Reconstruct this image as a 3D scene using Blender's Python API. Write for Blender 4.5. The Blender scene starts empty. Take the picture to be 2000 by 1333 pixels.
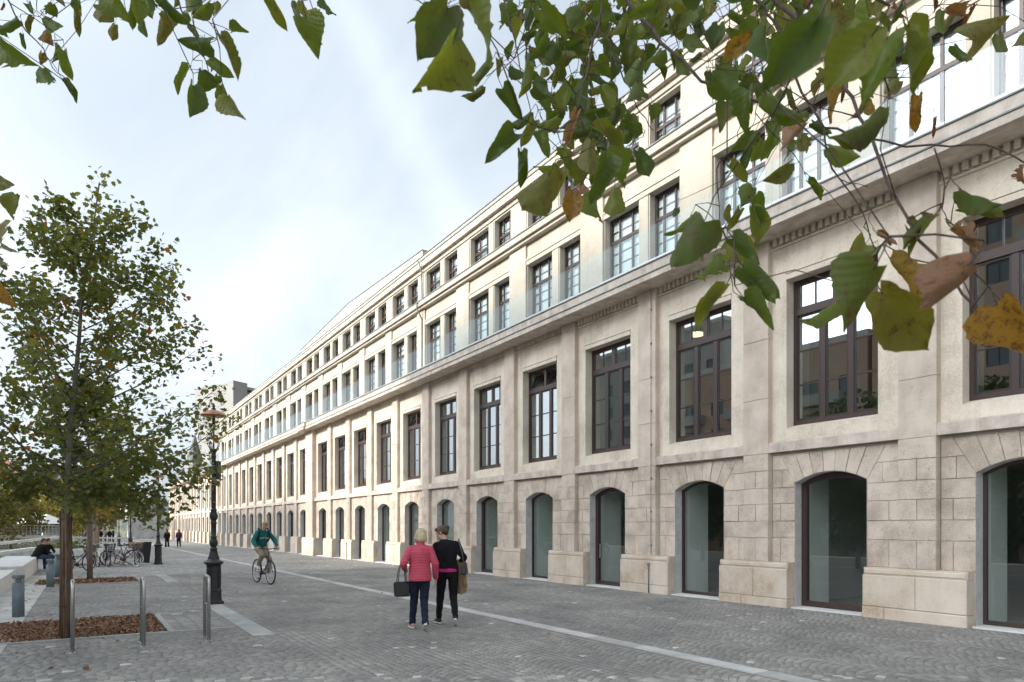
import bpy, math, random
import numpy as np
from mathutils import Vector, Matrix, Euler
R = math.radians
rnd = random.Random(7)
SC = bpy.context.scene
COL = SC.collection

# ------------------------------------------------------------------ camera
# World frame: X runs along the facade away from the camera, Y points out from the facade to the river, Z up.
CAM = Vector((0.0, 12.16, 1.62))
FPX, CX, HY = 1333.0, 1000.0, 1027.0
FW = Vector((0.84718, -0.53131, 0.0)); RT = Vector((-0.53131, -0.84718, 0.0))
cd = bpy.data.cameras.new('camera'); cam = bpy.data.objects.new('camera', cd); COL.objects.link(cam)
cam.location = CAM; cam.rotation_euler = (R(90), 0, math.atan2(-FW.x, FW.y))
cd.sensor_width = 36; cd.lens = 36 * FPX / 2000; cd.shift_y = (HY - 666.5) / 2000
cd.clip_start = 0.05; cd.clip_end = 6000
cd.dof.use_dof = True; cd.dof.focus_distance = 14; cd.dof.aperture_fstop = 11
SC.camera = cam

# ------------------------------------------------------------------ light
SUN_EL, SUN_AZ = 24.0, 8.0                   # azimuth from +Y (out of the facade) towards +X
sd = Vector((math.sin(R(SUN_AZ)) * math.cos(R(SUN_EL)), math.cos(R(SUN_AZ)) * math.cos(R(SUN_EL)), math.sin(R(SUN_EL))))
sl = bpy.data.lights.new('sun', 'SUN'); sl.energy = 2.3; sl.angle = R(2.5); sl.color = (1, .93, .82)
so = bpy.data.objects.new('sun', sl); COL.objects.link(so); so.rotation_euler = sd.to_track_quat('Z', 'Y').to_euler(); so.location = (0, 30, 40)
W = bpy.data.worlds.new('World'); SC.world = W; W.use_nodes = True
nt = W.node_tree; N = nt.nodes; LK = nt.links; N.clear()
wo = N.new('ShaderNodeOutputWorld'); bg = N.new('ShaderNodeBackground'); sky = N.new('ShaderNodeTexSky')
sky.sky_type = 'NISHITA'; sky.sun_disc = False; sky.sun_elevation = R(SUN_EL); sky.sun_rotation = R(SUN_AZ)
sky.air_density = 1.0; sky.dust_density = 6.0; sky.ozone_density = 1.0
SKY_STRENGTH = 0.12; VEIL_GAIN, VEIL_BASE = 1.25, 2.75
bg.inputs['Strength'].default_value = SKY_STRENGTH
tc = N.new('ShaderNodeTexCoord'); sx = N.new('ShaderNodeSeparateXYZ'); LK.new(tc.outputs['Generated'], sx.inputs[0])
# thin high cloud: project the view direction on a flat layer so that streaks run as cirrus does
zz = N.new('ShaderNodeMath'); zz.operation = 'MAXIMUM'; LK.new(sx.outputs['Z'], zz.inputs[0]); zz.inputs[1].default_value = 0.0
za = N.new('ShaderNodeMath'); za.operation = 'ADD'; LK.new(zz.outputs[0], za.inputs[0]); za.inputs[1].default_value = 0.18
dx = N.new('ShaderNodeMath'); dx.operation = 'DIVIDE'; LK.new(sx.outputs['X'], dx.inputs[0]); LK.new(za.outputs[0], dx.inputs[1])
dy = N.new('ShaderNodeMath'); dy.operation = 'DIVIDE'; LK.new(sx.outputs['Y'], dy.inputs[0]); LK.new(za.outputs[0], dy.inputs[1])
cb = N.new('ShaderNodeCombineXYZ'); LK.new(dx.outputs[0], cb.inputs[0]); LK.new(dy.outputs[0], cb.inputs[1])
mp = N.new('ShaderNodeMapping'); mp.inputs['Rotation'].default_value = (0, 0, R(24)); mp.inputs['Scale'].default_value = (0.55, 1.5, 1)
LK.new(cb.outputs[0], mp.inputs[0])
cn = N.new('ShaderNodeTexNoise'); cn.inputs['Scale'].default_value = 1.25; cn.inputs['Detail'].default_value = 7; cn.inputs['Roughness'].default_value = .55; cn.inputs['Distortion'].default_value = .5
LK.new(mp.outputs[0], cn.inputs['Vector'])
cr = N.new('ShaderNodeMapRange'); cr.inputs['From Min'].default_value = .32; cr.inputs['From Max'].default_value = .68
cr.inputs['To Min'].default_value = .62; cr.inputs['To Max'].default_value = 1.0; LK.new(cn.outputs['Fac'], cr.inputs['Value'])
mx = N.new('ShaderNodeMix'); mx.data_type = 'RGBA'; LK.new(cr.outputs[0], mx.inputs['Factor'])
LK.new(sky.outputs[0], mx.inputs['A'])
# the veil is lit by the same sun, so it is brighter where the clear sky is
bw = N.new('ShaderNodeRGBToBW'); LK.new(sky.outputs[0], bw.inputs[0])
ml = N.new('ShaderNodeMath'); ml.operation = 'MULTIPLY_ADD'; LK.new(bw.outputs[0], ml.inputs[0]); ml.inputs[1].default_value = VEIL_GAIN; ml.inputs[2].default_value = VEIL_BASE
vs = N.new('ShaderNodeMix'); vs.data_type = 'RGBA'; vs.blend_type = 'MULTIPLY'; vs.inputs['Factor'].default_value = 1; LK.new(ml.outputs[0], vs.inputs['A']); vs.inputs['B'].default_value = (.90, 1.0, 1.10, 1)
LK.new(vs.outputs['Result'], mx.inputs['B'])
# one spread-out old contrail crossing the sky on a great circle
def sdir(u, v): return (FW + RT * ((u - CX) / FPX) + Vector((0, 0, (HY - v) / FPX))).normalized()
cnr = sdir(700, 60).cross(sdir(890, 430)).normalized()
dt_ = N.new('ShaderNodeVectorMath'); dt_.operation = 'DOT_PRODUCT'; LK.new(tc.outputs['Generated'], dt_.inputs[0]); dt_.inputs[1].default_value = cnr
wv = N.new('ShaderNodeTexNoise'); wv.inputs['Scale'].default_value = 6; wv.inputs['Detail'].default_value = 6; LK.new(tc.outputs['Generated'], wv.inputs['Vector'])
wa = N.new('ShaderNodeMath'); wa.operation = 'MULTIPLY_ADD'; LK.new(wv.outputs['Fac'], wa.inputs[0]); wa.inputs[1].default_value = .05; LK.new(dt_.outputs['Value'], wa.inputs[2])
wc = N.new('ShaderNodeMath'); wc.operation = 'SUBTRACT'; LK.new(wa.outputs[0], wc.inputs[0]); wc.inputs[1].default_value = .025
wd_ = N.new('ShaderNodeMath'); wd_.operation = 'ABSOLUTE'; LK.new(wc.outputs[0], wd_.inputs[0])
wm_ = N.new('ShaderNodeMapRange'); wm_.interpolation_type = 'SMOOTHSTEP'; wm_.inputs['From Min'].default_value = .0; wm_.inputs['From Max'].default_value = .045; wm_.inputs['To Min'].default_value = 1.13; wm_.inputs['To Max'].default_value = 1.0; LK.new(wd_.outputs[0], wm_.inputs['Value'])
wx = N.new('ShaderNodeMix'); wx.data_type = 'RGBA'; wx.blend_type = 'MULTIPLY'; wx.inputs['Factor'].default_value = 1; LK.new(mx.outputs['Result'], wx.inputs['A']); LK.new(wm_.outputs[0], wx.inputs['B'])
LK.new(wx.outputs['Result'], bg.inputs['Color']); LK.new(bg.outputs[0], wo.inputs[0])
SC.view_settings.view_transform = 'Standard'; SC.view_settings.look = 'None'
SC.view_settings.gamma = 1; SC.view_settings.use_curve_mapping = False
SC.view_settings.exposure = 0.90
SC.cycles.max_bounces = 8; SC.cycles.diffuse_bounces = 4; SC.cycles.transparent_max_bounces = 16
SC.cycles.use_denoising = True
SC.cycles.sample_clamp_indirect = 8

# ------------------------------------------------------------------ helpers
SLOPE = 0.0055
def gz(x, y=0): return -SLOPE * x
def ray(u, v): return FW + RT * ((u - CX) / FPX) + Vector((0, 0, (HY - v) / FPX))
def at(u, v, depth): return CAM + ray(u, v) * depth
def gp(u, depth):
    p = CAM + ray(u, HY) * depth; return Vector((p.x, p.y, gz(p.x)))

def tag(o, label=None, cat=None, group=None, kind=None):
    if label: o['label'] = label
    if cat: o['category'] = cat
    if group: o['group'] = group
    if kind: o['kind'] = kind
    return o
def thing(name, label, cat, loc=(0, 0, 0), rz=0.0, group=None):
    o = bpy.data.objects.new(name, None); COL.objects.link(o); o.location = loc; o.rotation_euler = (0, 0, rz)
    o.empty_display_size = .2
    return tag(o, label, cat, group)
def inst(name, me, parent=None, loc=(0, 0, 0), rot=(0, 0, 0), sc=(1, 1, 1)):
    o = bpy.data.objects.new(name, me); COL.objects.link(o); o.location = loc; o.rotation_euler = rot; o.scale = sc
    if parent: o.parent = parent
    return o
def copy_tree(o, parent=None):
    c = o.copy(); COL.objects.link(c)
    if parent: c.parent = parent
    for ch in list(o.children): copy_tree(ch, c)
    return c

class MB:
    def __init__(s): s.v = []; s.f = []; s.m = []; s.sm = []; s.tint = []
    def add(s, vs, fs, m=0, smooth=False, tint=0.0):
        b = len(s.v); s.v.extend([tuple(p) for p in vs])
        for f in fs: s.f.append(tuple(i + b for i in f)); s.m.append(m); s.sm.append(smooth); s.tint.append(tint)
        return s
    def box(s, x0, x1, y0, y1, z0, z1, m=0, skip=''):
        vs = [(x0, y0, z0), (x1, y0, z0), (x1, y1, z0), (x0, y1, z0), (x0, y0, z1), (x1, y0, z1), (x1, y1, z1), (x0, y1, z1)]
        fs = [('b', (0, 3, 2, 1)), ('t', (4, 5, 6, 7)), ('-y', (0, 1, 5, 4)), ('+x', (1, 2, 6, 5)), ('+y', (2, 3, 7, 6)), ('-x', (3, 0, 4, 7))]
        return s.add(vs, [f for k, f in fs if k not in skip.split()], m)
    def cbox(s, c, h, m=0, M=None):
        vs = [Vector((sx * h[0], sy * h[1], sz * h[2])) for sz in (-1, 1) for sx, sy in ((-1, -1), (1, -1), (1, 1), (-1, 1))]
        if M: vs = [M @ v for v in vs]
        vs = [v + Vector(c) for v in vs]
        return s.add(vs, [(0, 3, 2, 1), (4, 5, 6, 7), (0, 1, 5, 4), (1, 2, 6, 5), (2, 3, 7, 6), (3, 0, 4, 7)], m)
    def chbox(s, x0, x1, y0, y1, z0, z1, c, m=0):      # front (+y) edges chamfered
        vs = [(x0, y0, z0), (x1, y0, z0), (x1, y0, z1), (x0, y0, z1), (x0, y1 - c, z0), (x1, y1 - c, z0), (x1, y1 - c, z1), (x0, y1 - c, z1),
              (x0 + c, y1, z0 + c), (x1 - c, y1, z0 + c), (x1 - c, y1, z1 - c), (x0 + c, y1, z1 - c)]
        fs = [(0, 1, 2, 3), (1, 0, 4, 5), (2, 1, 5, 6), (3, 2, 6, 7), (0, 3, 7, 4), (5, 4, 8, 9), (6, 5, 9, 10), (7, 6, 10, 11), (4, 7, 11, 8), (9, 8, 11, 10)]
        return s.add(vs, fs, m)
    def tube(s, pts, rad, seg=8, m=0, smooth=True, caps=True, tint=0.0):
        pts = [Vector(p) for p in pts]; n = len(pts)
        if not hasattr(rad, '__len__'): rad = [rad] * n
        vs = []; up = None
        for i, p in enumerate(pts):
            d = (pts[min(i + 1, n - 1)] - pts[max(i - 1, 0)])
            if d.length < 1e-9: d = Vector((0, 0, 1))
            d.normalize()
            if up is None:
                up = d.orthogonal().normalized()
            else:
                up = (up - d * up.dot(d))
                up = up.normalized() if up.length > 1e-6 else d.orthogonal().normalized()
            e = d.cross(up)
            for k in range(seg):
                a = 2 * math.pi * k / seg; vs.append(p + (up * math.cos(a) + e * math.sin(a)) * rad[i])
        fs = [(i * seg + k, i * seg + (k + 1) % seg, (i + 1) * seg + (k + 1) % seg, (i + 1) * seg + k) for i in range(n - 1) for k in range(seg)]
        if caps: fs += [tuple(range(seg - 1, -1, -1)), tuple((n - 1) * seg + k for k in range(seg))]
        return s.add(vs, fs, m, smooth, tint)
    def lathe(s, prof, seg=16, c=(0, 0, 0), m=0, smooth=True, caps=True, flute=0):
        vs = []
        for r, z in prof:
            for k in range(seg):
                a = 2 * math.pi * (k + .5) / seg; rr = r * (1 - (flute if k % 2 else 0)); vs.append((c[0] + rr * math.cos(a), c[1] + rr * math.sin(a), c[2] + z))
        n = len(prof)
        fs = [(i * seg + k, i * seg + (k + 1) % seg, (i + 1) * seg + (k + 1) % seg, (i + 1) * seg + k) for i in range(n - 1) for k in range(seg)]
        if caps: fs += [tuple(range(seg - 1, -1, -1)), tuple((n - 1) * seg + k for k in range(seg))]
        return s.add(vs, fs, m, smooth)
    def ell(s, c, r, seg=10, rings=7, m=0, M=None):
        vs = []
        for i in range(rings + 1):
            ph = math.pi * i / rings - math.pi / 2
            for k in range(seg):
                a = 2 * math.pi * k / seg
                v = Vector((r[0] * math.cos(ph) * math.cos(a), r[1] * math.cos(ph) * math.sin(a), r[2] * math.sin(ph)))
                if M: v = M @ v
                vs.append(v + Vector(c))
        fs = [(i * seg + k, i * seg + (k + 1) % seg, (i + 1) * seg + (k + 1) % seg, (i + 1) * seg + k) for i in range(rings) for k in range(seg)]
        return s.add(vs, fs, m, True)
    def torus(s, c, Rr, r, ax='x', seg=28, rs=6, m=0, sq=1.0):
        vs = []
        for i in range(seg):
            a = 2 * math.pi * i / seg
            for k in range(rs):
                b = 2 * math.pi * k / rs; q = Rr + r * sq * math.cos(b); h = r * math.sin(b)
                p = (h, q * math.cos(a), q * math.sin(a)) if ax == 'x' else (q * math.cos(a), q * math.sin(a), h)
                vs.append((c[0] + p[0], c[1] + p[1], c[2] + p[2]))
        fs = [(i * rs + k, ((i + 1) % seg) * rs + k, ((i + 1) % seg) * rs + (k + 1) % rs, i * rs + (k + 1) % rs) for i in range(seg) for k in range(rs)]
        return s.add(vs, fs, m, True)
    def mesh(s, name, mats):
        me = bpy.data.meshes.new(name); me.from_pydata(s.v, [], s.f)
        mats = mats if isinstance(mats, (list, tuple)) else [mats]
        for q in mats: me.materials.append(q)
        if len(s.f):
            me.polygons.foreach_set('material_index', s.m); me.polygons.foreach_set('use_smooth', s.sm)
            if any(s.tint):
                a = me.attributes.new('tint', 'FLOAT', 'FACE'); a.data.foreach_set('value', s.tint)
        me.update(); return me
    def build(s, name, mats, parent=None, loc=(0, 0, 0), rz=0.0):
        return inst(name, s.mesh(name, mats), parent, loc, (0, 0, rz))

# ------------------------------------------------------------------ materials
def new_mat(name):
    m = bpy.data.materials.new(name); m.use_nodes = True; t = m.node_tree
    return m, t, t.nodes, t.links, t.nodes['Principled BSDF']
def simple(name, col, rough=.6, metal=0.0, spec=.5, emit=None):
    m, t, n, l, b = new_mat(name); b.inputs['Base Color'].default_value = (*col, 1); b.inputs['Roughness'].default_value = rough
    b.inputs['Metallic'].default_value = metal; b.inputs['Specular IOR Level'].default_value = spec
    if emit: b.inputs['Emission Color'].default_value = (*emit[:3], 1); b.inputs['Emission Strength'].default_value = emit[3]
    return m
def ramp(n, stops):
    r = n.new('ShaderNodeValToRGB'); e = r.color_ramp.elements
    while len(e) < len(stops): e.new(.5)
    for q, (p, c) in zip(e, stops): q.position = p; q.color = (*c, 1)
    return r
def noisy(name, stops, scale=4.0, rough=.85, fine=60.0, bump=.3, bdist=.01, stretch=(1, 1, 1), detail=6, objrand=0.0, pits=0.0, spec=.3, streak=0.0, pos='world', lo=.3, hi=.7, metal=0.0, fwt=.45):
    """Colour from two octaves of world-space noise, with fine relief; objrand varies it per object."""
    m, t, n, l, b = new_mat(name)
    if pos == 'world':
        g = n.new('ShaderNodeNewGeometry'); P = g.outputs['Position']
    else:
        g = n.new('ShaderNodeTexCoord'); P = g.outputs['Object']
    mp = n.new('ShaderNodeMapping'); mp.inputs['Scale'].default_value = stretch; l.new(P, mp.inputs[0])
    a = n.new('ShaderNodeTexNoise'); a.inputs['Scale'].default_value = scale; a.inputs['Detail'].default_value = detail; a.inputs['Roughness'].default_value = .62
    l.new(mp.outputs[0], a.inputs['Vector'])
    f = n.new('ShaderNodeTexNoise'); f.inputs['Scale'].default_value = fine; f.inputs['Detail'].default_value = 3; l.new(mp.outputs[0], f.inputs['Vector'])
    q = n.new('ShaderNodeMath'); q.operation = 'MULTIPLY_ADD'; l.new(f.outputs['Fac'], q.inputs[0]); q.inputs[1].default_value = fwt
    l.new(a.outputs['Fac'], q.inputs[2])
    cur = q.outputs[0]
    if objrand:
        oi = n.new('ShaderNodeObjectInfo'); k = n.new('ShaderNodeMath'); k.operation = 'MULTIPLY_ADD'; l.new(oi.outputs['Random'], k.inputs[0]); k.inputs[1].default_value = objrand; l.new(cur, k.inputs[2]); cur = k.outputs[0]
        s2 = n.new('ShaderNodeMath'); s2.operation = 'SUBTRACT'; l.new(cur, s2.inputs[0]); s2.inputs[1].default_value = objrand / 2; cur = s2.outputs[0]
    if streak:
        m2 = n.new('ShaderNodeMapping'); m2.inputs['Scale'].default_value = (3.2, 3.2, .22); l.new(P, m2.inputs[0])
        k = n.new('ShaderNodeTexNoise'); k.inputs['Scale'].default_value = 2.0; k.inputs['Detail'].default_value = 5; l.new(m2.outputs[0], k.inputs['Vector'])
        s3 = n.new('ShaderNodeMath'); s3.operation = 'MULTIPLY_ADD'; l.new(k.outputs['Fac'], s3.inputs[0]); s3.inputs[1].default_value = streak; l.new(cur, s3.inputs[2]); cur = s3.outputs[0]
        s4 = n.new('ShaderNodeMath'); s4.operation = 'SUBTRACT'; l.new(cur, s4.inputs[0]); s4.inputs[1].default_value = streak / 2; cur = s4.outputs[0]
    mr = n.new('ShaderNodeMapRange'); mr.inputs['From Min'].default_value = lo + fwt / 2; mr.inputs['From Max'].default_value = hi + fwt / 2; l.new(cur, mr.inputs['Value'])
    r = ramp(n, stops); l.new(mr.outputs[0], r.inputs[0])
    colo = r.outputs[0]
    h = f.outputs['Fac']
    if pits:
        vo = n.new('ShaderNodeTexVoronoi'); vo.inputs['Scale'].default_value = 42; l.new(mp.outputs[0], vo.inputs['Vector'])
        n2 = n.new('ShaderNodeTexNoise'); n2.inputs['Scale'].default_value = 7; n2.inputs['Detail'].default_value = 4; l.new(P, n2.inputs['Vector'])
        th = n.new('ShaderNodeMapRange'); th.inputs['From Min'].default_value = .48; th.inputs['From Max'].default_value = .66; th.inputs['To Min'].default_value = .02; th.inputs['To Max'].default_value = .30
        l.new(n2.outputs['Fac'], th.inputs['Value'])
        lt = n.new('ShaderNodeMath'); lt.operation = 'LESS_THAN'; l.new(vo.outputs['Distance'], lt.inputs[0]); l.new(th.outputs[0], lt.inputs[1])
        mm = n.new('ShaderNodeMath'); mm.operation = 'MULTIPLY'; l.new(lt.outputs[0], mm.inputs[0]); mm.inputs[1].default_value = pits
        mx = n.new('ShaderNodeMix'); mx.data_type = 'RGBA'; l.new(mm.outputs[0], mx.inputs['Factor']); l.new(colo, mx.inputs['A']); mx.inputs['B'].default_value = (.10, .085, .065, 1); colo = mx.outputs['Result']
        sb = n.new('ShaderNodeMath'); sb.operation = 'SUBTRACT'; l.new(h, sb.inputs[0]); l.new(lt.outputs[0], sb.inputs[1]); h = sb.outputs[0]
    l.new(colo, b.inputs['Base Color']); b.inputs['Roughness'].default_value = rough; b.inputs['Specular IOR Level'].default_value = spec; b.inputs['Metallic'].default_value = metal
    if bump:
        bp = n.new('ShaderNodeBump'); bp.inputs['Strength'].default_value = bump; bp.inputs['Distance'].default_value = bdist; l.new(h, bp.inputs['Height']); l.new(bp.outputs[0], b.inputs['Normal'])
    return m
def glass(name, tint=(.72, .82, .77), base=.06, mul=1.25, rough=0.0):
    m, t, n, l, b = new_mat(name); n.remove(b); o = n['Material Output']
    tr = n.new('ShaderNodeBsdfTransparent'); tr.inputs[0].default_value = (*tint, 1)
    gl = n.new('ShaderNodeBsdfGlossy'); gl.inputs['Roughness'].default_value = rough; gl.inputs['Color'].default_value = (.95, .97, 1, 1)
    g = n.new('ShaderNodeNewGeometry'); dt = n.new('ShaderNodeVectorMath'); dt.operation = 'DOT_PRODUCT'; l.new(g.outputs['Normal'], dt.inputs[0]); l.new(g.outputs['Incoming'], dt.inputs[1])
    ab = n.new('ShaderNodeMath'); ab.operation = 'ABSOLUTE'; l.new(dt.outputs['Value'], ab.inputs[0])
    om = n.new('ShaderNodeMath'); om.operation = 'SUBTRACT'; om.inputs[0].default_value = 1; l.new(ab.outputs[0], om.inputs[1])
    pw_ = n.new('ShaderNodeMath'); pw_.operation = 'POWER'; l.new(om.outputs[0], pw_.inputs[0]); pw_.inputs[1].default_value = 5
    k = n.new('ShaderNodeMath'); k.operation = 'MULTIPLY_ADD'; k.use_clamp = True; l.new(pw_.outputs[0], k.inputs[0]); k.inputs[1].default_value = mul * (1 - base); k.inputs[2].default_value = base
    ms = n.new('ShaderNodeMixShader'); l.new(k.outputs[0], ms.inputs[0]); l.new(tr.outputs[0], ms.inputs[1]); l.new(gl.outputs[0], ms.inputs[2]); l.new(ms.outputs[0], o.inputs[0])
    return m
def leafy(name, stops, trans=.35, attr=True, rough=.5, spots=0.0):
    """Leaf blade: tint per face, some light passes through."""
    m, t, n, l, b = new_mat(name); o = n['Material Output']
    if attr:
        a = n.new('ShaderNodeAttribute'); a.attribute_name = 'tint'; src = a.outputs['Fac']
    else:
        oi = n.new('ShaderNodeObjectInfo'); src = oi.outputs['Random']
    r = ramp(n, stops); l.new(src, r.inputs[0]); colo = r.outputs[0]
    if spots:
        g = n.new('ShaderNodeNewGeometry'); no = n.new('ShaderNodeTexNoise'); no.inputs['Scale'].default_value = 60; no.inputs['Detail'].default_value = 5; no.inputs['Roughness'].default_value = .7; l.new(g.outputs['Position'], no.inputs['Vector'])
        nb = n.new('ShaderNodeTexNoise'); nb.inputs['Scale'].default_value = 420; nb.inputs['Detail'].default_value = 2; l.new(g.outputs['Position'], nb.inputs['Vector'])
        ad = n.new('ShaderNodeMath'); ad.operation = 'MULTIPLY_ADD'; l.new(nb.outputs['Fac'], ad.inputs[0]); ad.inputs[1].default_value = .5; l.new(no.outputs['Fac'], ad.inputs[2])
        mr = n.new('ShaderNodeMapRange'); mr.inputs['From Min'].default_value = .86 - spots * .2; mr.inputs['From Max'].default_value = 1.02 - spots * .2; l.new(ad.outputs[0], mr.inputs['Value'])
        r2 = ramp(n, [(0, (0, 0, 0)), (.45, (.5, .5, .5)), (1, (1, 1, 1))]); l.new(mr.outputs[0], r2.inputs[0])
        mx = n.new('ShaderNodeMix'); mx.data_type = 'RGBA'; l.new(r2.outputs[0], mx.inputs['Factor']); l.new(colo, mx.inputs['A']); mx.inputs['B'].default_value = (.085, .042, .018, 1); colo = mx.outputs['Result']
        # pale ribs running out from the midrib, in the leaf's own coordinates
        tco = n.new('ShaderNodeTexCoord'); sp = n.new('ShaderNodeSeparateXYZ'); l.new(tco.outputs['Object'], sp.inputs[0])
        ab = n.new('ShaderNodeMath'); ab.operation = 'ABSOLUTE'; l.new(sp.outputs['X'], ab.inputs[0])
        su = n.new('ShaderNodeMath'); su.operation = 'MULTIPLY_ADD'; l.new(ab.outputs[0], su.inputs[0]); su.inputs[1].default_value = -.75; l.new(sp.outputs['Y'], su.inputs[2])
        sn = n.new('ShaderNodeMath'); sn.operation = 'MULTIPLY'; l.new(su.outputs[0], sn.inputs[0]); sn.inputs[1].default_value = 44
        si = n.new('ShaderNodeMath'); si.operation = 'SINE'; l.new(sn.outputs[0], si.inputs[0])
        bp = n.new('ShaderNodeBump'); bp.inputs['Strength'].default_value = .12; bp.inputs['Distance'].default_value = .002; l.new(si.outputs[0], bp.inputs['Height']); l.new(bp.outputs[0], b.inputs['Normal'])
    l.new(colo, b.inputs['Base Color']); b.inputs['Roughness'].default_value = rough; b.inputs['Specular IOR Level'].default_value = .35
    tl = n.new('ShaderNodeBsdfTranslucent'); mul = n.new('ShaderNodeMix'); mul.data_type = 'RGBA'; mul.blend_type = 'MULTIPLY'; mul.inputs['Factor'].default_value = 1
    l.new(colo, mul.inputs['A']); mul.inputs['B'].default_value = (2.3, 2.1, .8, 1); l.new(mul.outputs['Result'], tl.inputs[0])
    ms = n.new('ShaderNodeMixShader'); ms.inputs[0].default_value = trans; l.new(b.outputs[0], ms.inputs[1]); l.new(tl.outputs[0], ms.inputs[2]); l.new(ms.outputs[0], o.inputs[0])
    return m

M = {}
M['ashlar'] = noisy('rough_ashlar', [(0, (0.412, 0.336, 0.272)), (.45, (0.569, 0.479, 0.393)), (1, (0.696, 0.595, 0.503))], scale=2.2, fine=75, bump=.9, bdist=.014, objrand=.16, pits=.7, streak=.2, fwt=.8)
M['pil'] = noisy('pilaster_stone', [(0, (0.454, 0.373, 0.306)), (.5, (0.576, 0.483, 0.401)), (1, (0.673, 0.575, 0.492))], scale=1.6, fine=90, bump=.6, bdist=.006, objrand=.10, pits=.4, streak=.24, fwt=.65)
M['mortar'] = noisy('mortar', [(0, (.40, .35, .285)), (1, (.52, .46, .385))], scale=5, bump=.4)
M['plaster'] = noisy('cream_plaster', [(0, (0.505, 0.437, 0.349)), (.5, (0.653, 0.572, 0.470)), (1, (0.739, 0.657, 0.551))], scale=1.1, fine=26, bump=.12, bdist=.004, streak=.35)
M['upper'] = noisy('pale_render', [(0, (0.423, 0.374, 0.304)), (.5, (0.496, 0.443, 0.367)), (1, (0.541, 0.487, 0.411))], scale=.8, fine=18, bump=.08, bdist=.004, streak=.3)
M['sill'] = noisy('weathered_concrete', [(0, (0.397, 0.335, 0.277)), (.5, (0.542, 0.468, 0.400)), (1, (0.661, 0.576, 0.497))], scale=3, fine=70, bump=.5, bdist=.005, streak=.5, pits=.2)
M['plinth'] = noisy('plinth_stone', [(0, (0.440, 0.326, 0.225)), (.35, (0.563, 0.467, 0.369)), (1, (0.697, 0.596, 0.500))], scale=1.5, fine=55, bump=.5, bdist=.006, objrand=.12, streak=.2, pits=.25)
M['reveal'] = noisy('cut_stone', [(0, (.42, .41, .39)), (1, (.58, .57, .55))], scale=6, fine=60, bump=.5, bdist=.006)
M['zinc'] = noisy('zinc_flashing', [(0, (.10, .11, .11)), (1, (.22, .25, .24))], scale=3, bump=.05, rough=.45, spec=.5)
M['frame'] = simple('brown_frame', (.052, .031, .027), .42)
M['bead'] = simple('dark_bead', (.02, .015, .015), .5)
M['glass'] = glass('window_glass', (.80, .86, .82), .30, .9)
M['upper_glass'] = glass('attic_glass', (.86, .90, .89), .09, .9)
M['door_glass'] = glass('door_glass', (.86, .93, .89), .16, 1.0)
M['rail_glass'] = glass('balustrade_glass', (.93, .97, .97), .035, .5)
M['blind'] = simple('white_blind', (.80, .79, .80), .6)
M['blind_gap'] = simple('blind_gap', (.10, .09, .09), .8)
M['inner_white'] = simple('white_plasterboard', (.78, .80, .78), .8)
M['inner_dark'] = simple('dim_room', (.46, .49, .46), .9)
M['inner_floor'] = simple('polished_floor', (.30, .30, .28), .4)
M['concrete'] = noisy('smooth_concrete', [(0, (.36, .35, .33)), (.5, (.45, .44, .42)), (1, (.54, .53, .51))], scale=1.4, fine=40, bump=.15, streak=.3)
M['white_conc'] = noisy('white_concrete', [(0, (.58, .57, .54)), (1, (.74, .73, .71))], scale=1.8, fine=50, bump=.12, streak=.3)
M['iron'] = noisy('black_cast_iron', [(0, (.012, .012, .013)), (1, (.035, .035, .036))], scale=14, fine=90, bump=.25, bdist=.003, rough=.42, spec=.5)
M['copper'] = simple('copper_hood', (.52, .24, .15), .38, .75)
M['lamp_glass'] = glass('lantern_glass', (.95, .95, .93), .04, 1.0)
M['steel'] = noisy('brushed_steel', [(0, (.42, .42, .41)), (1, (.56, .56, .55))], scale=30, fine=200, stretch=(1, 1, .1), bump=.06, bdist=.002, rough=.36, metal=1.0)
M['bollard'] = noisy('grey_paint', [(0, (.13, .17, .20)), (1, (.19, .23, .26))], scale=6, bump=.05, rough=.45)
M['bark'] = noisy('tree_bark', [(0, (0.069, 0.060, 0.048)), (.5, (0.150, 0.138, 0.108)), (1, (0.250, 0.231, 0.186))], scale=9, stretch=(1, 1, .25), fine=70, bump=.8, bdist=.01)
M['twig'] = noisy('twig_bark', [(0, (.045, .03, .024)), (1, (.12, .085, .07))], scale=30, fine=160, bump=.4, bdist=.002)
M['reed'] = noisy('reed_wrap', [(0, (0.071, 0.044, 0.029)), (.5, (0.162, 0.103, 0.070)), (1, (0.266, 0.194, 0.138))], scale=40, fine=160, stretch=(1, 1, .05), bump=.4, bdist=.003, objrand=.35)
M['reed_pale'] = noisy('weathered_reed_wrap', [(0, (.14, .10, .075)), (.5, (.23, .175, .14)), (1, (.33, .27, .22))], scale=40, fine=160, stretch=(1, 1, .05), bump=.4, bdist=.003, objrand=.35)
# ------------------------------------------------------------------ the long stone building
def holes_wall(mb, x0, x1, z0, z1, holes, y, depth, m=0, mr=1):
    """Wall sheet facing +Y with rectangular openings (x0,x1,z0,z1) and reveals."""
    xs = sorted({round(q, 4) for q in [x0, x1] + [h[0] for h in holes] + [h[1] for h in holes]})
    for a, b in zip(xs[:-1], xs[1:]):
        hs = sorted([(h[2], h[3]) for h in holes if h[0] <= a + 1e-4 and h[1] >= b - 1e-4])
        z = z0
        for h0, h1 in hs + [(z1, z1)]:
            if h0 > z + 1e-4: mb.add([(b, y, z), (a, y, z), (a, y, h0), (b, y, h0)], [(0, 1, 2, 3)], m)
            z = max(z, h1)
    for a, b, c, d in holes:
        q = y - depth
        mb.add([(a, y, c), (b, y, c), (b, y, d), (a, y, d), (a, q, c), (b, q, c), (b, q, d), (a, q, d)],
               [(0, 4, 5, 1), (1, 5, 6, 2), (2, 6, 7, 3), (3, 7, 4, 0)], mr)
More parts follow.
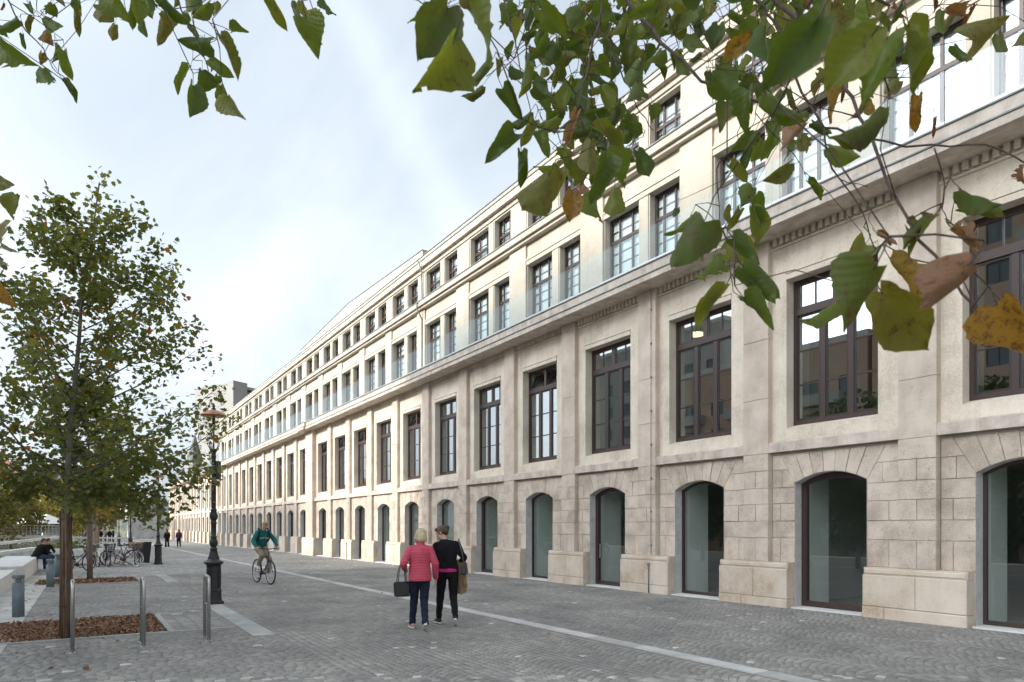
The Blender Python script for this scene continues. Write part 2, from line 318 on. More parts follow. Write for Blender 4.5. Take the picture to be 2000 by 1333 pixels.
def prism(mb, poly, y0, y1, m=0, ch=.008):
    """Polygon (x,z) extruded from y0 to y1 (front), front edge chamfered towards the centroid."""
    n = len(poly); cx = sum(p[0] for p in poly) / n; cz = sum(p[1] for p in poly) / n
    def ins(p):
        d = Vector((cx - p[0], cz - p[1])); q = d.normalized() * ch * 1.4; return (p[0] + q.x, p[1] + q.y)
    A = [(p[0], y0, p[1]) for p in poly]; B = [(p[0], y1 - ch, p[1]) for p in poly]; Cc = [(ins(p)[0], y1, ins(p)[1]) for p in poly]
    fs = [tuple(range(2 * n, 3 * n))[::-1]]
    for i in range(n):
        j = (i + 1) % n; fs += [(i, n + i, n + j, j), (n + i, 2 * n + i, 2 * n + j, n + j)]
    fs = [tuple(reversed(f)) for f in fs]; fs[0] = tuple(reversed(fs[0]))
    area = sum(poly[i][0] * poly[(i + 1) % n][1] - poly[(i + 1) % n][0] * poly[i][1] for i in range(n))
    if area < 0: fs = [tuple(reversed(f)) for f in fs]
    mb.add(A + B + Cc, fs, m)

PILW = .64
def tk(k):
    if k <= 11: return 5.94 + 3.335 * k
    if k <= 20: return 46.86 + 3.30 * (k - 12)
    if k <= 24: return 73.26 + 2.89 * (k - 20)
    if k <= 33: return 84.82 + 3.24 * (k - 24)
    return 117.84 + 3.25 * (k - 34)
KMIN, KMAX = -4, 37
XA, XE = tk(KMIN), tk(KMAX) + PILW
def pw(k): return 1.56 if k in (11, 33) else PILW
def bay(k):
    a, b = tk(k) + pw(k), tk(k + 1); return a, b, (a + b) / 2 + .05
WH, DH = .96, .75
SPR, APX = 2.48, 2.68
def arch_pts(hw, spr, apx, n=10):
    r = (hw * hw + (apx - spr) ** 2) / (2 * (apx - spr)); zc = apx - r; a0 = math.asin(hw / r)
    return [(r * math.sin(a0 * (2 * i / n - 1)), zc + r * math.cos(a0 * (2 * i / n - 1))) for i in range(n + 1)]
bld = thing('stone_building', 'long cream stone building with arched glass doors, tall brown windows and a pale attic storey', 'building', (0, 0, 0))

portal = (20, 21, 22)
NBAY = range(KMIN, KMAX)
wall = MB(); pan = MB(); stones_far = MB(); dent_far = MB(); fw_ = M['frame']
CZ = [.86, 1.36, 1.71, 2.07, 2.40, 2.77, 3.10]
near_stone = set(range(0, 8))
smesh = {}
def stone(poly, k, key, dy=0.0, y0=-.155, y1=-.132):
    j = .0035
    cx = sum(p[0] for p in poly) / len(poly); cz = sum(p[1] for p in poly) / len(poly)
    P = [(p[0] + (j if p[0] < cx - .02 else -j if p[0] > cx + .02 else 0), p[1] + (j if p[1] < cz - .02 else -j if p[1] > cz + .02 else 0)) for p in poly]
    if k in near_stone:
        mk = (key, tuple((round(p[0] - cx, 3), round(p[1] - cz, 3)) for p in P))
        if mk not in smesh:
            mb = MB(); prism(mb, [(p[0] - cx, p[1] - cz) for p in P], y0, y1, 0, .009); smesh[mk] = mb.mesh('stone_block', M['ashlar'])
        inst('stone_block', smesh[mk], bld, (cx, rnd.uniform(-.007, .010), cz), (rnd.gauss(0, .006), 0, rnd.gauss(0, .006)))
    else:
        prism(stones_far, P, y0, y1, 0, .009)
for k in NBAY:
    a, b, c = bay(k)
    # --- ground floor backing with the arched (or square) opening
    y = -.155
    if k in portal:
        holes_wall(wall, a, b, -1, 3.14, [(a + .12, b - .12, -.9, 2.95)], -.12, 1.0, 3, 3)
        wall.add([(b, -1.15, -1), (a, -1.15, -1), (a, -1.15, 3.1), (b, -1.15, 3.1)], [(0, 1, 2, 3)], 3)
    else:
        A = [(c + p[0], p[1]) for p in arch_pts(DH, SPR, APX)]
        wall.add([(c - DH, y, -1), (a, y, -1), (a, y, 3.14), (c - DH, y, 3.14)], [(0, 1, 2, 3)], 0)
        wall.add([(b, y, -1), (c + DH, y, -1), (c + DH, y, 3.14), (b, y, 3.14)], [(0, 1, 2, 3)], 0)
        for p, q in zip(A[:-1], A[1:]):
            wall.add([(q[0], y, q[1]), (p[0], y, p[1]), (p[0], y, 3.14), (q[0], y, 3.14)], [(0, 1, 2, 3)], 0)
            wall.add([(p[0], -.13, p[1]), (q[0], -.13, q[1]), (q[0], -.55, q[1]), (p[0], -.55, p[1])], [(0, 1, 2, 3)], 2)
        for sx in (-1, 1):
            x = c + sx * DH; f = [(x, -.13, -1), (x, -.13, SPR), (x, -.55, SPR), (x, -.55, -1)]
            wall.add(f, [(0, 1, 2, 3) if sx > 0 else (3, 2, 1, 0)], 2)
        # --- facing stones
        hb = [(c - DH - a), (b - c - DH)]
        for sx in (-1, 1):
            e = a - c + .004 if sx < 0 else b - c - .004; o = sx
            for i in range(5):
                z0, z1 = CZ[i], CZ[i + 1]; J = sx * DH
                if i == 4:
                    xs = sx * (2.77 - 1.174) * math.tan(R(29.9))
                    if abs(e) > abs(xs) + .25:
                        mid = sx * (abs(xs) + .13); stone([(c + e, z0), (c + mid, z0), (c + mid, z1), (c + e, z1)], k, 'r')
                        stone([(c + mid, z0), (c + J, z0), (c + J, SPR), (c + xs, z1), (c + mid, z1)], k, 'k')
                    else: stone([(c + e, z0), (c + J, z0), (c + J, SPR), (c + xs, z1), (c + e, z1)], k, 'k')
                elif i % 2 == 0:
                    mid = e + (J - e) * .36
                    stone([(c + e, z0), (c + mid, z0), (c + mid, z1), (c + e, z1)], k, 'r'); stone([(c + mid, z0), (c + J, z0), (c + J, z1), (c + mid, z1)], k, 'r')
                else: stone([(c + e, z0), (c + J, z0), (c + J, z1), (c + e, z1)], k, 'r')
            x0 = sx * (2.77 - 1.174) * math.tan(R(29.9)); x1 = sx * (3.10 - 1.174) * math.tan(R(29.9))
            if abs(e) > abs(x1) + .03: stone([(c + e, 2.77), (c + x0, 2.77), (c + x1, 3.10), (c + e, 3.10)], k, 't')
        AA = [R(-29.9 + 59.8 * i / 7) for i in range(8)]
        for i in range(7):
            t0, t1 = AA[i], AA[i + 1]; r = 1.506
            stone([(c + r * math.sin(t0), 1.174 + r * math.cos(t0)), (c + r * math.sin(t1), 1.174 + r * math.cos(t1)), (c + (3.10 - 1.174) * math.tan(t1), 3.10), (c + (3.10 - 1.174) * math.tan(t0), 3.10)], k, 'v')
    # --- first floor plaster panel and window opening
    holes_wall(pan, a, b, 3.30, 7.62, [(c - WH, c + WH, 3.62, 6.69)], -.14, .30 if k < 23 else .62, 0, 0)
    pan.add([(c - WH, -.14, 3.622), (c + WH, -.14, 3.622), (c + WH, -.43, 3.715), (c - WH, -.43, 3.715)], [(0, 1, 2, 3)], 0)
    pan.box(c - WH - .002, c + WH + .002, -.14, -.112, 6.692, 6.80, 0); pan.box(c - WH - .002, c + WH + .002, -.14, -.100, 6.812, 6.845, 0)
    pan.box(a, b, -.14, -.095, 7.385, 7.425, 0)
    # frieze dentils: one by one on the nearest bays
    nd = int((b - a) / .148); x = a + .03
    for i in range(nd):
        xx = a + .02 + i * (b - a - .04) / nd
        if k in range(0, 5):
            if 'd' not in smesh: smesh['d'] = MB().box(0, .085, -.139, -.045, 7.455, 7.60, 0, '-y').mesh('dentil', M['plaster'])
            inst('dentil', smesh['d'], bld, (xx, 0, 0))
        else: dent_far.box(xx, xx + .085, -.139, -.045, 7.455, 7.60, 0, '-y')
wall.build('ground_floor_wall', [M['mortar'], M['plaster'], M['reveal'], M['concrete']], bld)
pan.build('plaster_panel', [M['plaster']], bld)
tag(stones_far.build('stone_block', M['ashlar'], bld), kind='stuff')
tag(dent_far.build('dentil', M['plaster'], bld), kind='stuff')
# --- pilasters, plinths, sills
for k in range(KMIN, KMAX + 1):
    x0, x1 = tk(k), tk(k) + pw(k); yf = .12 if pw(k) > 1 else 0.0
    mb = MB(); mb.box(x0 + .012, x1 - .012, -.2, yf - .014, .5, 7.6, 1)
    for i, (z0, z1) in enumerate([(3.13, 4.15 + .2 * rnd.random()), (0, 5.35 + .3 * rnd.random()), (0, 7.60)]):
        if i: z0 = zp
        mb.chbox(x0, x1, -.2, yf, z0 + .004, z1 - .004, .006, 0); zp = z1
    mb.build('pilaster', [M['pil'], M['mortar']], bld)
    for i in range(6):
        z0, z1 = CZ[i], CZ[i + 1] + (.03 if i == 5 else 0)
        xm = (x0 + x1) / 2
        for p, q in ([(x0, xm), (xm, x1)] if i % 2 == 0 else [(x0, x1)]):
            poly = [(p, z0), (q, z0), (q, z1), (p, z1)]
            stone(poly, k, 'p', 0, -.2, yf + .002)
    # plinth
    la = bay(k - 1)[2] + DH + .04 if k > KMIN else x0 - .4
    lb = bay(k)[2] - DH - .04 if k < KMAX else x1 + .2
    if k - 1 in portal: la = x0 - .02
    if k in portal: lb = x1 + .02
    zb = gz(x1) - .12
    mb = MB()
    xm = la + (lb - la) * (.45 + .1 * rnd.random()); g = .004; yy = yf
    mb.box(la + .02, lb - .02, -.50, yy + .055, zb, .855, 1)
    zt = gz(x0) + .16 + .06 * rnd.random()
    mb.chbox(la + .004, xm - g, -.50, yy + .082 + .004 * rnd.random(), zt + g, .725, .01); mb.chbox(xm + g, lb - .004, -.50, yy + .08, zt + g, .725, .01)
    xq = la + (lb - la) * (.3 + .5 * rnd.random())
    mb.chbox(la - .004, xq - g, -.50, yy + .09, zb, zt - g, .014); mb.chbox(xq + g, lb + .004, -.50, yy + .085, zb, zt - g, .014)
    mb.chbox(la + .006, lb - .006, -.50, yy + .07, .73, .862, .035)
    mb.build('plinth', [M['plinth'], M['mortar']], bld)
for k in NBAY:
    a, b, c = bay(k)
    MB().add([(a, -.15, 3.145), (b, -.15, 3.145), (b, -.012, 3.145), (a, -.012, 3.145), (a, -.15, 3.38), (b, -.15, 3.38), (b, -.012, 3.335), (a, -.012, 3.335)],
             [(0, 3, 2, 1), (4, 5, 6, 7), (1, 2, 6, 5), (2, 3, 7, 6), (3, 0, 4, 7)], 0).build('window_sill', M['sill'], bld)
# --- cornice and balcony slab
mb = MB()
for s0, s1, dy in ((XA, tk(11) + .0, 0.0), (tk(11), tk(11) + 1.56, .12), (tk(11) + 1.56, tk(33), 0), (tk(33), tk(33) + 1.56, .12), (tk(33) + 1.56, XE, 0)):
    mb.box(s0, s1, -1.0, .55 + dy, 7.60, 7.735, 0); mb.box(s0, s1, -1.0, .575 + dy, 7.738, 7.762, 1)
    mb.box(s0, s1, -1.0, .50 + dy, 7.765, 8.0, 0); mb.box(s0, s1, -1.02, .53 + dy, 8.003, 8.03, 1)
mb.build('cornice', [M['sill'], M['zinc']], bld)
# --- upper storeys
LU = [15.76 - 4.18 * i for i in range(6, 0, -1)] + [15.76, 19.94, 24.12, 28.3, 32.25, 36.15, 40.08, 43.95, 47.95, 52.16, 56.41, 60.70, 65.05, 69.36, 73.70, 78.05, 82.30]
UX0, UX1, UY = LU[0] - 4.2, 84.0, -1.0
h3, h4, wl = [], [], []
for L in LU:
    for p, q in ((L - 1.46, L), (L - 3.04, L - 1.90)):
        h3.append((p, q, 8.05, 10.72)); h4.append((p, q, 11.96, 13.12)); wl.append((p, q))
mb = MB(); holes_wall(mb, UX0, UX1, 8.0, 11.5, h3, UY, .24, 0, 0); holes_wall(mb, UX0, UX1, 11.5, 13.40, h4, UY, .24, 0, 0)
mb.add([(UX1, UY, 8), (UX1, UY, 13.6), (UX1, -13, 13.6), (UX1, -13, 8)], [(3, 2, 1, 0)], 0)
mb.add([(UX0, UY, 8), (UX0, UY, 13.6), (UX0, -13, 13.6), (UX0, -13, 8)], [(0, 1, 2, 3)], 0)
mb.build('upper_wall', M['upper'], bld)
for i, L in enumerate(LU):
    mb = MB(); nx = L + 1.14 if i + 1 == len(LU) else LU[i + 1] - 3.04
    mb.chbox(L + .03, nx - .03, UY, UY + .075, 8.02, 11.46, .006); mb.chbox(L + .06, nx - .06, UY, UY + .035, 11.97, 13.10, .012)
    mb.box(L - 1.86, L - 1.50, UY, UY + .03, 8.02, 10.70); mb.box(L - 1.86, L - 1.50, UY, UY + .03, 11.97, 13.10)
    mb.build('pier', M['upper'], bld)
    mb = MB(); mb.box(L - 3.08, L + .04, UY, UY + .045, 10.722, 10.86); mb.box(L - 3.08, L + .04, UY, UY + .07, 10.872, 10.93)
    mb.box(L - 3.08, L + .04, UY, UY + .02, 10.945, 11.03)
    mb.build('lintel', M['upper'], bld)
mb = MB()
mb.box(UX0 - .2, UX1 + .2, UY - .2, UY + .20, 11.46, 11.56); mb.box(UX0 - .2, UX1 + .2, UY - .2, UY + .30, 11.565, 11.76); mb.box(UX0 - .2, UX1 + .2, UY - .2, UY + .33, 11.763, 11.80, 1)
mb.build('string_course', [M['upper'], M['zinc']], bld)
mb = MB()
mb.box(UX0 - .1, UX1 + .1, UY - .3, UY + .05, 13.19, 13.26); mb.box(UX0 - .1, UX1 + .1, UY - .3, UY + .14, 13.402, 13.66); mb.box(UX0 - .1, UX1 + .1, UY - .3, UY + .17, 13.663, 13.695, 1)
mb.box(UX0 - .1, UX1 + .1, UY - .3, UY + .06, 13.70, 13.90); mb.box(UX0 - .1, UX1 + .1, UY - .32, UY + .09, 13.903, 13.935, 1)
mb.build('roof_cornice', [M['upper'], M['zinc']], bld)
mb = MB()   # raised parapet over the middle bays
P = [(28.62, 13.94), (28.62, 14.22), (38.9, 14.62), (49.3, 14.14), (49.3, 13.94)]
prism(mb, P, UY - .35, UY + .04, 0, .004)
for (p, q) in zip(P[1:3], P[2:4]): mb.add([(p[0], UY + .07, p[1]), (q[0], UY + .07, q[1]), (q[0], UY - .4, q[1]), (p[0], UY - .4, p[1]), (p[0], UY + .07, p[1] + .03), (q[0], UY + .07, q[1] + .03), (q[0], UY - .4, q[1] + .03), (p[0], UY - .4, p[1] + .03)], [(0, 3, 2, 1), (4, 5, 6, 7), (0, 1, 5, 4), (1, 2, 6, 5), (2, 3, 7, 6), (3, 0, 4, 7)], 1)
mb.build('parapet', [M['upper'], M['zinc']], bld)
mb = MB(); mb.box(UX0, UX1, -13, UY - .2, 13.4, 13.6); mb.box(XA, XE, -13, -.9, 7.7, 7.95); mb.build('roof', M['zinc'], bld)
# downpipe at the expansion joint
MB().tube([(28.55, UY + .30, 13.64), (28.55, UY + .12, 13.2), (28.55, UY + .1, 11.9), (28.55, UY + .36, 11.7), (28.55, UY + .36, 11.5), (28.55, UY + .1, 11.0), (28.55, UY + .1, 8.1)], .035, 8).build('downpipe', M['zinc'], bld)
# lightning cables with clips on two pilasters
for k in (2, 9):
    x = tk(k) + .14; mb = MB(); mb.tube([(x, .02, 7.60), (x, .02, .9)], .006, 5)
    for i in range(8): mb.box(x - .02, x + .02, 0, .03, 1.1 + i * .85, 1.14 + i * .85)
    mb.tube([(x, .10, .62), (x, .10, gz(x) - .02)], .018, 6); mb.box(x - .03, x + .03, .075, .125, .60, .68)
    mb.build('lightning_cable', M['zinc'], bld)
# --- glass balustrade, one panel per half bay
gp_m = MB().box(0, 1.60, .44, .455, 8.02, 8.93).mesh('balustrade_panel', M['rail_glass'])
sh_m = MB().box(-.005, 1.605, .42, .475, 8.03, 8.10).mesh('panel_shoe', M['steel'])
x = XA
while x < 100:
    p = inst('balustrade_panel', gp_m, bld, (x, 0, 0)); inst('panel_shoe', sh_m, p); x += 1.625
# --- interiors behind the glass
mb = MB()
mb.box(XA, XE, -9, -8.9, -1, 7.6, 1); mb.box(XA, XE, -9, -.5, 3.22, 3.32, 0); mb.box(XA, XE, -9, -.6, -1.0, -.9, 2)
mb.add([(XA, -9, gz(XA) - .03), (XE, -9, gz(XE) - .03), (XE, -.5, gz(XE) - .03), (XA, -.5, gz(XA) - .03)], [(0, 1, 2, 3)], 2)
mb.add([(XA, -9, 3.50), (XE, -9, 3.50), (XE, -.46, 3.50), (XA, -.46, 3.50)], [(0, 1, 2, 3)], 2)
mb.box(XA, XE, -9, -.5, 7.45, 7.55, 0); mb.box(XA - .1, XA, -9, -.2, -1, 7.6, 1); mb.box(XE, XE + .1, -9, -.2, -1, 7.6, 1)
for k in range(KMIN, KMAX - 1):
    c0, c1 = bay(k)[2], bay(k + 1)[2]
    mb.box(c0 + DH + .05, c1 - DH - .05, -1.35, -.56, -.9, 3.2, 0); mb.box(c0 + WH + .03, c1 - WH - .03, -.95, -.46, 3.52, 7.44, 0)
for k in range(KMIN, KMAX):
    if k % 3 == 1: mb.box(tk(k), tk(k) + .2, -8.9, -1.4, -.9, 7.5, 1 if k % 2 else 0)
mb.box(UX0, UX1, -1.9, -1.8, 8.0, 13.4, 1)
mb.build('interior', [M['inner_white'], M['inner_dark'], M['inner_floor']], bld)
# ceiling lamps glowing inside the first-floor rooms (bays one, two and nought)
for x, y, z in ((12.9, -1.75, 6.75), (4.4, -1.9, 6.2)):
    MB().lathe([(.02, .02), (.22, .02), (.24, 0), (.22, -.02), (.02, -.03)], 16).build('ceiling_lamp', simple('warm_lamp', (.9, .8, .6), .5, emit=(1, .72, .4, 2.5)), bld, (x, y, z))

# --- windows and doors
def first_floor_window(tilt, detail):
    """Frame centred on x=0; returns (frame mesh, [(pane mesh, loc, rot)])."""
    yb, yf = -.445, -.375; f = MB(); z0, z1 = 3.70, 6.70; t = .075
    def bar(xa, xb, za, zb, y0=yb, y1=yf, m=0): f.box(xa, xb, y0, y1, za, zb, m)
    bar(-WH, -WH + t, z0, z1); bar(WH - t, WH, z0, z1); bar(-WH + t, WH - t, z0, z0 + .09); bar(-WH + t, WH - t, z1 - .09, z1)
    bar(-WH + t, WH - t, 5.96, 6.09, yb, yf + .02)
    bar(-.055, .055, 6.09, z1 - .09)
    w3 = (2 * WH - 2 * t) / 3
    for s in (-1, 1): bar(s * w3 / 2 - .055, s * w3 / 2 + .055, z0 + .09, 5.96)
    cells = []
    for i in (-1, 0, 1):
        x0 = i * w3 - w3 / 2 + (.055 if i > -1 else 0); x1 = i * w3 + w3 / 2 - (.055 if i < 1 else 0)
        s = .035
        for q in ((x0, x0 + s, z0 + .09, 5.96), (x1 - s, x1, z0 + .09, 5.96), (x0 + s, x1 - s, z0 + .09, z0 + .13), (x0 + s, x1 - s, 5.92, 5.96)): bar(*q, yb + .015, yf - .012, 1)
        for j in (1, 2):
            zz = z0 + .13 + j * (5.92 - z0 - .13) / 3; bar(x0 + s, x1 - s, zz - .014, zz + .014, yb + .02, yf - .016)
        cells.append((x0 + s, x1 - s, z0 + .13, 5.92))
    tops = []
    for s in (-1, 1):
        x0, x1 = (-WH + t, -.055) if s < 0 else (.055, WH - t)
        tops.append((x0, x1, 6.09, z1 - .09))
    fm = f.mesh('window', [M['frame'], M['bead']])
    panes = []
    for a, b, c, d in cells: panes.append((MB().box(a - .01, b + .01, -.415, -.405, c - .01, d + .01).mesh('pane', M['glass']), (0, 0, 0), (0, 0, 0)))
    for a, b, c, d in tops:
        s = MB(); h = d - c; w = b - a
        for q in ((0, .04, 0, h), (w - .04, w, 0, h), (.04, w - .04, 0, .04), (.04, w - .04, h - .04, h), (w / 2 - .012, w / 2 + .012, .04, h - .04)): s.box(q[0], q[1], -.025, .02, q[2], q[3], 0)
        s.box(.03, w - .03, -.004, .004, .03, h - .03, 1)
        panes.append((s.mesh('top_light', [M['frame'], M['glass']]), (a, -.41, c), (R(24) if tilt else 0, 0, 0)))
    return fm, panes
ff = {t: first_floor_window(t, True) for t in (False, True)}
open_bays = {3, 6, 8, 9, 10}
allp = {}
for t in ff:      # far windows: all panes in one mesh
    g = MB()
    for (pm, lo, ro) in ff[t][1][:3]:
        g.add([v.co[:] for v in pm.vertices], [p.vertices[:] for p in pm.polygons])
    allp[t] = g.mesh('pane', M['glass'])
for k in NBAY:
    a, b, c = bay(k)
    if k in portal or k >= 23:
        if k >= 23:
            f = MB(); f.box(c - WH, c + WH, -.80, -.74, 3.62, 6.7, 1); f.box(c - .04, c + .04, -.74, -.70, 3.62, 6.7); f.box(c - WH, c + WH, -.74, -.70, 5.96, 6.08); f.build('window', [M['frame'], M['glass']], bld)
        else:
            f = MB(); f.box(c - WH, c + WH, -.46, -.42, 3.62, 6.7, 1); f.box(c - .04, c + .04, -.42, -.40, 3.62, 6.7); f.build('window', [M['frame'], M['concrete']], bld)
        continue
    t = k in open_bays
    w = inst('window', ff[t][0], bld, (c, 0, 0))
    if k < 12:
        for pm, lo, ro in ff[t][1]: inst(pm.name.split('.')[0], pm, w, lo, ro)
    else:
        inst('pane', allp[t], w)
        for pm, lo, ro in ff[t][1][3:]: inst('top_light', pm, w, lo, ro)
for k in NBAY:
    if k in portal: continue
    a, b, c = bay(k); thick = k % 2 == 0; zb = gz(c) + .03
    t = .115 if thick else .055; y0, y1 = (-.44, -.34) if thick else (-.42, -.36)
    f = MB(); O = arch_pts(DH + .01, SPR, APX + .004, 12); I = arch_pts(DH - t, SPR - .02, APX - t * 1.05, 12)
    for (p, q), (r, s) in zip(zip(O[:-1], O[1:]), zip(I[:-1], I[1:])):
        f.add([(p[0], y1, p[1]), (q[0], y1, q[1]), (s[0], y1, s[1]), (r[0], y1, r[1]), (r[0], y0, r[1]), (s[0], y0, s[1])], [(0, 3, 2, 1), (3, 4, 5, 2)])
    for sx in (-1, 1):
        xa, xb = sorted((sx * (DH + .01), sx * (DH - t))); f.box(xa, xb, y0, y1, zb, SPR - .003)
    f.box(-DH + t, DH - t, y0, y1, zb, zb + (.10 if thick else .06))
    d = f.build('glass_door', M['frame'], bld, (c, 0, 0))
    I2 = arch_pts(DH - t + .01, SPR - .02, APX - t, 12); yg = (y0 + y1) / 2
    g = MB(); g.add([(p[0], yg, p[1]) for p in I2] + [(DH - t + .01, yg, zb + .05), (-DH + t - .01, yg, zb + .05)], [tuple(range(len(I2) + 2))]); g.build('pane', M['door_glass'], d)
    if k in (2, 3, 4): MB().box(.0, .05, yg + .02, yg + .06, zb + .75, zb + 1.15).build('handle', M['steel'], d, (-DH + t + .06 if k != 2 else DH - t - .12, 0, 0))
    MB().box(c - DH + .01, c + DH - .01, -.56, .02, gz(c) - .1, gz(c) + .018).build('threshold', M['white_conc'], bld)

def upper_window(w, z0, z1, tz, y):
    f = MB(); t = .05; yb, yf = y - .06, y
    def bar(a, b, c, d, o=0): f.box(a, b, yb, yf - o, c, d)
    bar(0, t, z0, z1); bar(w - t, w, z0, z1); bar(t, w - t, z0, z0 + t); bar(t, w - t, z1 - t, z1); bar(t, w - t, tz - .045, tz + .045)
    for x in (w * .34, w * .72):
        bar(x - .035, x + .035, z0 + t, tz - .045, .01); bar(x - .03, x + .03, tz + .045, z1 - t, .01)
    fm = f.mesh('window', M['frame'])
    pm = MB().box(t, w - t, y - .036, y - .028, z0 + t, z1 - t).mesh('pane', M['upper_glass'])
    n = int((z1 - z0 - .1) / .30); p = (z1 - z0 - .1) / n
    one = MB().box(.04, w - .04, -.010, .010, .026, p - .026).mesh('blind_slat', M['blind'])
    al = MB()
    for i in range(n): al.box(.04, w - .04, y - .115, y - .095, z0 + .05 + i * p + .026, z0 + .05 + (i + 1) * p - .026)
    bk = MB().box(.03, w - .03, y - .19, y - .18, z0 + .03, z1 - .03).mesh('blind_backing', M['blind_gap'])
    return fm, pm, one, al.mesh('blind', M['blind']), [z0 + .05 + i * p for i in range(n)], bk
uw = {}
nslat = 0
for i, (p, q) in enumerate(wl):
    for fl, (z0, z1, tz) in enumerate(((8.05, 10.72, 10.02), (11.96, 13.12, 12.5))):
        key = (round(q - p, 2), fl)
        if key not in uw: uw[key] = upper_window(q - p, z0, z1, tz, UY - .2)
        fm, pm, one, al, zs, bk = uw[key]
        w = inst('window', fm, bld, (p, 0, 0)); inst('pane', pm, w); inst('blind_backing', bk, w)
        if 4.0 < p < 45 and nslat + len(zs) <= 295:
            for z in zs: inst('blind_slat', one, w, (0, UY - .305, z), (R(4), 0, 0)); nslat += 1
        else: tag(inst('blind', al, w), kind='stuff')
# ------------------------------------------------------------------ ground, paving, river
def pave_mat():
    m, t, n, l, b = new_mat('paving'); g = n.new('ShaderNodeNewGeometry')
    sp = n.new('ShaderNodeSeparateXYZ'); l.new(g.outputs['Position'], sp.inputs[0])
    vo = n.new('ShaderNodeTexVoronoi'); vo.inputs['Scale'].default_value = 9.2; vo.inputs['Randomness'].default_value = .55; l.new(g.outputs['Position'], vo.inputs['Vector'])
    sepc = n.new('ShaderNodeSeparateColor'); l.new(vo.outputs['Color'], sepc.inputs[0])
    r = ramp(n, [(0, (.15, .15, .15)), (.55, (.22, .218, .212)), (.88, (.28, .275, .265)), (.93, (.36, .35, .33)), (1, (.42, .40, .37))]); l.new(sepc.outputs[0], r.inputs[0])
    big = n.new('ShaderNodeTexNoise'); big.inputs['Scale'].default_value = .35; big.inputs['Detail'].default_value = 5; l.new(g.outputs['Position'], big.inputs['Vector'])
    r2 = ramp(n, [(.3, (.78, .78, .78)), (.7, (1.2, 1.18, 1.12))]); l.new(big.outputs['Fac'], r2.inputs[0])
    mu = n.new('ShaderNodeMix'); mu.data_type = 'RGBA'; mu.blend_type = 'MULTIPLY'; mu.inputs['Factor'].default_value = 1; l.new(r.outputs[0], mu.inputs['A']); l.new(r2.outputs[0], mu.inputs['B'])
    gt = n.new('ShaderNodeMath'); gt.operation = 'GREATER_THAN'; l.new(sp.outputs['X'], gt.inputs[0]); gt.inputs[1].default_value = 27.0
    no = n.new('ShaderNodeTexNoise'); no.inputs['Scale'].default_value = 45; no.inputs['Detail'].default_value = 4; l.new(g.outputs['Position'], no.inputs['Vector'])
    rj = ramp(n, [(.3, (.17, .16, .14)), (.7, (.28, .265, .235))]); l.new(no.outputs['Fac'], rj.inputs[0])
    mx = n.new('ShaderNodeMix'); mx.data_type = 'RGBA'; l.new(gt.outputs[0], mx.inputs['Factor']); l.new(rj.outputs[0], mx.inputs['A']); l.new(mu.outputs['Result'], mx.inputs['B'])
    l.new(mx.outputs['Result'], b.inputs['Base Color']); b.inputs['Roughness'].default_value = .75
    bp = n.new('ShaderNodeBump'); bp.inputs['Strength'].default_value = .4; bp.inputs['Distance'].default_value = .01; l.new(vo.outputs['Distance'], bp.inputs['Height']); l.new(bp.outputs[0], b.inputs['Normal'])
    return m
def sett_mat(name, attr):
    m, t, n, l, b = new_mat(name); g = n.new('ShaderNodeNewGeometry')
    if attr: a = n.new('ShaderNodeAttribute'); a.attribute_name = 'tint'; src = a.outputs['Fac']
    else: a = n.new('ShaderNodeObjectInfo'); src = a.outputs['Random']
    r = ramp(n, [(0, (.155, .151, .147)), (.5, (.232, .226, .216)), (.8, (.288, .279, .262)), (.92, (.30, .295, .275)), (.975, (.42, .41, .385)), (1, (.50, .49, .46))]); l.new(src, r.inputs[0])
    no = n.new('ShaderNodeTexNoise'); no.inputs['Scale'].default_value = 55; no.inputs['Detail'].default_value = 4; l.new(g.outputs['Position'], no.inputs['Vector'])
    big = n.new('ShaderNodeTexNoise'); big.inputs['Scale'].default_value = .7; big.inputs['Detail'].default_value = 5; l.new(g.outputs['Position'], big.inputs['Vector'])
    s = n.new('ShaderNodeMath'); s.operation = 'MULTIPLY_ADD'; l.new(no.outputs['Fac'], s.inputs[0]); s.inputs[1].default_value = .5; l.new(big.outputs['Fac'], s.inputs[2])
    r2 = ramp(n, [(.45, (.66, .66, .67)), (1.0, (1.5, 1.46, 1.4))]); l.new(s.outputs[0], r2.inputs[0])
    mu = n.new('ShaderNodeMix'); mu.data_type = 'RGBA'; mu.blend_type = 'MULTIPLY'; mu.inputs['Factor'].default_value = 1; l.new(r.outputs[0], mu.inputs['A']); l.new(r2.outputs[0], mu.inputs['B'])
    l.new(mu.outputs['Result'], b.inputs['Base Color']); b.inputs['Roughness'].default_value = .62; b.inputs['Specular IOR Level'].default_value = .45
    bp = n.new('ShaderNodeBump'); bp.inputs['Strength'].default_value = .5; bp.inputs['Distance'].default_value = .004; l.new(no.outputs['Fac'], bp.inputs['Height']); l.new(bp.outputs[0], b.inputs['Normal'])
    return m
M['sett'] = sett_mat('stone_sett', True); M['sett1'] = sett_mat('stone_sett_single', False)
M['slab'] = noisy('pale_slab', [(0, (.36, .36, .35)), (.5, (.46, .455, .44)), (1, (.56, .55, .53))], scale=2.5, fine=60, bump=.2, bdist=.004, objrand=.3)
M['kerb'] = noisy('flush_kerb', [(0, (.30, .30, .295)), (1, (.43, .43, .42))], scale=4, fine=60, bump=.2, bdist=.004, objrand=.2)
JOINT = -.008
PAV0, PAV1, WEDGE = -30.0, 300.0, 14.4
pav = MB().add([(PAV0, -30, gz(PAV0) + JOINT), (PAV1, -30, gz(PAV1) + JOINT), (PAV1, WEDGE, gz(PAV1) + JOINT), (PAV0, WEDGE, gz(PAV0) + JOINT)], [(0, 1, 2, 3)]).build('pavement', pave_mat())
tag(pav, kind='structure')
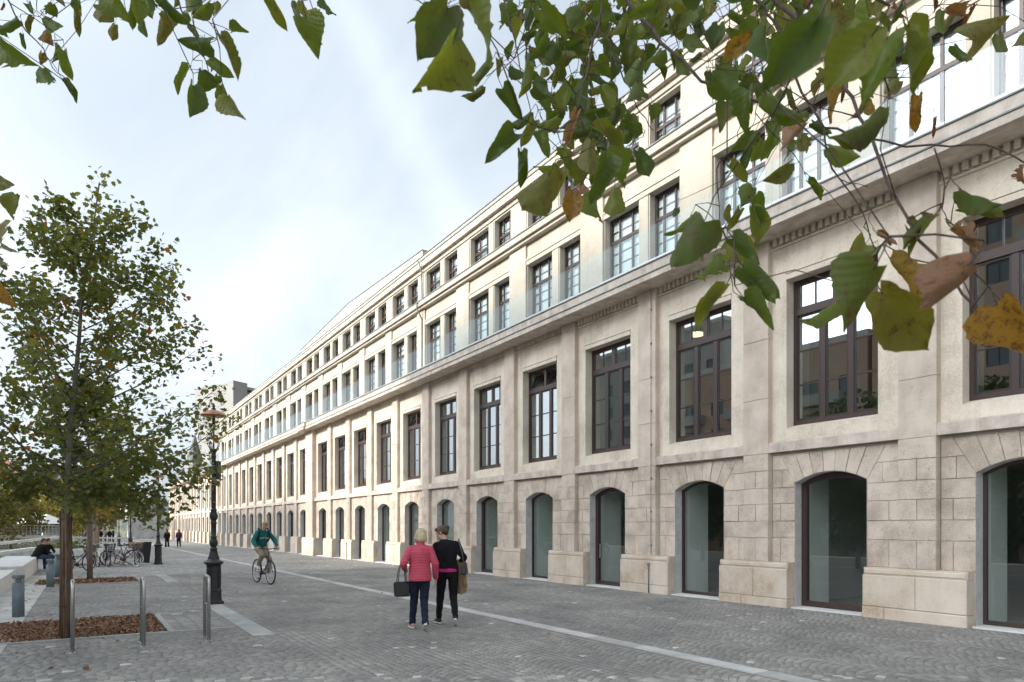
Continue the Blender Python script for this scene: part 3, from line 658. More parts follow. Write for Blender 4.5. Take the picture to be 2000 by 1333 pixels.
# far ground, river, banks
M['soil'] = noisy('park_ground', [(0, (.05, .055, .02)), (.5, (.10, .10, .04)), (1, (.16, .13, .07))], scale=.5, fine=12, bump=.3)
M['grass'] = noisy('bank_grass', [(0, (.04, .06, .015)), (.5, (.08, .11, .025)), (1, (.15, .15, .045))], scale=.9, fine=14, bump=.6, bdist=.05)
gr = MB().add([(-2500, -2500, -4.6), (2500, -2500, -4.6), (2500, 2500, -4.6), (-2500, 2500, -4.6)], [(0, 1, 2, 3)]).build('ground', M['soil']); tag(gr, kind='structure')
wm, t_, n_, l_, b_ = new_mat('river_water'); b_.inputs['Base Color'].default_value = (.035, .045, .025, 1); b_.inputs['Roughness'].default_value = .06
wn = n_.new('ShaderNodeTexNoise'); wn.inputs['Scale'].default_value = 2.2; wn.inputs['Detail'].default_value = 3; gw = n_.new('ShaderNodeNewGeometry'); l_.new(gw.outputs['Position'], wn.inputs['Vector'])
wb = n_.new('ShaderNodeBump'); wb.inputs['Strength'].default_value = .15; wb.inputs['Distance'].default_value = .05; l_.new(wn.outputs['Fac'], wb.inputs['Height']); l_.new(wb.outputs[0], b_.inputs['Normal'])
tag(MB().add([(-80, 16, -3.2), (320, 16, -3.2), (320, 36, -3.2), (-80, 36, -3.2)], [(0, 1, 2, 3)]).build('river', wm), kind='structure')
bk = MB()
prof = [(14.41, -.30), (14.42, -2.0), (18.5, -3.6)]; prof2 = [(30.5, -3.6), (34, -2.0), (40, -1.1), (60, -.9), (420, -.6)]
for P, nm in ((prof, 'river_bank'), (prof2, 'far_bank')):
    q = MB()
    for (y0, z0), (y1, z1) in zip(P[:-1], P[1:]): q.add([(-120, y0, z0), (420, y0, z0 - .6), (420, y1, z1 - .6), (-120, y1, z1)], [(0, 1, 2, 3)])
    tag(q.build(nm, [M['grass'] if nm == 'far_bank' else M['concrete']]), kind='structure')

# ---- setts: segmental arcs towards the facade, straight courses by the trees
STRIP = (5.58, 5.83)
beds = [(12.10, 14.60, 11.03, 13.9), (24.30, 26.45, 10.70, 13.4), (35.9, 38.3, 10.5, 13.3), (48.0, 50.4, 10.4, 13.2)]
def blocked(x, y):
    if STRIP[0] - .05 < y < STRIP[1] + .05: return True
    if 9.62 < y < 10.0 and (10.8 < x < 15.9 or 23.6 < x < 27.2): return True
    for a, b, c, d in beds[:2]:
        if a - .16 < x < b + .16 and 9.9 < y < d + .1: return True
    return False
setts = []   # x, y, angle, length, width
Wd = 1.24; Ra = Wd / 2 / math.sin(R(47)); nper = 13
for ci in range(0, 9):
    yc = .16 + Wd / 2 + ci * Wd if ci else .16 + Wd / 2
    for j in range(-5, 260):
        x0 = j * .112 - .3
        if x0 > 27.4 or x0 < -.5: continue
        for i in range(nper):
            th = R(-47 + 94 * (i + .5) / nper)
            x = x0 + Ra * math.cos(th) - Ra * .82; y = yc + Ra * math.sin(th)
            if y > 9.6 or y < .15 or x > 27.2: continue
            if not blocked(x, y): setts.append((x, y, th + math.pi / 2, Ra * R(94) / nper, .112 * max(math.cos(th), .72)))
row = 0; x = 2.0
while x < 27.0:
    y = 9.62 + (row % 2) * .06
    while y < 14.3:
        w = rnd.uniform(.10, .16)
        if y > yc + Wd / 2 - .25 or y > 9.6:
            big = 12.2 < x < 14.4 and 10.0 < y < 11
            if not blocked(x, y + w / 2) and not (y > 13.05): setts.append((x, y + w / 2, math.pi / 2, w, .105))
        y += w
    x += .105; row += 1
# larger square setts between the bark bed and the lamp row
x = 12.2
while x < 14.5:
    y = 10.08
    while y < 10.98: setts.append((x + .1, y + .11, math.pi / 2, .215, .195)); y += .225
    x += .205
S = np.array(setts); rg = np.random.default_rng(3)
S[:, 0] += rg.normal(0, .004, len(S)); S[:, 1] += rg.normal(0, .004, len(S)); S[:, 2] += rg.normal(0, .028, len(S))
P2 = S[:, :2] - np.array([CAM.x, CAM.y]); dep = P2 @ np.array([FW.x, FW.y]); lat = P2 @ np.array([RT.x, RT.y])
vis = (dep > 4.2) & (np.abs(lat) < dep * .80 + 1.2); S = S[vis]; dep = dep[vis]; lat = lat[vis]
infr = (np.abs(lat) < dep * .745) & (dep > 7.2); order = np.argsort(np.where(infr, dep, 1e9))
single = set(order[:280].tolist())
tint = np.clip(.12 + rg.beta(2.4, 2.4, len(S)) * .68 + (rg.random(len(S)) < .014) * .4, 0, 1)
# the straight-course area is a shade lighter and more even
hl, hw, hh = S[:, 3] / 2 - .005, S[:, 4] / 2 - .005, rg.normal(0, .0014, len(S))
cx_, cy_, an = S[:, 0], S[:, 1], S[:, 2]
ca, sa = np.cos(an), np.sin(an)
bv = []; bf = []
sing_m = MB(); sing_m.add([(-.5, -.5, -.03), (.5, -.5, -.03), (.5, .5, -.03), (-.5, .5, -.03), (-.5, -.5, -.006), (.5, -.5, -.006), (.5, .5, -.006), (-.5, .5, -.006), (-.42, -.42, 0), (.42, -.42, 0), (.42, .42, 0), (-.42, .42, 0)],
                          [(0, 1, 5, 4), (1, 2, 6, 5), (2, 3, 7, 6), (3, 0, 4, 7), (4, 5, 9, 8), (5, 6, 10, 9), (6, 7, 11, 10), (7, 4, 8, 11), (8, 9, 10, 11)])
sm = sing_m.mesh('sett', M['sett1'])
keep = np.array([i not in single for i in range(len(S))])
for i in sorted(single):
    inst('sett', sm, pav, (cx_[i], cy_[i], gz(cx_[i]) + hh[i]), (0, 0, an[i]), (hl[i] * 2, hw[i] * 2, 1))
K = np.where(keep)[0]; nK = len(K)
cor = np.array([(-1, -1), (1, -1), (1, 1), (-1, 1)], float)
V = np.zeros((nK, 8, 3))
jit = rg.normal(0, .003, (nK, 4, 2))
for q in range(4):
    lx = cor[q, 0] * hl[K] + jit[:, q, 0]; ly = cor[q, 1] * hw[K] + jit[:, q, 1]
    V[:, q, 0] = cx_[K] + ca[K] * lx - sa[K] * ly; V[:, q, 1] = cy_[K] + sa[K] * lx + ca[K] * ly
    V[:, q, 2] = -SLOPE * V[:, q, 0] - .022
    lx = cor[q, 0] * (hl[K] - .006) + jit[:, q, 0]; ly = cor[q, 1] * (hw[K] - .006) + jit[:, q, 1]
    V[:, 4 + q, 0] = cx_[K] + ca[K] * lx - sa[K] * ly; V[:, 4 + q, 1] = cy_[K] + sa[K] * lx + ca[K] * ly
    V[:, 4 + q, 2] = -SLOPE * V[:, 4 + q, 0] + hh[K]
F = np.array([(4, 5, 6, 7), (0, 1, 5, 4), (1, 2, 6, 5), (2, 3, 7, 6), (3, 0, 4, 7)])
F = (F[None] + (np.arange(nK) * 8)[:, None, None]).reshape(-1, 4)
me = bpy.data.meshes.new('setts'); me.vertices.add(nK * 8); me.vertices.foreach_set('co', V.reshape(-1))
me.loops.add(F.size); me.loops.foreach_set('vertex_index', F.reshape(-1)); me.polygons.add(len(F)); me.polygons.foreach_set('loop_start', np.arange(len(F)) * 4)
me.materials.append(M['sett']); at_ = me.attributes.new('tint', 'FLOAT', 'FACE'); at_.data.foreach_set('value', np.repeat(tint[K], 5))
me.update(calc_edges=True); me.validate(); tag(inst('sett', me, pav), kind='stuff')

# pale channel strip parallel to the facade, laid in slabs
def slab(x0, x1, y0, y1, h=.004, name='paving_slab', mt='slab', th=.05):
    g = .004; zs = [gz(x0), gz(x1)]
    mb = MB(); mb.add([(x0 + g, y0 + g, zs[0] - th), (x1 - g, y0 + g, zs[1] - th), (x1 - g, y1 - g, zs[1] - th), (x0 + g, y1 - g, zs[0] - th),
                       (x0 + g, y0 + g, zs[0] + h), (x1 - g, y0 + g, zs[1] + h), (x1 - g, y1 - g, zs[1] + h), (x0 + g, y1 - g, zs[0] + h)],
                      [(4, 5, 6, 7), (0, 1, 5, 4), (1, 2, 6, 5), (2, 3, 7, 6), (3, 0, 4, 7)])
    return mb
x = -2.0; far = MB()
while x < 130:
    mb = slab(x, x + 1.0, STRIP[0], STRIP[1])
    if x < 32: mb.build('paving_slab', M['slab'], pav)
    else: far.add(mb.v, mb.f)
    x += 1.0
tag(far.build('paving_slab', M['slab'], pav), kind='stuff')
# pale slabs along the lamp row
for s0 in (10.86, 23.6, 36.4, 49.0):
    for i in range(5 if s0 < 20 else 4):
        a = s0 + i * 1.0; slab(a, a + 1.0, 9.64, 9.98, .004 + .0006 * i).build('paving_slab', M['slab' if i % 3 == 0 else 'kerb'], pav)
# kerbs round the beds, bark mulch
M['mulch'] = noisy('bark_bed', [(0, (.05, .03, .018)), (1, (.14, .08, .045))], scale=20, bump=.8)
cm, t_, n_, l_, b_ = new_mat('bark_chips'); a_ = n_.new('ShaderNodeAttribute'); a_.attribute_name = 'tint'
r_ = ramp(n_, [(0, (.07, .032, .016)), (.45, (.20, .095, .045)), (.8, (.34, .18, .095)), (1, (.48, .30, .18))]); l_.new(a_.outputs['Fac'], r_.inputs[0]); l_.new(r_.outputs[0], b_.inputs['Base Color']); b_.inputs['Roughness'].default_value = .85
for bi, (x0, x1, y0, y1) in enumerate(beds):
    kw = .10
    for (a, b, c, d) in ((x0 - kw, x0, y0 - kw if bi else 10.05, y1), (x1, x1 + kw, y0 - kw if bi else 10.05, y1)):
        n = 4
        for i in range(n):
            c0 = c + (d - c) * i / n; slab(a, b, c0, c + (d - c) * (i + 1) / n, .012, th=.12).build('kerb', M['kerb'], pav)
    slab(x0, x1, y0 - kw, y0, .012, th=.12).build('kerb', M['kerb'], pav)
    MB().add([(x0, y0, gz(x0) - .010), (x1, y0, gz(x1) - .010), (x1, y1, gz(x1) - .010), (x0, y1, gz(x0) - .010)], [(0, 1, 2, 3)]).build('planting_bed', M['mulch'], pav)
    ch = MB(); n = 9000 if bi == 0 else 2600 if bi == 1 else 900
    for i in range(n):
        p = Vector((rnd.uniform(x0 + .02, x1 - .02), rnd.uniform(y0 + .02, y1 - .02), 0)); p.z = gz(p.x) + .005 + rnd.random() * .035
        E = Euler((rnd.gauss(0, .45), rnd.gauss(0, .45), rnd.random() * 6.28)).to_matrix(); L = rnd.uniform(.012, .036) * (1 if bi == 0 else 1.5); B = L * rnd.uniform(.25, .6)
        vs = [p + E @ Vector(q) for q in ((-L, -B * .6, 0), (0, -B, .006), (L, -B * .4, 0), (L * .9, B * .5, .004), (0, B, .008), (-L * .9, B * .6, 0))]
        ch.add(vs, [(0, 1, 4, 5), (1, 2, 3, 4)], 0, False, max(.001, min(1, rnd.betavariate(2, 2.2))))
    tag(ch.build('bark_chips', cm), kind='stuff')
# grass tuft by the second bed
gm = leafy('grass_blade', [(0, (.05, .08, .015)), (1, (.13, .16, .04))], .3)
gt = MB()
for i in range(350):
    p = Vector((rnd.uniform(24.4, 26.3), rnd.uniform(12.75, 13.3), 0)); p.z = gz(p.x); a = rnd.random() * 6.28; h = rnd.uniform(.05, .13); d = Vector((math.cos(a), math.sin(a), 0)); e = Vector((-d.y, d.x, 0)) * .006
    gt.add([p - e, p + e, p + d * h * .5 + Vector((0, 0, h))], [(0, 1, 2)], 0, False, rnd.random() + .001)
tag(gt.build('grass', gm), kind='stuff')
# pale concrete margin by the benches
for i in range(12):
    a = 8 + i * 1.8; slab(a, a + 1.8, 13.08, 14.38, .004, mt='concrete').build('margin_slab', M['concrete'], pav)
# ------------------------------------------------------------------ street lamps
def make_lamp(label, loc, box=True, group='cast iron lamps along the quay'):
    t = thing('street_lamp', label, 'lamp', loc, 0.0, group)
    b = MB(); b.lathe([(.215, 0), (.215, .05), (.175, .06), (.165, .10), (.160, .27), (.172, .285), (.172, .30), (.150, .315), (.150, .335)], 8, smooth=False)
    b.lathe([(.148, .335), (.148, .80), (.158, .81), (.158, .83), (.142, .84)], 8, smooth=False)
    for i in range(8):
        a = 2 * math.pi * i / 8; Mx = Matrix.Rotation(a, 3, 'Z')
        b.cbox(Mx @ Vector((.1415, 0, .57)), (.006, .030, .19), M=Mx)
    b.build('base', M['iron'], t)
    s = MB(); s.lathe([(.150, .84), (.165, .86), (.205, .885), (.210, .91), (.175, .93), (.150, .945), (.118, .98), (.120, 1.00), (.100, 1.05), (.080, 1.13), (.068, 1.18), (.085, 1.19), (.085, 1.205), (.055, 1.225), (.055, 1.24), (.078, 1.28), (.088, 1.33), (.074, 1.38), (.058, 1.42), (.056, 1.44), (.068, 1.45), (.068, 1.465), (.055, 1.48),
                       (.052, 1.74), (.066, 1.755), (.066, 1.775), (.056, 1.79), (.058, 1.83), (.076, 1.87), (.086, 1.91), (.074, 1.96), (.058, 2.02), (.066, 2.04), (.066, 2.06), (.052, 2.08)], 16)
    s.lathe([(.050, 2.08), (.050, 2.40), (.047, 3.20), (.058, 3.21), (.058, 3.23), (.046, 3.25), (.046, 3.30), (.060, 3.33), (.085, 3.36), (.085, 3.385), (.03, 3.39)], 16, flute=.10, smooth=False)
    s.build('shaft', M['iron'], t)
    g = MB(); g.lathe([(.118, 3.62), (.238, 4.11)], 24, caps=False); gm = g.build('lantern_glass', M['lamp_glass'], t)
    k = MB(); k.lathe([(.016, 3.38), (.016, 4.14)], 8); k.torus((0, 0, 3.615), .122, .012, 'z', 24, 6)
    for i in range(4):
        a = math.pi / 4 + i * math.pi / 2; d = Vector((math.cos(a), math.sin(a), 0))
        k.tube([d * .06 + Vector((0, 0, 3.37)), d * .13 + Vector((0, 0, 3.44)), d * .165 + Vector((0, 0, 3.55)), d * .15 + Vector((0, 0, 3.62)), d * .12 + Vector((0, 0, 3.63))], .009, 6)
    for i in (0,):
        k.lathe([(.03, 3.9), (.035, 4.0), (.03, 4.1)], 10)
    k.build('lantern_cage', M['iron'], t)
    h = MB(); h.lathe([(.262, 4.105), (.268, 4.125), (.255, 4.145), (.20, 4.19), (.115, 4.225), (.055, 4.245), (.045, 4.26)], 28); h.build('lantern_hood', M['copper'], t)
    f = MB(); f.lathe([(.045, 4.26), (.05, 4.275), (.022, 4.29), (.030, 4.31), (.034, 4.33), (.018, 4.355), (.008, 4.39)], 12); f.build('finial', M['iron'], t)
    if box:
        q = MB(); d = RT; e = FW
        c = d * .105 + Vector((0, 0, 2.92)); Mx = Matrix(((d.x, e.x, 0), (d.y, e.y, 0), (0, 0, 1)))
        q.cbox(c, (.035, .05, .20), M=Mx); q.cbox(d * .06 + Vector((0, 0, 3.02)), (.03, .012, .012), M=Mx); q.cbox(d * .06 + Vector((0, 0, 2.82)), (.03, .012, .012), M=Mx)
        q.cbox(d * .09 + Vector((0, 0, 2.64)), (.028, .04, .04), M=Mx)
        q.build('loudspeaker', M['iron'], t)
        for z in (2.60, 2.75, 2.86, 3.02): MB().torus((0, 0, z), .052, .005, 'z', 16, 5).build('clamp_band', M['steel'], t)
    return t
def gpt(x, y): return (x, y, gz(x))
make_lamp('nearest black lamp post, with copper hood, clear lantern and a speaker box on its shaft', gpt(16.15, 9.75))
make_lamp('black lamp post beside the litter bin and crate bicycle', gpt(36.17, 9.19), False)
make_lamp('black lamp post behind the crate bicycle, before the poster panel', gpt(63.5, 8.95), False)
make_lamp('farthest black lamp post, behind the white tyred bicycle', gpt(84.0, 9.0), False)

# ------------------------------------------------------------------ bicycle hoops, bollard lights, bin
def hoop(loc, label):
    t = thing('bicycle_hoop', label, 'bike rack', loc, 0, 'steel bicycle hoops by the bark bed')
    r = .024; Lh = .40; h = .93; c = .09
    pts = [(0, 0, -.02), (0, 0, h - c)] + [(c - c * math.cos(R(a)), 0, h - c + c * math.sin(R(a))) for a in (30, 60, 90)]
    pts += [(Lh - c + c * math.sin(R(a)), 0, h - c + c * math.cos(R(a))) for a in (0, 30, 60, 90)] + [(Lh, 0, -.02)]
    MB().tube(pts, r, 12).build('hoop_tube', M['steel'], t)
    MB().tube([(0, 0, .52), (Lh, 0, .52)], .014, 8).build('crossbar', M['steel'], t)
    for x in (0, Lh): MB().lathe([(.045, .0), (.045, .006), (.026, .010)], 12, (x, 0, 0)).build('foot_plate', M['steel'], t)
hoop(gpt(10.68, 12.29), 'steel hoop directly before the reed wrapped trunk')
hoop(gpt(10.70, 11.46), 'steel hoop before the middle of the near bark bed')
hoop(gpt(10.76, 10.62), 'steel hoop nearest the black lamp post')
def bollard(loc, label):
    t = thing('bollard_light', label, 'bollard', loc, 0, 'grey bollard lights by the bench')
    MB().lathe([(.098, -.03), (.098, .64)], 20).build('post', M['bollard'], t)
    b = MB(); b.lathe([(.06, .64), (.06, .72)], 12)
    for i in range(3):
        a = i * 2.09 + .6; b.box(.082 * math.cos(a) - .012, .082 * math.cos(a) + .012, .082 * math.sin(a) - .012, .082 * math.sin(a) + .012, .64, .72)
    b.build('lens', simple('bollard_lens', (.55, .55, .52), .3) if 'lens' not in M else M['lens'], t)
    MB().lathe([(.098, .72), (.1, .73), (.098, .78), (.09, .79)], 20).build('cap', M['bollard'], t)
M['lens'] = simple('bollard_lens', (.30, .30, .29), .25)
bollard(gpt(15.72, 13.2), 'nearest grey bollard light, left of the reed wrapped trunk')
bollard(gpt(23.6, 12.98), 'grey bollard light in front of the seated couple')
bollard(gpt(28.4, 12.93), 'farthest grey bollard light, partly behind the reed wrapped trunk')
t = thing('litter_bin', 'black tapered litter bin standing behind the crate bicycle', 'bin', gpt(38.3, 9.62))
b = MB(); b.add([(-.20, -.20, 0), (.20, -.20, 0), (.20, .20, 0), (-.20, .20, 0), (-.29, -.29, .98), (.29, -.29, .98), (.29, .29, .98), (-.29, .29, .98)], [(0, 3, 2, 1), (0, 1, 5, 4), (1, 2, 6, 5), (2, 3, 7, 6), (3, 0, 4, 7)]); b.build('bin_body', M['iron'], t)
b = MB(); b.box(-.31, .31, -.31, -.27, .97, 1.02); b.box(-.31, .31, .27, .31, .97, 1.02); b.box(-.31, -.27, -.27, .27, .97, 1.02); b.box(.27, .31, -.27, .27, .97, 1.02); b.build('rim', M['iron'], t)

# ------------------------------------------------------------------ benches, terrace and rails on the river side
def bench(x0, x1, y0, y1, h, label):
    t = thing('concrete_bench', label, 'bench', gpt(x0, y0), 0, 'white concrete benches at the water edge')
    n = max(1, int(round((x1 - x0) / 2.1)))
    for i in range(n):
        a = (x1 - x0) * i / n; c = (x1 - x0) * (i + 1) / n
        mb = MB(); mb.box(a + .004, c - .004, 0, y1 - y0, -.35, h); o = mb.build('bench_block', M['white_conc'], t)
        bv = o.modifiers.new('b', 'BEVEL'); bv.width = .012; bv.segments = 2
    return t
bench(8.0, 25.6, 13.92, 14.6, .33, 'low long white concrete bench running past the nearest bollard')
bench(25.7, 34.3, 13.75, 14.85, .52, 'raised white concrete bench where the couple sits')
def rail(name, p, q, label, cat, w=.16, h=.07, posts=6, group=None, post_h=.9):
    p = Vector(p); q = Vector(q); t = thing(name, label, cat, (p.x, p.y, p.z - post_h), 0, group)
    d = q - p; n = Vector((-d.y, d.x, 0)).normalized() * w / 2; o = Vector((0, 0, post_h)); u = Vector((0, 0, h))
    mb = MB(); mb.add([o - n, o + n, o + n + d, o - n + d, o - n + u, o + n + u, o + n + d + u, o - n + d + u], [(0, 3, 2, 1), (4, 5, 6, 7), (0, 1, 5, 4), (1, 2, 6, 5), (2, 3, 7, 6), (3, 0, 4, 7)]); mb.build('handrail', M['white_conc'], t)
    for i in range(posts):
        c = o + d * (i + .5) / posts; MB().box(c.x - .02, c.x + .02, c.y - .02, c.y + .02, c.z - post_h - .3, c.z).build('post', M['steel'], t)
        if i < posts - 1:
            e = o + d * (i + 1.5) / posts
            g = MB(); g.add([c - Vector((0, 0, post_h - .05)), e - Vector((0, 0, post_h - .05)), e - Vector((0, 0, .08)), c - Vector((0, 0, .08))], [(0, 1, 2, 3)]); g.build('glass_panel', M['rail_glass'], t)
rail('river_railing', at(-60, 1071, 34), at(116, 1052, 58), 'white flat handrail on glass along the terrace, topmost of the river rails', 'railing', .3, .16, 8)
rail('river_railing', at(116, 1052, 58), at(262, 1053, 60), 'level white handrail behind the parked bicycles', 'railing', .3, .14, 6)
rail('ramp_railing', at(-40, 1089, 27), at(68, 1073, 38), 'sloping white ramp edge left of the seated couple', 'railing', .35, .12, 5)
pA, pB = gp(-40, 41), gp(258, 43)
d = pB - pA; n = Vector((-d.y, d.x, 0)).normalized() * .45
t = thing('terrace_wall', 'low white concrete wall across the quay behind the bicycles', 'wall', pA)
for i in range(8):
    a = d * i / 8 * 1.0; c = d * ((i + 1) / 8 - .001); z0, z1 = -.4, .44 + (gz(44) - gz(41)) * 0
    mb = MB(); mb.add([a - n + Vector((0, 0, z0)), c - n + Vector((0, 0, z0)), c + n + Vector((0, 0, z0)), a + n + Vector((0, 0, z0)), a - n + Vector((0, 0, z1)), c - n + Vector((0, 0, z1)), c + n + Vector((0, 0, z1)), a + n + Vector((0, 0, z1))],
                      [(0, 3, 2, 1), (4, 5, 6, 7), (0, 1, 5, 4), (1, 2, 6, 5), (2, 3, 7, 6), (3, 0, 4, 7)]); mb.build('wall_block', M['white_conc'], t)

# ------------------------------------------------------------------ bicycles
M['tyre'] = simple('black_tyre', (.018, .018, .018), .75); M['tyre_cream'] = simple('cream_tyre', (.62, .58, .50), .7)
M['chrome'] = simple('bike_metal', (.55, .55, .55), .3, .9); M['rubber'] = simple('black_rubber', (.02, .02, .02), .6)
M['wicker'] = noisy('wood_crate', [(0, (.33, .22, .12)), (1, (.50, .36, .22))], scale=12, stretch=(1, 1, 6), bump=.2)
M['mesh_basket'] = simple('black_wire', (.025, .025, .027), .5)
def bike(label, loc, heading, paint, city=True, basket=None, tyre='tyre', group='parked bicycles', lean=0.0, wr=.345, step=True):
    """Wheels at y=+-.53; forward is local +Y."""
    t = thing('bicycle', label, 'bicycle', loc, heading - math.pi / 2, group); t.rotation_euler.x = 0; t.rotation_euler.y = lean
    pm = simple('bike_paint', paint, .35); wb = .53
    F, Rr = Vector((0, wb, wr)), Vector((0, -wb, wr)); BB = Vector((0, -.10, .29)); ST = Vector((0, -.27, .80)); HT = Vector((0, .36, .86)); HB = Vector((0, .40, .70))
    f = MB()
    f.tube([HB, BB], .018, 8); f.tube([BB, ST], .016, 8)
    if city: f.tube([HB + Vector((0, -.02, .06)), BB + (ST - BB) * .35], .016, 8)
    else: f.tube([HT - Vector((0, 0, .03)), BB + (ST - BB) * .88], .016, 8)
    for s in (-1, 1):
        f.tube([BB + Vector((s * .03, 0, 0)), Rr + Vector((s * .055, 0, 0))], .010, 6); f.tube([ST * .98 + Vector((s * .02, 0, 0)), Rr + Vector((s * .055, 0, 0))], .009, 6)
        f.tube([HB + Vector((s * .045, 0, -.02)), F + Vector((s * .055, 0, 0))], .012, 6)
    f.tube([HT, HB], .020, 8); f.tube([HB + Vector((-.05, 0, -.02)), HB + Vector((.05, 0, -.02))], .016, 6)
    f.build('bicycle_frame', pm, t)
    for c, fr in ((F, 1), (Rr, 0)):
        w = MB(); w.torus(c, wr - .02, .021, 'x', 32, 8); wo_ = w.build('wheel', M[tyre], t)
        w = MB(); w.torus(c, wr - .048, .011, 'x', 32, 6); w.lathe([(.02, -.045), (.02, .045)], 8); w.build('rim', M['chrome'], wo_)
        w = MB()
        for i in range(18):
            a = 2 * math.pi * i / 18; d_ = Vector((0, math.cos(a), math.sin(a))); w.tube([c + Vector(((.03 if i % 2 else -.03), 0, 0)), c + d_ * (wr - .05)], .0016, 3, caps=False)
        w.build('spokes', M['chrome'], wo_)
    if city:
        for c, a0, a1 in ((F, 20, 150), (Rr, 20, 190)):
            g = MB(); n = 12
            for i in range(n):
                q = []
                for a in (a0 + (a1 - a0) * i / n, a0 + (a1 - a0) * (i + 1) / n):
                    for s in (-.03, .03): q.append(c + Vector((s, math.cos(R(a)) * (wr + .02), math.sin(R(a)) * (wr + .02))))
                g.add([q[0], q[1], q[3], q[2]], [(0, 1, 2, 3)])
            g.build('mudguard', pm, t)
        g = MB(); g.box(-.06, .06, -.78, -.40, .73, .745); g.tube([(.05, -.7, .735), (.05, -.53, wr)], .006, 5); g.tube([(-.05, -.7, .735), (-.05, -.53, wr)], .006, 5); g.build('rear_rack', M['rubber'], t)
        MB().tube([(-.05, -.2, .28), (-.16, -.28, .0)], .010, 6).build('kickstand', M['chrome'], t)
    b = MB(); hz = .98 if city else 1.02
    b.tube([HT, Vector((0, .33, hz)), Vector((0, .37, hz + .02))], .014, 8)
    if city: pts = [(-.29, .10, hz + .03), (-.27, .24, hz + .06), (-.14, .36, hz + .05), (0, .37, hz + .02), (.14, .36, hz + .05), (.27, .24, hz + .06), (.29, .10, hz + .03)]
    else: pts = [(-.35, .30, hz + .05), (-.20, .35, hz + .04), (0, .38, hz + .02), (.20, .35, hz + .04), (.35, .30, hz + .05)]
    b.tube(pts, .012, 8); hb = b.build('handlebar', M['chrome'] if city else M['rubber'], t)
    g = MB()
    for s in (-1, 1):
        e0 = Vector(pts[0 if s < 0 else -1]); e1 = Vector(pts[1 if s < 0 else -2]); g.tube([e0, e0 + (e1 - e0) * .55], .018, 8)
    g.build('grip', M['rubber'], hb)
    g = MB(); st = ST + Vector((0, -.03, .10 if city else .16))
    g.tube([ST - Vector((0, 0, .05)), st], .014, 8); g.ell(st + Vector((0, -.06, .03)), (.10 if city else .075, .10, .045), 12, 6); g.ell(st + Vector((0, .06, .03)), (.035, .13, .03), 10, 6); g.build('saddle', M['rubber'], t)
    g = MB(); g.lathe([(.085, -.006), (.085, .006)], 20)
    g.v = [(BB.x + .055 + z, BB.y + x, BB.z + y) for x, y, z in g.v]
    g.tube([BB + Vector((.075, 0, 0)), BB + Vector((.08, .10, -.12))], .010, 6); g.tube([BB - Vector((.075, 0, 0)), BB + Vector((-.08, -.10, .12))], .010, 6); g.tube([BB - Vector((.08, 0, 0)), BB + Vector((.08, 0, 0))], .022, 8)
    g.cbox(BB + Vector((.13, .10, -.12)), (.045, .04, .012)); g.cbox(BB + Vector((-.13, -.10, .12)), (.045, .04, .012)); g.build('crankset', M['rubber'], t)
    g = MB(); g.ell((0, .44, .80 if city else .98), (.035, .045, .035), 10, 6); g.build('headlight', M['chrome'], t)
    if basket:
        bx, by, bz0, bz1 = .20, .16, .76, 1.0; cy = .58
        if basket == 'crate':
            g = MB(); x1, y1 = .24, .17
            for zz in range(3): 
                z0 = bz0 + .06 + zz * .085
                for q in ((-x1, x1, cy - y1, cy - y1 + .015), (-x1, x1, cy + y1 - .015, cy + y1), (-x1, -x1 + .015, cy - y1 + .015, cy + y1 - .015), (x1 - .015, x1, cy - y1 + .015, cy + y1 - .015)): g.box(*q, z0, z0 + .075)
            g.box(-x1, x1, cy - y1, cy + y1, bz0 + .03, bz0 + .05); g.build('crate', M['wicker'], t)
        else:
            g = MB()
            for zz in range(7):
                z = bz0 + (bz1 - bz0) * zz / 6; k = .8 + .2 * zz / 6; pts2 = [(-bx * k, cy - by * k, z), (bx * k, cy - by * k, z), (bx * k, cy + by * k, z), (-bx * k, cy + by * k, z), (-bx * k, cy - by * k, z)]
                g.tube(pts2, .006 if zz < 6 else .011, 4, smooth=False)
            for i in range(28):
                s_ = i / 28 * 4; e = int(s_); fr_ = s_ - e; C4 = [(-1, -1), (1, -1), (1, 1), (-1, 1), (-1, -1)]
                cx2 = C4[e][0] + (C4[e + 1][0] - C4[e][0]) * fr_; cy2 = C4[e][1] + (C4[e + 1][1] - C4[e][1]) * fr_
                g.tube([(cx2 * bx * .8, cy + cy2 * by * .8, bz0), (cx2 * bx, cy + cy2 * by, bz1)], .005, 4, smooth=False)
            g.box(-bx * .8, bx * .8, cy - by * .8, cy + by * .8, bz0, bz0 + .01); g.build('basket', M['mesh_basket'], t)
    return t
def hd(dx, dy): return math.atan2(dy, dx)
bike('dark city bicycle with wire basket, nearest the reed wrapped trunk', gpt(31.3, 12.35), hd(.75, -.66), (.03, .03, .032), True, 'wire')
bike('white city bicycle parked right of the second tree trunk', gpt(35.4, 11.75), hd(-.9, -.2), (.62, .60, .55), True, None, lean=.05)
bike('black bicycle with wire basket beside the white city bicycle', gpt(35.6, 11.3), hd(-.93, -.12), (.03, .03, .035), True, 'wire', lean=-.04)
bike('black bicycle with cream tyres and front basket, seen side on', gpt(34.9, 10.55), hd(-.60, -.62), (.025, .025, .03), True, 'wire', 'tyre_cream')
bike('old black bicycle leaning behind the cream tyred one', gpt(36.0, 10.75), hd(-.35, .90), (.03, .03, .03), True, None, lean=.06)
bike('bicycle carrying a wooden crate before the litter bin', gpt(36.4, 10.02), hd(-.93, .2), (.06, .06, .065), True, 'crate')
bike('small white bicycle leaning on the far end of the facade', gpt(111.6, .62), hd(.98, -.1), (.75, .75, .74), True, None, lean=.1)

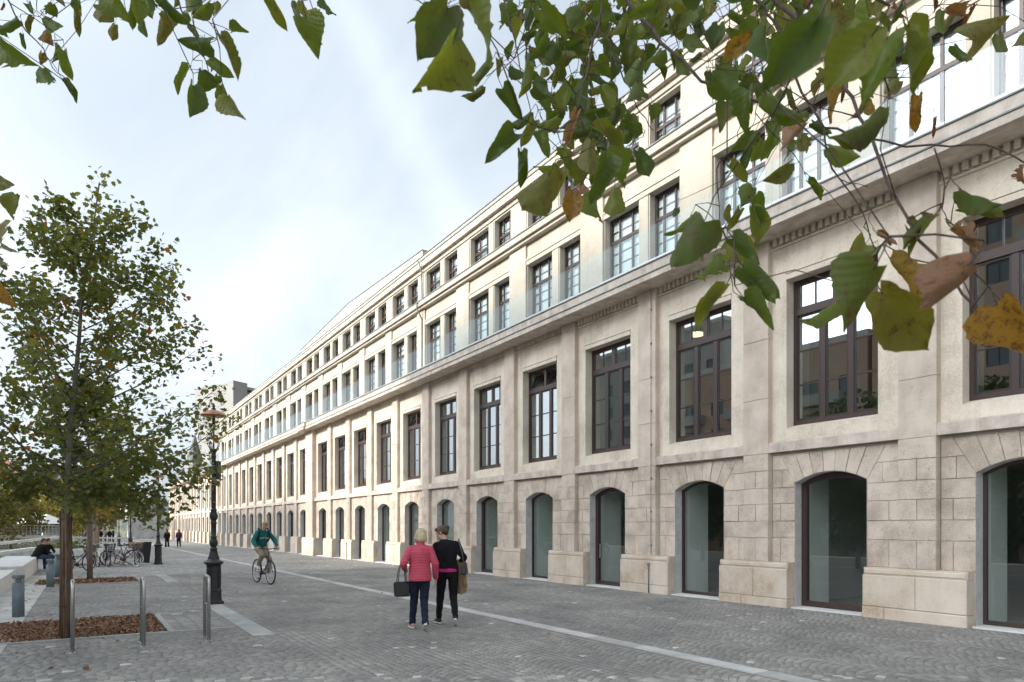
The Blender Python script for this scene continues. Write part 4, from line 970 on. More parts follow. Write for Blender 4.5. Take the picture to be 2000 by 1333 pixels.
# ------------------------------------------------------------------ young street trees
def leaf_blade(lobes=True):
    """A lobed leaf outline folded along its midrib (unit length)."""
    o = [(.10, .0), (.34, .10), (.50, .30), (.30, .42), (.42, .66), (.20, .70), (0, 1.0)] if lobes else [(.18, .0), (.40, .22), (.38, .50), (.22, .78), (0, 1.0)]
    v = [(0, .04, 0)] + [(x, y, .10 * x) for x, y in o[:-1]] + [(0, 1.0, -.05)] + [(-x, y, .10 * x) for x, y in reversed(o[:-1])]
    k = len(o); n = len(v)
    return v, [tuple(range(0, k + 1)), (0,) + tuple(range(k, n))]
LB = leaf_blade(True); LS = leaf_blade(False)
def young_tree(name, label, loc, H, crown0, prof, lean, seed, leaf_len, nleaf, stops, wrap_h, wrap_mat, wr, trunk_r, nbr=34, wrap=True, group=None, singles=0, reeds=True, asym=None, extra=(), loose=.055):
    r = random.Random(seed); t = thing(name, label, 'tree', loc, 0, group)
    lean = Vector(lean)
    def axis(z): q = max(0, (z - crown0) / (H - crown0)); return Vector((lean.x * q ** 1.4, lean.y * q ** 1.4, z))
    tr = MB(); zs = [-.1 + (H + .1) * i / 12 for i in range(13)]
    tr.tube([axis(z) + Vector((r.gauss(0, .012), r.gauss(0, .012), 0)) for z in zs], [max(.010, trunk_r * (1 - .92 * max(0, z) / H) * (1.0 if z > .3 else 1.25)) for z in zs], 10)
    tr.build('trunk', M['bark'], t)
    br = MB(); pts = []
    for i in range(nbr):
        q = (i + .5) / nbr; z0 = crown0 + (H - crown0) * .86 * q ** 1.05; a = i * 2.399 + r.gauss(0, .3); d = Vector((math.cos(a), math.sin(a), 0))
        zt = z0 + (H - z0) * r.uniform(.22, .42); L = prof((zt - crown0) / (H - crown0)) * r.uniform(.75, 1.08)
        if asym: L *= 1 + asym[0] * max(0, d.dot(asym[1]))
        b0 = axis(z0); b2 = axis(zt) + d * L; b1 = b0 * .5 + b2 * .5 + Vector((0, 0, -.10 * L)) + Vector((r.gauss(0, .05), r.gauss(0, .05), 0))
        if q < .3: b2.z -= .55 * L * r.random() * (1 - q * 2); b1.z -= .1 * L
        P = [b0, b0 * .45 + b1 * .4 + b2 * .15, b1 * .6 + b2 * .4, b2]
        rb = trunk_r * .30 * (1 - .6 * q); br.tube(P, [rb, rb * .75, rb * .5, rb * .2], 5)
        for s in range(9):
            k = .22 + .78 * (s + r.random()) / 9; w = P[1] if k < .4 else P[2]
            c = b0 * (1 - k) ** 2 + b1 * 2 * k * (1 - k) + b2 * k * k
            dd = (d * r.uniform(.2, .9) + Vector((r.gauss(0, .7), r.gauss(0, .7), r.uniform(-.35, .6)))).normalized() * r.uniform(.18, .42) * (.5 + L * .35)
            br.tube([c, c + dd * .5 + Vector((0, 0, .02)), c + dd], [rb * .28, rb * .2, .002], 4)
            pts.append((c, dd))
        pts.append((b2 - d * .1, d * .15 + Vector((0, 0, .1))))
    for z0, lat, fwd, ze in extra:      # low drooping boughs
        e = RT * lat + FW * fwd + Vector((0, 0, ze)); b0 = axis(z0); md = b0 * .45 + e * .55 + Vector((0, 0, .28)); P = [b0, b0 * .6 + md * .4 + Vector((0, 0, .08)), md, e]; br.tube(P, [.014, .011, .007, .003], 5)
        dh = (e - b0); dh.z = 0; dh.normalize()
        for s in range(14):
            k = .3 + .7 * (s + r.random()) / 14; c = b0 * (1 - k) ** 2 + md * 2 * k * (1 - k) + e * k * k; dd = (dh * r.uniform(.1, .8) + Vector((r.gauss(0, .6), r.gauss(0, .6), r.uniform(-.7, .3)))).normalized() * r.uniform(.18, .38)
            br.tube([c, c + dd * .5 + Vector((0, 0, .02)), c + dd], [.004, .003, .0015], 4); pts.append((c, dd))
    for z in np.linspace(crown0 + (H - crown0) * .75, H, 8): pts.append((axis(z), Vector((r.gauss(0, .12), r.gauss(0, .12), .12))))
    br.build('branch', M['bark'], t)
    cr = MB(); lm = leafy('tree_leaf', stops, .42); v0, f0 = LB
    sm_ = []
    per = nleaf / len(pts)
    for c, dd in pts:
        base = min(.98, max(.02, r.gauss(.38, .15)))
        for i in range(int(per + r.random())):
            p = c + dd * r.uniform(.15, 1.05) + Vector((r.gauss(0, loose), r.gauss(0, loose), r.gauss(-.03, loose)))
            L = leaf_len * r.uniform(.65, 1.2); E = Euler((r.gauss(-.5, .55), r.gauss(0, .6), r.random() * 6.283)).to_matrix()
            tv = min(1, max(.005, base + r.gauss(0, .12) + (.45 if r.random() < .035 else 0)))
            cr.add([p + E @ (Vector(q) * L) for q in v0], f0, 0, False, tv)
    tag(cr.build('crown', lm, t), kind='stuff')
    if singles:
        lmo = leafy('tree_leaf_single', stops, .42, attr=False); sme = MB().add(v0, f0).mesh('leaf', lmo)
        fr = sorted(pts, key=lambda q: (Vector(loc) + q[0] - CAM).length)
        for i in range(singles):
            c, dd = fr[i % (len(fr) // 2)]
            p = c + dd * r.uniform(.5, 1.1) + Vector((r.gauss(0, .05), r.gauss(0, .05), r.gauss(-.02, .04)))
            L = leaf_len * r.uniform(.85, 1.25); inst('leaf', sme, t, p, (r.gauss(-.5, .5), r.gauss(0, .6), r.random() * 6.28), (L, L, L))
    if wrap:
        if reeds:
            n = 34; ms = [MB() for _ in range(3)]
            mm = []
            for j in range(3):
                mb = MB(); mb.tube([(0, 0, 0), (r.gauss(0, .006), r.gauss(0, .006), wrap_h * .5), (0, 0, wrap_h + .03 * j - .03)], .0105, 5); mm.append(mb.mesh('reed', wrap_mat))
            for i in range(n):
                a = 2 * math.pi * i / n; q = wr + r.gauss(0, .004); o = inst('reed', mm[i % 3], t, (q * math.cos(a), q * math.sin(a), -.02), (0, 0, r.random() * 6))
                o.rotation_euler = (-.012 * math.sin(a) * -1, .012 * math.cos(a), 0)
            MB().lathe([(wr - .008, 0), (wr + .004, wrap_h - .02)], 16).build('wrap_backing', wrap_mat, t)
            for z in (wrap_h * .25, wrap_h * .62, wrap_h * .93): MB().torus((0, 0, z), wr + .013 + z * .006, .004, 'z', 20, 4).build('wire_tie', M['rubber'], t)
        else: MB().lathe([(wr, -.02), (wr * 1.02, wrap_h)], 16, flute=.08).build('reed_wrap', wrap_mat, t)
    return t
oak = [(0, (.075, .100, .036)), (.4, (.125, .150, .050)), (.66, (.17, .172, .055)), (.84, (.13, .115, .028)), (.93, (.24, .12, .03)), (1, (.33, .11, .03))]
def prof_a(q): return 2.45 * (1 - q) ** .75 * (.80 + .30 * min(1, q * 5)) + .12
young_tree('young_tree', 'nearest young tree, dark green crown, trunk wrapped in brown reed, in the near bark bed', gpt(12.25, 12.39), 6.8, 1.95, prof_a, (-.36, -.42, 0), 5, .080, 11800, oak, 1.92, M['reed'], .080, .068, 44, singles=220, group='young trees in the bark beds', asym=(.16, RT), loose=.095, extra=[(2.5, 1.55, .1, 1.98), (2.35, 1.25, -.35, 1.86), (2.45, .95, .5, 1.84), (2.7, 1.95, .3, 2.2), (2.3, .7, -.6, 1.95), (2.8, 2.15, -.2, 2.5), (2.4, -.9, .2, 2.1), (2.6, -1.4, -.3, 2.2)])
oak2 = [(0, (.055, .08, .026)), (.5, (.105, .13, .038)), (.8, (.14, .13, .035)), (1, (.28, .15, .04))]
young_tree('young_tree', 'second young tree, pale reed wrapped trunk, in the second bark bed', gpt(25.75, 12.0), 7.0, 2.0, prof_a, (.1, .1, 0), 11, .12, 9500, oak2, 1.95, M['reed_pale'], .085, .07, 44, reeds=False, group='young trees in the bark beds')
yel = [(0, (.09, .085, .022)), (.4, (.18, .15, .035)), (.75, (.30, .21, .05)), (1, (.32, .15, .04))]
for i, (x, y, l_) in enumerate([(39.5, 11.7, 'third young tree, yellow green, behind the crate bicycle'), (53.0, 11.4, 'yellowing young tree behind the third, before the farthest lamps'), (67.0, 11.2, 'farthest yellow young tree on the quay')]):
    young_tree('young_tree', l_, gpt(x, y), 6.2 + .3 * i, 2.0, prof_a, (.1, 0, 0), 20 + i, .17, 1300, yel, 1.9, M['reed_pale'], .10, .07, 22, reeds=False, group='young trees in the bark beds')

# ------------------------------------------------------------------ big trees on the far bank
def big_tree(seed, H, Rc, stops, nleaf, ll, trunk_h=.28, dense=1.0):
    r = random.Random(seed); tr = MB(); tr.tube([(0, 0, -.5), (r.gauss(0, .1), r.gauss(0, .1), H * .3), (r.gauss(0, .3), r.gauss(0, .3), H * .62), (r.gauss(0, .4), r.gauss(0, .4), H * .92)], [H * .026, H * .02, H * .011, .02], 8)
    lumps = []
    for i in range(15):
        a = i * 2.4 + r.gauss(0, .3); z = H * (trunk_h + (.98 - trunk_h) * (i + .5) / 15); q = (z / H - trunk_h) / (1 - trunk_h); rr = Rc * (1.1 * math.sin(math.pi * min(1, .16 + q * .80)) ** .8) * r.uniform(.45, .85)
        c = Vector((math.cos(a) * rr, math.sin(a) * rr, z)); lumps.append((c, Rc * r.uniform(.30, .48)))
        tr.tube([(0, 0, z * .62), c * .5 + Vector((0, 0, z * .33)), c], [H * .009, H * .006, .015], 5)
        for s in range(3): tr.tube([c * .7 + Vector((0, 0, z * .24)), c + Vector((r.gauss(0, 1), r.gauss(0, 1), r.gauss(.2, .6))) * Rc * .28], [H * .004, .008], 4)
    lumps.append((Vector((0, 0, H * .62)), Rc * .55))
    cr = MB(); v0, f0 = LS
    for i in range(nleaf):
        c, q = lumps[i % len(lumps)]; d = Vector((r.gauss(0, 1), r.gauss(0, 1), r.gauss(0, .8))).normalized(); p = c + d * q * r.uniform(.35, 1.08) ** .6
        E = Euler((r.gauss(-.4, .6), r.gauss(0, .6), r.random() * 6.28)).to_matrix(); L = ll * r.uniform(.6, 1.3)
        tv = min(1, max(.005, .45 + .20 * math.sin(c.x * 3 + c.z * 2) + r.gauss(0, .16)))
        cr.add([p + E @ (Vector(v) * L) for v in v0], f0, 0, False, tv)
    return tr.mesh('trunk', M['bark']), cr.mesh('crown', leafy('autumn_leaf', stops, .28))
K_yel = [(0, (.09, .085, .022)), (.4, (.19, .16, .04)), (.7, (.31, .24, .065)), (1, (.42, .28, .09))]
K_ol = [(0, (.06, .065, .022)), (.5, (.135, .13, .04)), (.8, (.22, .18, .055)), (1, (.34, .23, .07))]
K_dk = [(0, (.02, .03, .012)), (.5, (.045, .06, .02)), (1, (.10, .10, .03))]
KIND = [(big_tree(1, 13, 5.2, K_yel, 5200, .42), 'yellow green tree'), (big_tree(2, 12, 5.0, K_ol, 5200, .42), 'olive tree'), (big_tree(3, 16, 6.0, K_dk, 5200, .5), 'dark green tree')]
def bank_tree(u, dep, kind, s, label, z=None, xy=None):
    p = gp(u, dep) if xy is None else Vector((*xy, 0)); p.z = (-1.6 if z is None else z)
    t = thing('bank_tree', label, 'tree', p, rnd.random() * 6.28, 'autumn trees on the far bank'); (tm, cm_), _ = KIND[kind]
    inst('trunk', tm, t, (0, 0, 0), (0, 0, 0), (s, s, s)); tag(inst('crown', cm_, t, (0, 0, 0), (0, 0, 0), (s, s, s)), kind='stuff')
    return t
bank_tree(20, 74, 1, .62, 'olive tree over the footbridge end, left of the white pavilion')
bank_tree(75, 96, 0, .72, 'yellow green tree behind the white pavilion')
bank_tree(120, 88, 0, .66, 'yellow tree right behind the reed wrapped trunk')
bank_tree(165, 104, 1, .70, 'olive tree seen between the two wrapped trunks')
bank_tree(205, 118, 0, .72, 'yellow tree above the far crowd', z=-.6)
bank_tree(238, 132, 0, .66, 'yellow tree left of the grey end wall', z=-.7)
bank_tree(-30, 66, 1, .60, 'olive green tree at the left end of the far bank')
bank_tree(-10, 120, 0, .95, 'tall yellow tree far behind the footbridge')
bank_tree(286, 124, 1, .52, 'small olive tree in front of the grey end wall', z=-.7)
# trees outside the frame that the glass doors mirror
for i, (x, y, k, s) in enumerate([(6, 27, 2, .62), (15, 25, 2, .66), (25, 27, 2, .70), (36, 26, 2, .62), (47, 28, 1, .66), (58, 27, 2, .55), (70, 29, 1, .60), (-6, 26, 2, .64)]):
    q = bank_tree(0, 0, k, s, 'leafy tree on the opposite bank seen only as a reflection in the glass doors', z=-2.2, xy=(x, y)); q['group'] = 'trees mirrored in the glass doors'
# shrubs at the water edge
def shrub(u, dep, h, label, stops):
    p = gp(u, dep); t = thing('shrub', label, 'shrub', (p.x, p.y, p.z - .6), 0, 'shrubs on the river bank'); cr = MB(); v0, f0 = LS; r = random.Random(int(u * 7))
    for i in range(900):
        d = Vector((r.gauss(0, 1), r.gauss(0, 1), abs(r.gauss(0, .8)))).normalized(); q = Vector((d.x * h * 1.5, d.y * h * 1.5, d.z * h)) * r.uniform(.4, 1.05); E = Euler((r.gauss(-.3, .6), r.gauss(0, .6), r.random() * 6.28)).to_matrix(); L = .24 * r.uniform(.6, 1.3)
        cr.add([q + E @ (Vector(v) * L) for v in v0], f0, 0, False, min(1, max(.01, r.gauss(.5, .2))))
    MB().tube([(0, 0, -.3), (0, 0, h * .6)], .05, 5).build('stem', M['bark'], t); tag(cr.build('foliage', leafy('shrub_leaf', stops, .3), t), kind='stuff')
for u, dp, h, l_ in ((150, 62, 1.5, 'bright green shrub between the wrapped trunks'), (120, 64, 1.3, 'green shrub right beside the reed wrapped trunk'), (60, 72, 1.1, 'dull green shrub below the footbridge'), (20, 70, 1.0, 'low shrub at the footbridge end')):
    shrub(u, dp, h, l_, [(0, (.04, .06, .012)), (.6, (.10, .14, .02)), (1, (.22, .20, .04))])

# ------------------------------------------------------------------ things far behind
def flat_building(name, label, cat, origin, ax, wid, dep, h, wallm, rows, cols, wz, wh, ww, roofm=None, hip=0.0, group=None, balc=None, z0=-1.0, sides=True):
    """Box building; ax = direction (unit, XY) of its front; windows set in real openings on front and left side."""
    ax = Vector((ax[0], ax[1], 0)).normalized(); t = thing(name, label, cat, origin, math.atan2(ax.y, ax.x), group)
    holes = []
    for rw in range(rows):
        for c in range(cols):
            xc = wid * (c + .5) / cols; z = wz[0] + rw * wz[1]; holes.append((xc - ww / 2, xc + ww / 2, z, z + wh))
    mb = MB()
    holes_wall(mb, 0, wid, z0, h, holes, 0, .2, 0, 0)
    mb.add([(0, 0, z0), (0, -dep, z0), (0, -dep, h), (0, 0, h)], [(0, 1, 2, 3)], 0); mb.add([(wid, 0, z0), (wid, -dep, z0), (wid, -dep, h), (wid, 0, h)], [(3, 2, 1, 0)], 0)
    mb.add([(0, -dep, z0), (wid, -dep, z0), (wid, -dep, h), (0, -dep, h)], [(0, 1, 2, 3)], 0)
    mb.build('wall', wallm, t)
    rm = roofm or M['concrete']; mb = MB(); e = .35
    if hip: mb.add([(-e, e, h), (wid + e, e, h), (wid + e, -dep - e, h), (-e, -dep - e, h), (min(wid, dep) * .45, -dep / 2, h + hip), (wid - min(wid, dep) * .45, -dep / 2, h + hip)], [(0, 1, 5, 4), (1, 2, 5), (2, 3, 4, 5), (3, 0, 4), (3, 2, 1, 0)])
    else: mb.box(-.15, wid + .15, -dep - .15, .15, h, h + .5)
    mb.build('roof', rm, t)
    if holes:
        a, b, c, d = 0, ww, 0, wh
        wmesh = MB(); wmesh.box(0, .06, -.16, -.1, 0, wh); wmesh.box(ww - .06, ww, -.16, -.1, 0, wh); wmesh.box(.06, ww - .06, -.16, -.1, 0, .06); wmesh.box(.06, ww - .06, -.16, -.1, wh - .06, wh); wmesh.box(ww / 2 - .03, ww / 2 + .03, -.16, -.1, .06, wh - .06); wm_ = wmesh.mesh('window', M['bead'])
        pm_ = MB().box(.05, ww - .05, -.15, -.13, .05, wh - .05).mesh('pane', M['far_pane'])
        for hq in holes: w = inst('window', wm_, t, (hq[0], 0, hq[2])); inst('pane', pm_, w)
    if balc:
        bm = MB(); bm.box(0, balc[1], 0, 1.1, 0, .15); bm.box(0, balc[1], 1.04, 1.1, .15, 1.05); bm.box(0, .06, 0, 1.04, .15, 1.05); bm.box(balc[1] - .06, balc[1], 0, 1.04, .15, 1.05); bmm = bm.mesh('balcony', balc[2])
        for rw in range(rows):
            for x in balc[0]: inst('balcony', bmm, t, (x, .01, wz[0] + rw * wz[1] - .9))
    return t
M['far_pane'] = simple('dark_pane', (.05, .06, .07), .12, 0, .6)
M['tower'] = noisy('tower_panel', [(0, (.27, .257, .24)), (1, (.33, .315, .295))], scale=.15, fine=3, bump=0)
M['brick'] = noisy('brown_render', [(0, (.34, .23, .165)), (1, (.45, .32, .24))], scale=.3, fine=4, bump=0)
M['pink'] = noisy('pink_render', [(0, (.50, .36, .28)), (1, (.60, .46, .36))], scale=.3, fine=4, bump=0)
M['slate'] = noisy('slate_roof', [(0, (.10, .105, .115)), (1, (.20, .205, .215))], scale=3, fine=8, bump=.2)
M['redtile'] = noisy('red_tile', [(0, (.26, .11, .07)), (1, (.38, .18, .12))], scale=2, fine=8, bump=.2)
M['orange_panel'] = simple('orange_panel', (.50, .25, .16), .7)
# apartment tower
cN = at(446, 1027, 192); cN.z = -1
wl_ = at(380, 1027, 199) - cN; dirL = Vector((wl_.x, wl_.y, 0)); wr_ = at(520, 1027, 205) - cN; dirR = Vector((wr_.x, wr_.y, 0))
wd = dirL.length; dn = dirL.normalized(); nrm = Vector((-dn.y, dn.x, 0))
if nrm.dot(CAM - cN) < 0: org, ax_ = cN + dirL, -dn
else: org, ax_ = cN, dn
tw = flat_building('apartment_tower', 'pale apartment tower block rising behind the far end of the stone building', 'building', org, ax_, wd, 14, 42.3, M['tower'], 12, 3, (3.5, 3.0), 1.5, 1.6, M['tower'], z0=0)
lx = 0 if ax_ == dn else wd
# its receding side: stair slab, loggias and orange panels on the side away from the left face
sgn = -1 if ax_ == dn else 1; xs_ = lx
sb = MB(); sb.box(min(xs_, xs_ + sgn * 2.4), max(xs_, xs_ + sgn * 2.4), -4.5, .3, 0, 43.2); sb.build('stair_slab', M['tower'], tw)
for rw in range(13):
    z = 3 + rw * 3.0; q = MB(); a_, b_2 = sorted((xs_ + sgn * .02, xs_ + sgn * 1.6)); q.box(a_, b_2, -13.5, -4.6, z, z + .9); q.box(a_, b_2, -13.5, -4.6, z + 2.6, z + 2.95); q.build('loggia', M['tower'], tw)
    q = MB(); a_, b_2 = sorted((xs_ + sgn * .02, xs_ + sgn * .1)); q.box(a_, b_2, -13.4, -10.8, z + .95, z + 2.55, 0); q.build('orange_panel', M['orange_panel'], tw)
    q = MB(); q.box(a_, b_2, -10.7, -4.8, z + .95, z + 2.55, 0); q.build('window', M['far_pane'], tw)
# slate roofed house with turret, concrete end wall, poster, pavilion, footbridge
hs = flat_building('slate_roofed_house', 'grey house with slate hip roof and pointed turret beyond the facade end', 'house', at(360, 1027, 150) * 1, (0, 1), 9, 14, 11.2, M['tower'], 2, 3, (5, 3.2), 1.6, 1.0, M['slate'], 4.0)
hs.location = (164, -16.2, .8); hs.rotation_euler = (0, 0, R(90))
q = MB(); q.lathe([(1.5, 6), (1.5, 15.0), (1.75, 15.1)], 8, (7.5, -2, 0), smooth=False); q.build('turret', M['tower'], hs)
q = MB(); q.lathe([(1.9, 15.1), (.95, 18.2), (.05, 21.2)], 8, (7.5, -2, 0), smooth=False); q.build('turret_roof', M['slate'], hs)
ew = thing('concrete_end_wall', 'plain grey concrete building closing the far end of the facade', 'building', (136, -1.2, gz(136)))
for i in range(4):
    for j in range(3): MB().box(.004, 12, i * 1.7 + .01, i * 1.7 + 1.69, j * 2.2 + .01 - (.8 if j == 0 else 0), j * 2.2 + 2.19).build('wall_panel', M['concrete'], ew)
MB().box(-.2, 12.2, -.2, 7.0, 6.6, 6.9).build('roof_slab', M['concrete'], ew)
q = MB(); q.box(-.02, 0, 1.2, 2.6, 4.4, 5.6); q.build('window', M['far_pane'], ew)
pp = thing('poster_panel', 'upright lit poster panel at the left edge of the grey end wall', 'sign', (134.5, 5.9, gz(134)))
MB().box(0, .25, 0, 1.5, 0, 3.4).build('panel_frame', M['steel'], pp)
pmat, pt, pn, pl, pb = new_mat('poster_print'); pg = pn.new('ShaderNodeNewGeometry'); pno = pn.new('ShaderNodeTexNoise'); pno.inputs['Scale'].default_value = .9; pl.new(pg.outputs['Position'], pno.inputs['Vector'])
pr = ramp(pn, [(.3, (.55, .62, .66)), (.45, (.30, .42, .34)), (.55, (.70, .66, .45)), (.7, (.78, .74, .70))]); pl.new(pno.outputs['Fac'], pr.inputs[0]); pl.new(pr.outputs[0], pb.inputs['Base Color'])
MB().box(-.03, -.004, .1, 1.4, .3, 3.2).build('poster', pmat, pp)
pv = thing('pavilion_tent', 'white roofed pavilion among the trees on the far bank', 'tent', gp(78, 84), R(40))
q = MB(); q.add([(-3, -2, 2.4), (3, -2, 2.4), (3, 2, 2.4), (-3, 2, 2.4), (-1.2, 0, 3.6), (1.2, 0, 3.6)], [(0, 1, 5, 4), (1, 2, 5), (2, 3, 4, 5), (3, 0, 4), (3, 2, 1, 0)]); q.build('tent_roof', simple('white_canvas', (.72, .72, .70), .8), pv)
for x in (-2.9, 2.9):
    for y in (-1.9, 1.9): MB().tube([(x, y, -1.5), (x, y, 2.4)], .06, 6).build('tent_pole', M['steel'], pv)
MB().box(-2.7, 2.7, -1.7, -1.6, -1.5, 2.2).build('tent_wall', M['far_pane'], pv)
A_, B_ = at(-80, 1045, 66), at(116, 1046, 76); d = B_ - A_; n = Vector((-d.y, d.x, 0)).normalized()
fb = thing('footbridge', 'grey footbridge with mesh railing crossing the river at the left', 'bridge', A_)
q = MB(); q.add([Vector((0, 0, -.35)), n * 3 + Vector((0, 0, -.35)), d + n * 3 + Vector((0, 0, -.35)), d + Vector((0, 0, -.35)), Vector((0, 0, 0)), n * 3, d + n * 3, d], [(0, 3, 2, 1), (4, 5, 6, 7), (0, 1, 5, 4), (1, 2, 6, 5), (2, 3, 7, 6), (3, 0, 4, 7)]); q.build('deck', M['concrete'], fb)
pm2 = MB().box(-.03, .03, -.03, .03, 0, 1.05).mesh('rail_post', M['steel'])
nP = 26
for i in range(nP): inst('rail_post', pm2, fb, d * i / (nP - 1)); inst('rail_post', pm2, fb, n * 3 + d * i / (nP - 1))
for o in (Vector((0, 0, 0)), n * 3):
    for z in (1.05, .75, .45, .2): MB().tube([o + Vector((0, 0, z)), o + d + Vector((0, 0, z))], .03 if z > 1 else .012, 5).build('rail_bar', M['steel'], fb)
# houses across the river (seen through the trees at the left)
flat_building('riverside_house', 'cream house with red roof at the left edge behind the trees', 'house', (168, 46, -1), (.4, .9), 22, 12, 10.5, M['upper'], 3, 7, (2, 3.1), 1.6, 1.1, M['redtile'], 4.5)
flat_building('riverside_house', 'pink house with red roof showing above the second tree', 'house', (205, 25, -1), (.3, .95), 20, 12, 14.0, M['pink'], 3, 6, (2, 3.4), 1.7, 1.1, M['redtile'], 5.0)
flat_building('riverside_house', 'tall cream house behind the crowd between the trees', 'house', (230, 12, -1), (.2, .98), 18, 12, 16.0, M['upper'], 4, 5, (2, 3.4), 1.8, 1.1, M['slate'], 4.0)
# apartment blocks on the opposite bank: outside the frame, brown ones mirrored in the glass, the tall and pale ones set for shade
flat_building('apartment_block', 'tall brown apartment block with pale balconies, sized to shade the lower facade, mirrored in the nearest first floor windows', 'building', (33.6, 45, -1), (-1, 0.0), 31, 12, 31.0, M['brick'], 9, 8, (2.2, 3.1), 1.6, 1.7, M['concrete'], 0, None, ([3 + 8.2 * i for i in range(3)], 4.6, M['tower']))  # placed and heightened to shade the foreground and lower facade
flat_building('apartment_block', 'lower brown apartment block with pale balconies mirrored beside the tall one', 'building', (60, 45, -1), (-1, 0.0), 26, 12, 19.3, M['brick'], 5, 7, (2.2, 3.1), 1.6, 1.7, M['concrete'], 0, None, ([3 + 8.2 * i for i in range(3)], 4.6, M['tower']))
flat_building('apartment_block', 'unseen pale apartment block added on the opposite bank to shade the farther bays', 'building', (84, 50, -1), (-1, 0.0), 30, 12, 26.5, M['tower'], 7, 8, (2.2, 3.1), 1.6, 1.7, M['concrete'], 0)  # unseen block added to put the farther lower bays in shade
# ------------------------------------------------------------------ the linden whose boughs hang into the top of the picture
lin = thing('linden_tree', 'big linden overhead, its drooping green and browning leaves filling the top of the view', 'tree', (-2.33, 11.26, 0))
LO = Vector((-2.33, 11.26, 0))
lr = random.Random(41)
def linden_leaf(seed, curl, fold, droop, ragged, n=9):
    """Heart-shaped serrate blade, unit length along +Y, curled about its midrib and drooping at the tip."""
    r = random.Random(seed); rows = 17; vs = []; cols = [-1, -.66, -.33, 0, .33, .66, 1]
    px_ = [0, .03, .10, .2, .3, .4, .5, .6, .7, .8, .9, 1]; pw2 = [.16, .30, .40, .465, .485, .475, .44, .385, .31, .21, .10, .006]
    prof = [float(np.interp(i / (rows - 1), px_, pw2)) for i in range(rows)]
    for i in range(rows):
        y = i / (rows - 1)
        for c in cols:
            w = prof[i] * (1 + (.028 * (-1) ** i + r.gauss(0, ragged) if abs(c) == 1 else 0))
            yy = y - (.13 * abs(c) * (1 - y) ** 4 if i < 6 else 0) + (.05 if c == 1 else 0) * (i > 2)
            a = c * w
            ang = curl * (a / .5) * (1 + .35 * math.sin(y * 5 + seed))
            x = math.sin(ang) / max(.15, abs(curl)) * .5 if abs(curl) > .05 else a
            z = (1 - math.cos(ang)) / max(.15, abs(curl)) * .5 + fold * abs(a)
            z += -droop * y * y + .025 * math.sin(9 * y + 4 * c + seed) + r.gauss(0, .008)
            vs.append((x, yy, z))
    fs = []
    for i in range(rows - 1):
        for j in range(6):
            if ragged > .055 and abs(cols[j] + cols[j + 1]) > 1.2 and r.random() < .22: continue
            fs.append((i * 7 + j, i * 7 + j + 1, (i + 1) * 7 + j + 1, (i + 1) * 7 + j))
    return MB().add(vs, fs, 0, True)
C_g = [(0, (.048, .078, .014)), (.35, (.07, .108, .018)), (.7, (.10, .135, .022)), (1, (.135, .145, .026))]
C_o = [(0, (.060, .088, .016)), (.5, (.095, .112, .020)), (1, (.135, .125, .024))]
C_y = [(0, (.16, .11, .018)), (.5, (.22, .13, .02)), (1, (.25, .12, .025))]
C_b = [(0, (.13, .06, .03)), (.5, (.19, .10, .055)), (1, (.26, .16, .10))]
LMAT = {'g': leafy('linden_green', C_g, .38, False, .45, .05), 'o': leafy('linden_olive', C_o, .36, False, .5, .40), 'y': leafy('linden_yellow', C_y, .36, False, .55, .6), 'b': leafy('linden_brown', C_b, .25, False, .7, .3)}
shapes = [(1, .9, .18, .22, .018), (2, -1.3, .1, .30, .018), (3, 1.8, .05, .35, .025), (4, .6, .35, .15, .02), (5, 2.6, .0, .25, .03), (6, -.8, .25, .40, .06)]
LM = {}
for c in LMAT:
    for s in shapes:
        LM[c, s[0]] = linden_leaf(s[0], s[1] * (1.15 if c == 'b' else 1), s[2], s[3], s[4] * (2.2 if c in 'by' else 1)).mesh('leaf', LMAT[c])
leaves = []   # (base px, tip px, colour)
def Z(off, sc, rowsx):
    for b0, b1, t0, t1, c in rowsx: leaves.append(((off[0] + b0 / sc, off[1] + b1 / sc), (off[0] + t0 / sc, off[1] + t1 / sc), c))
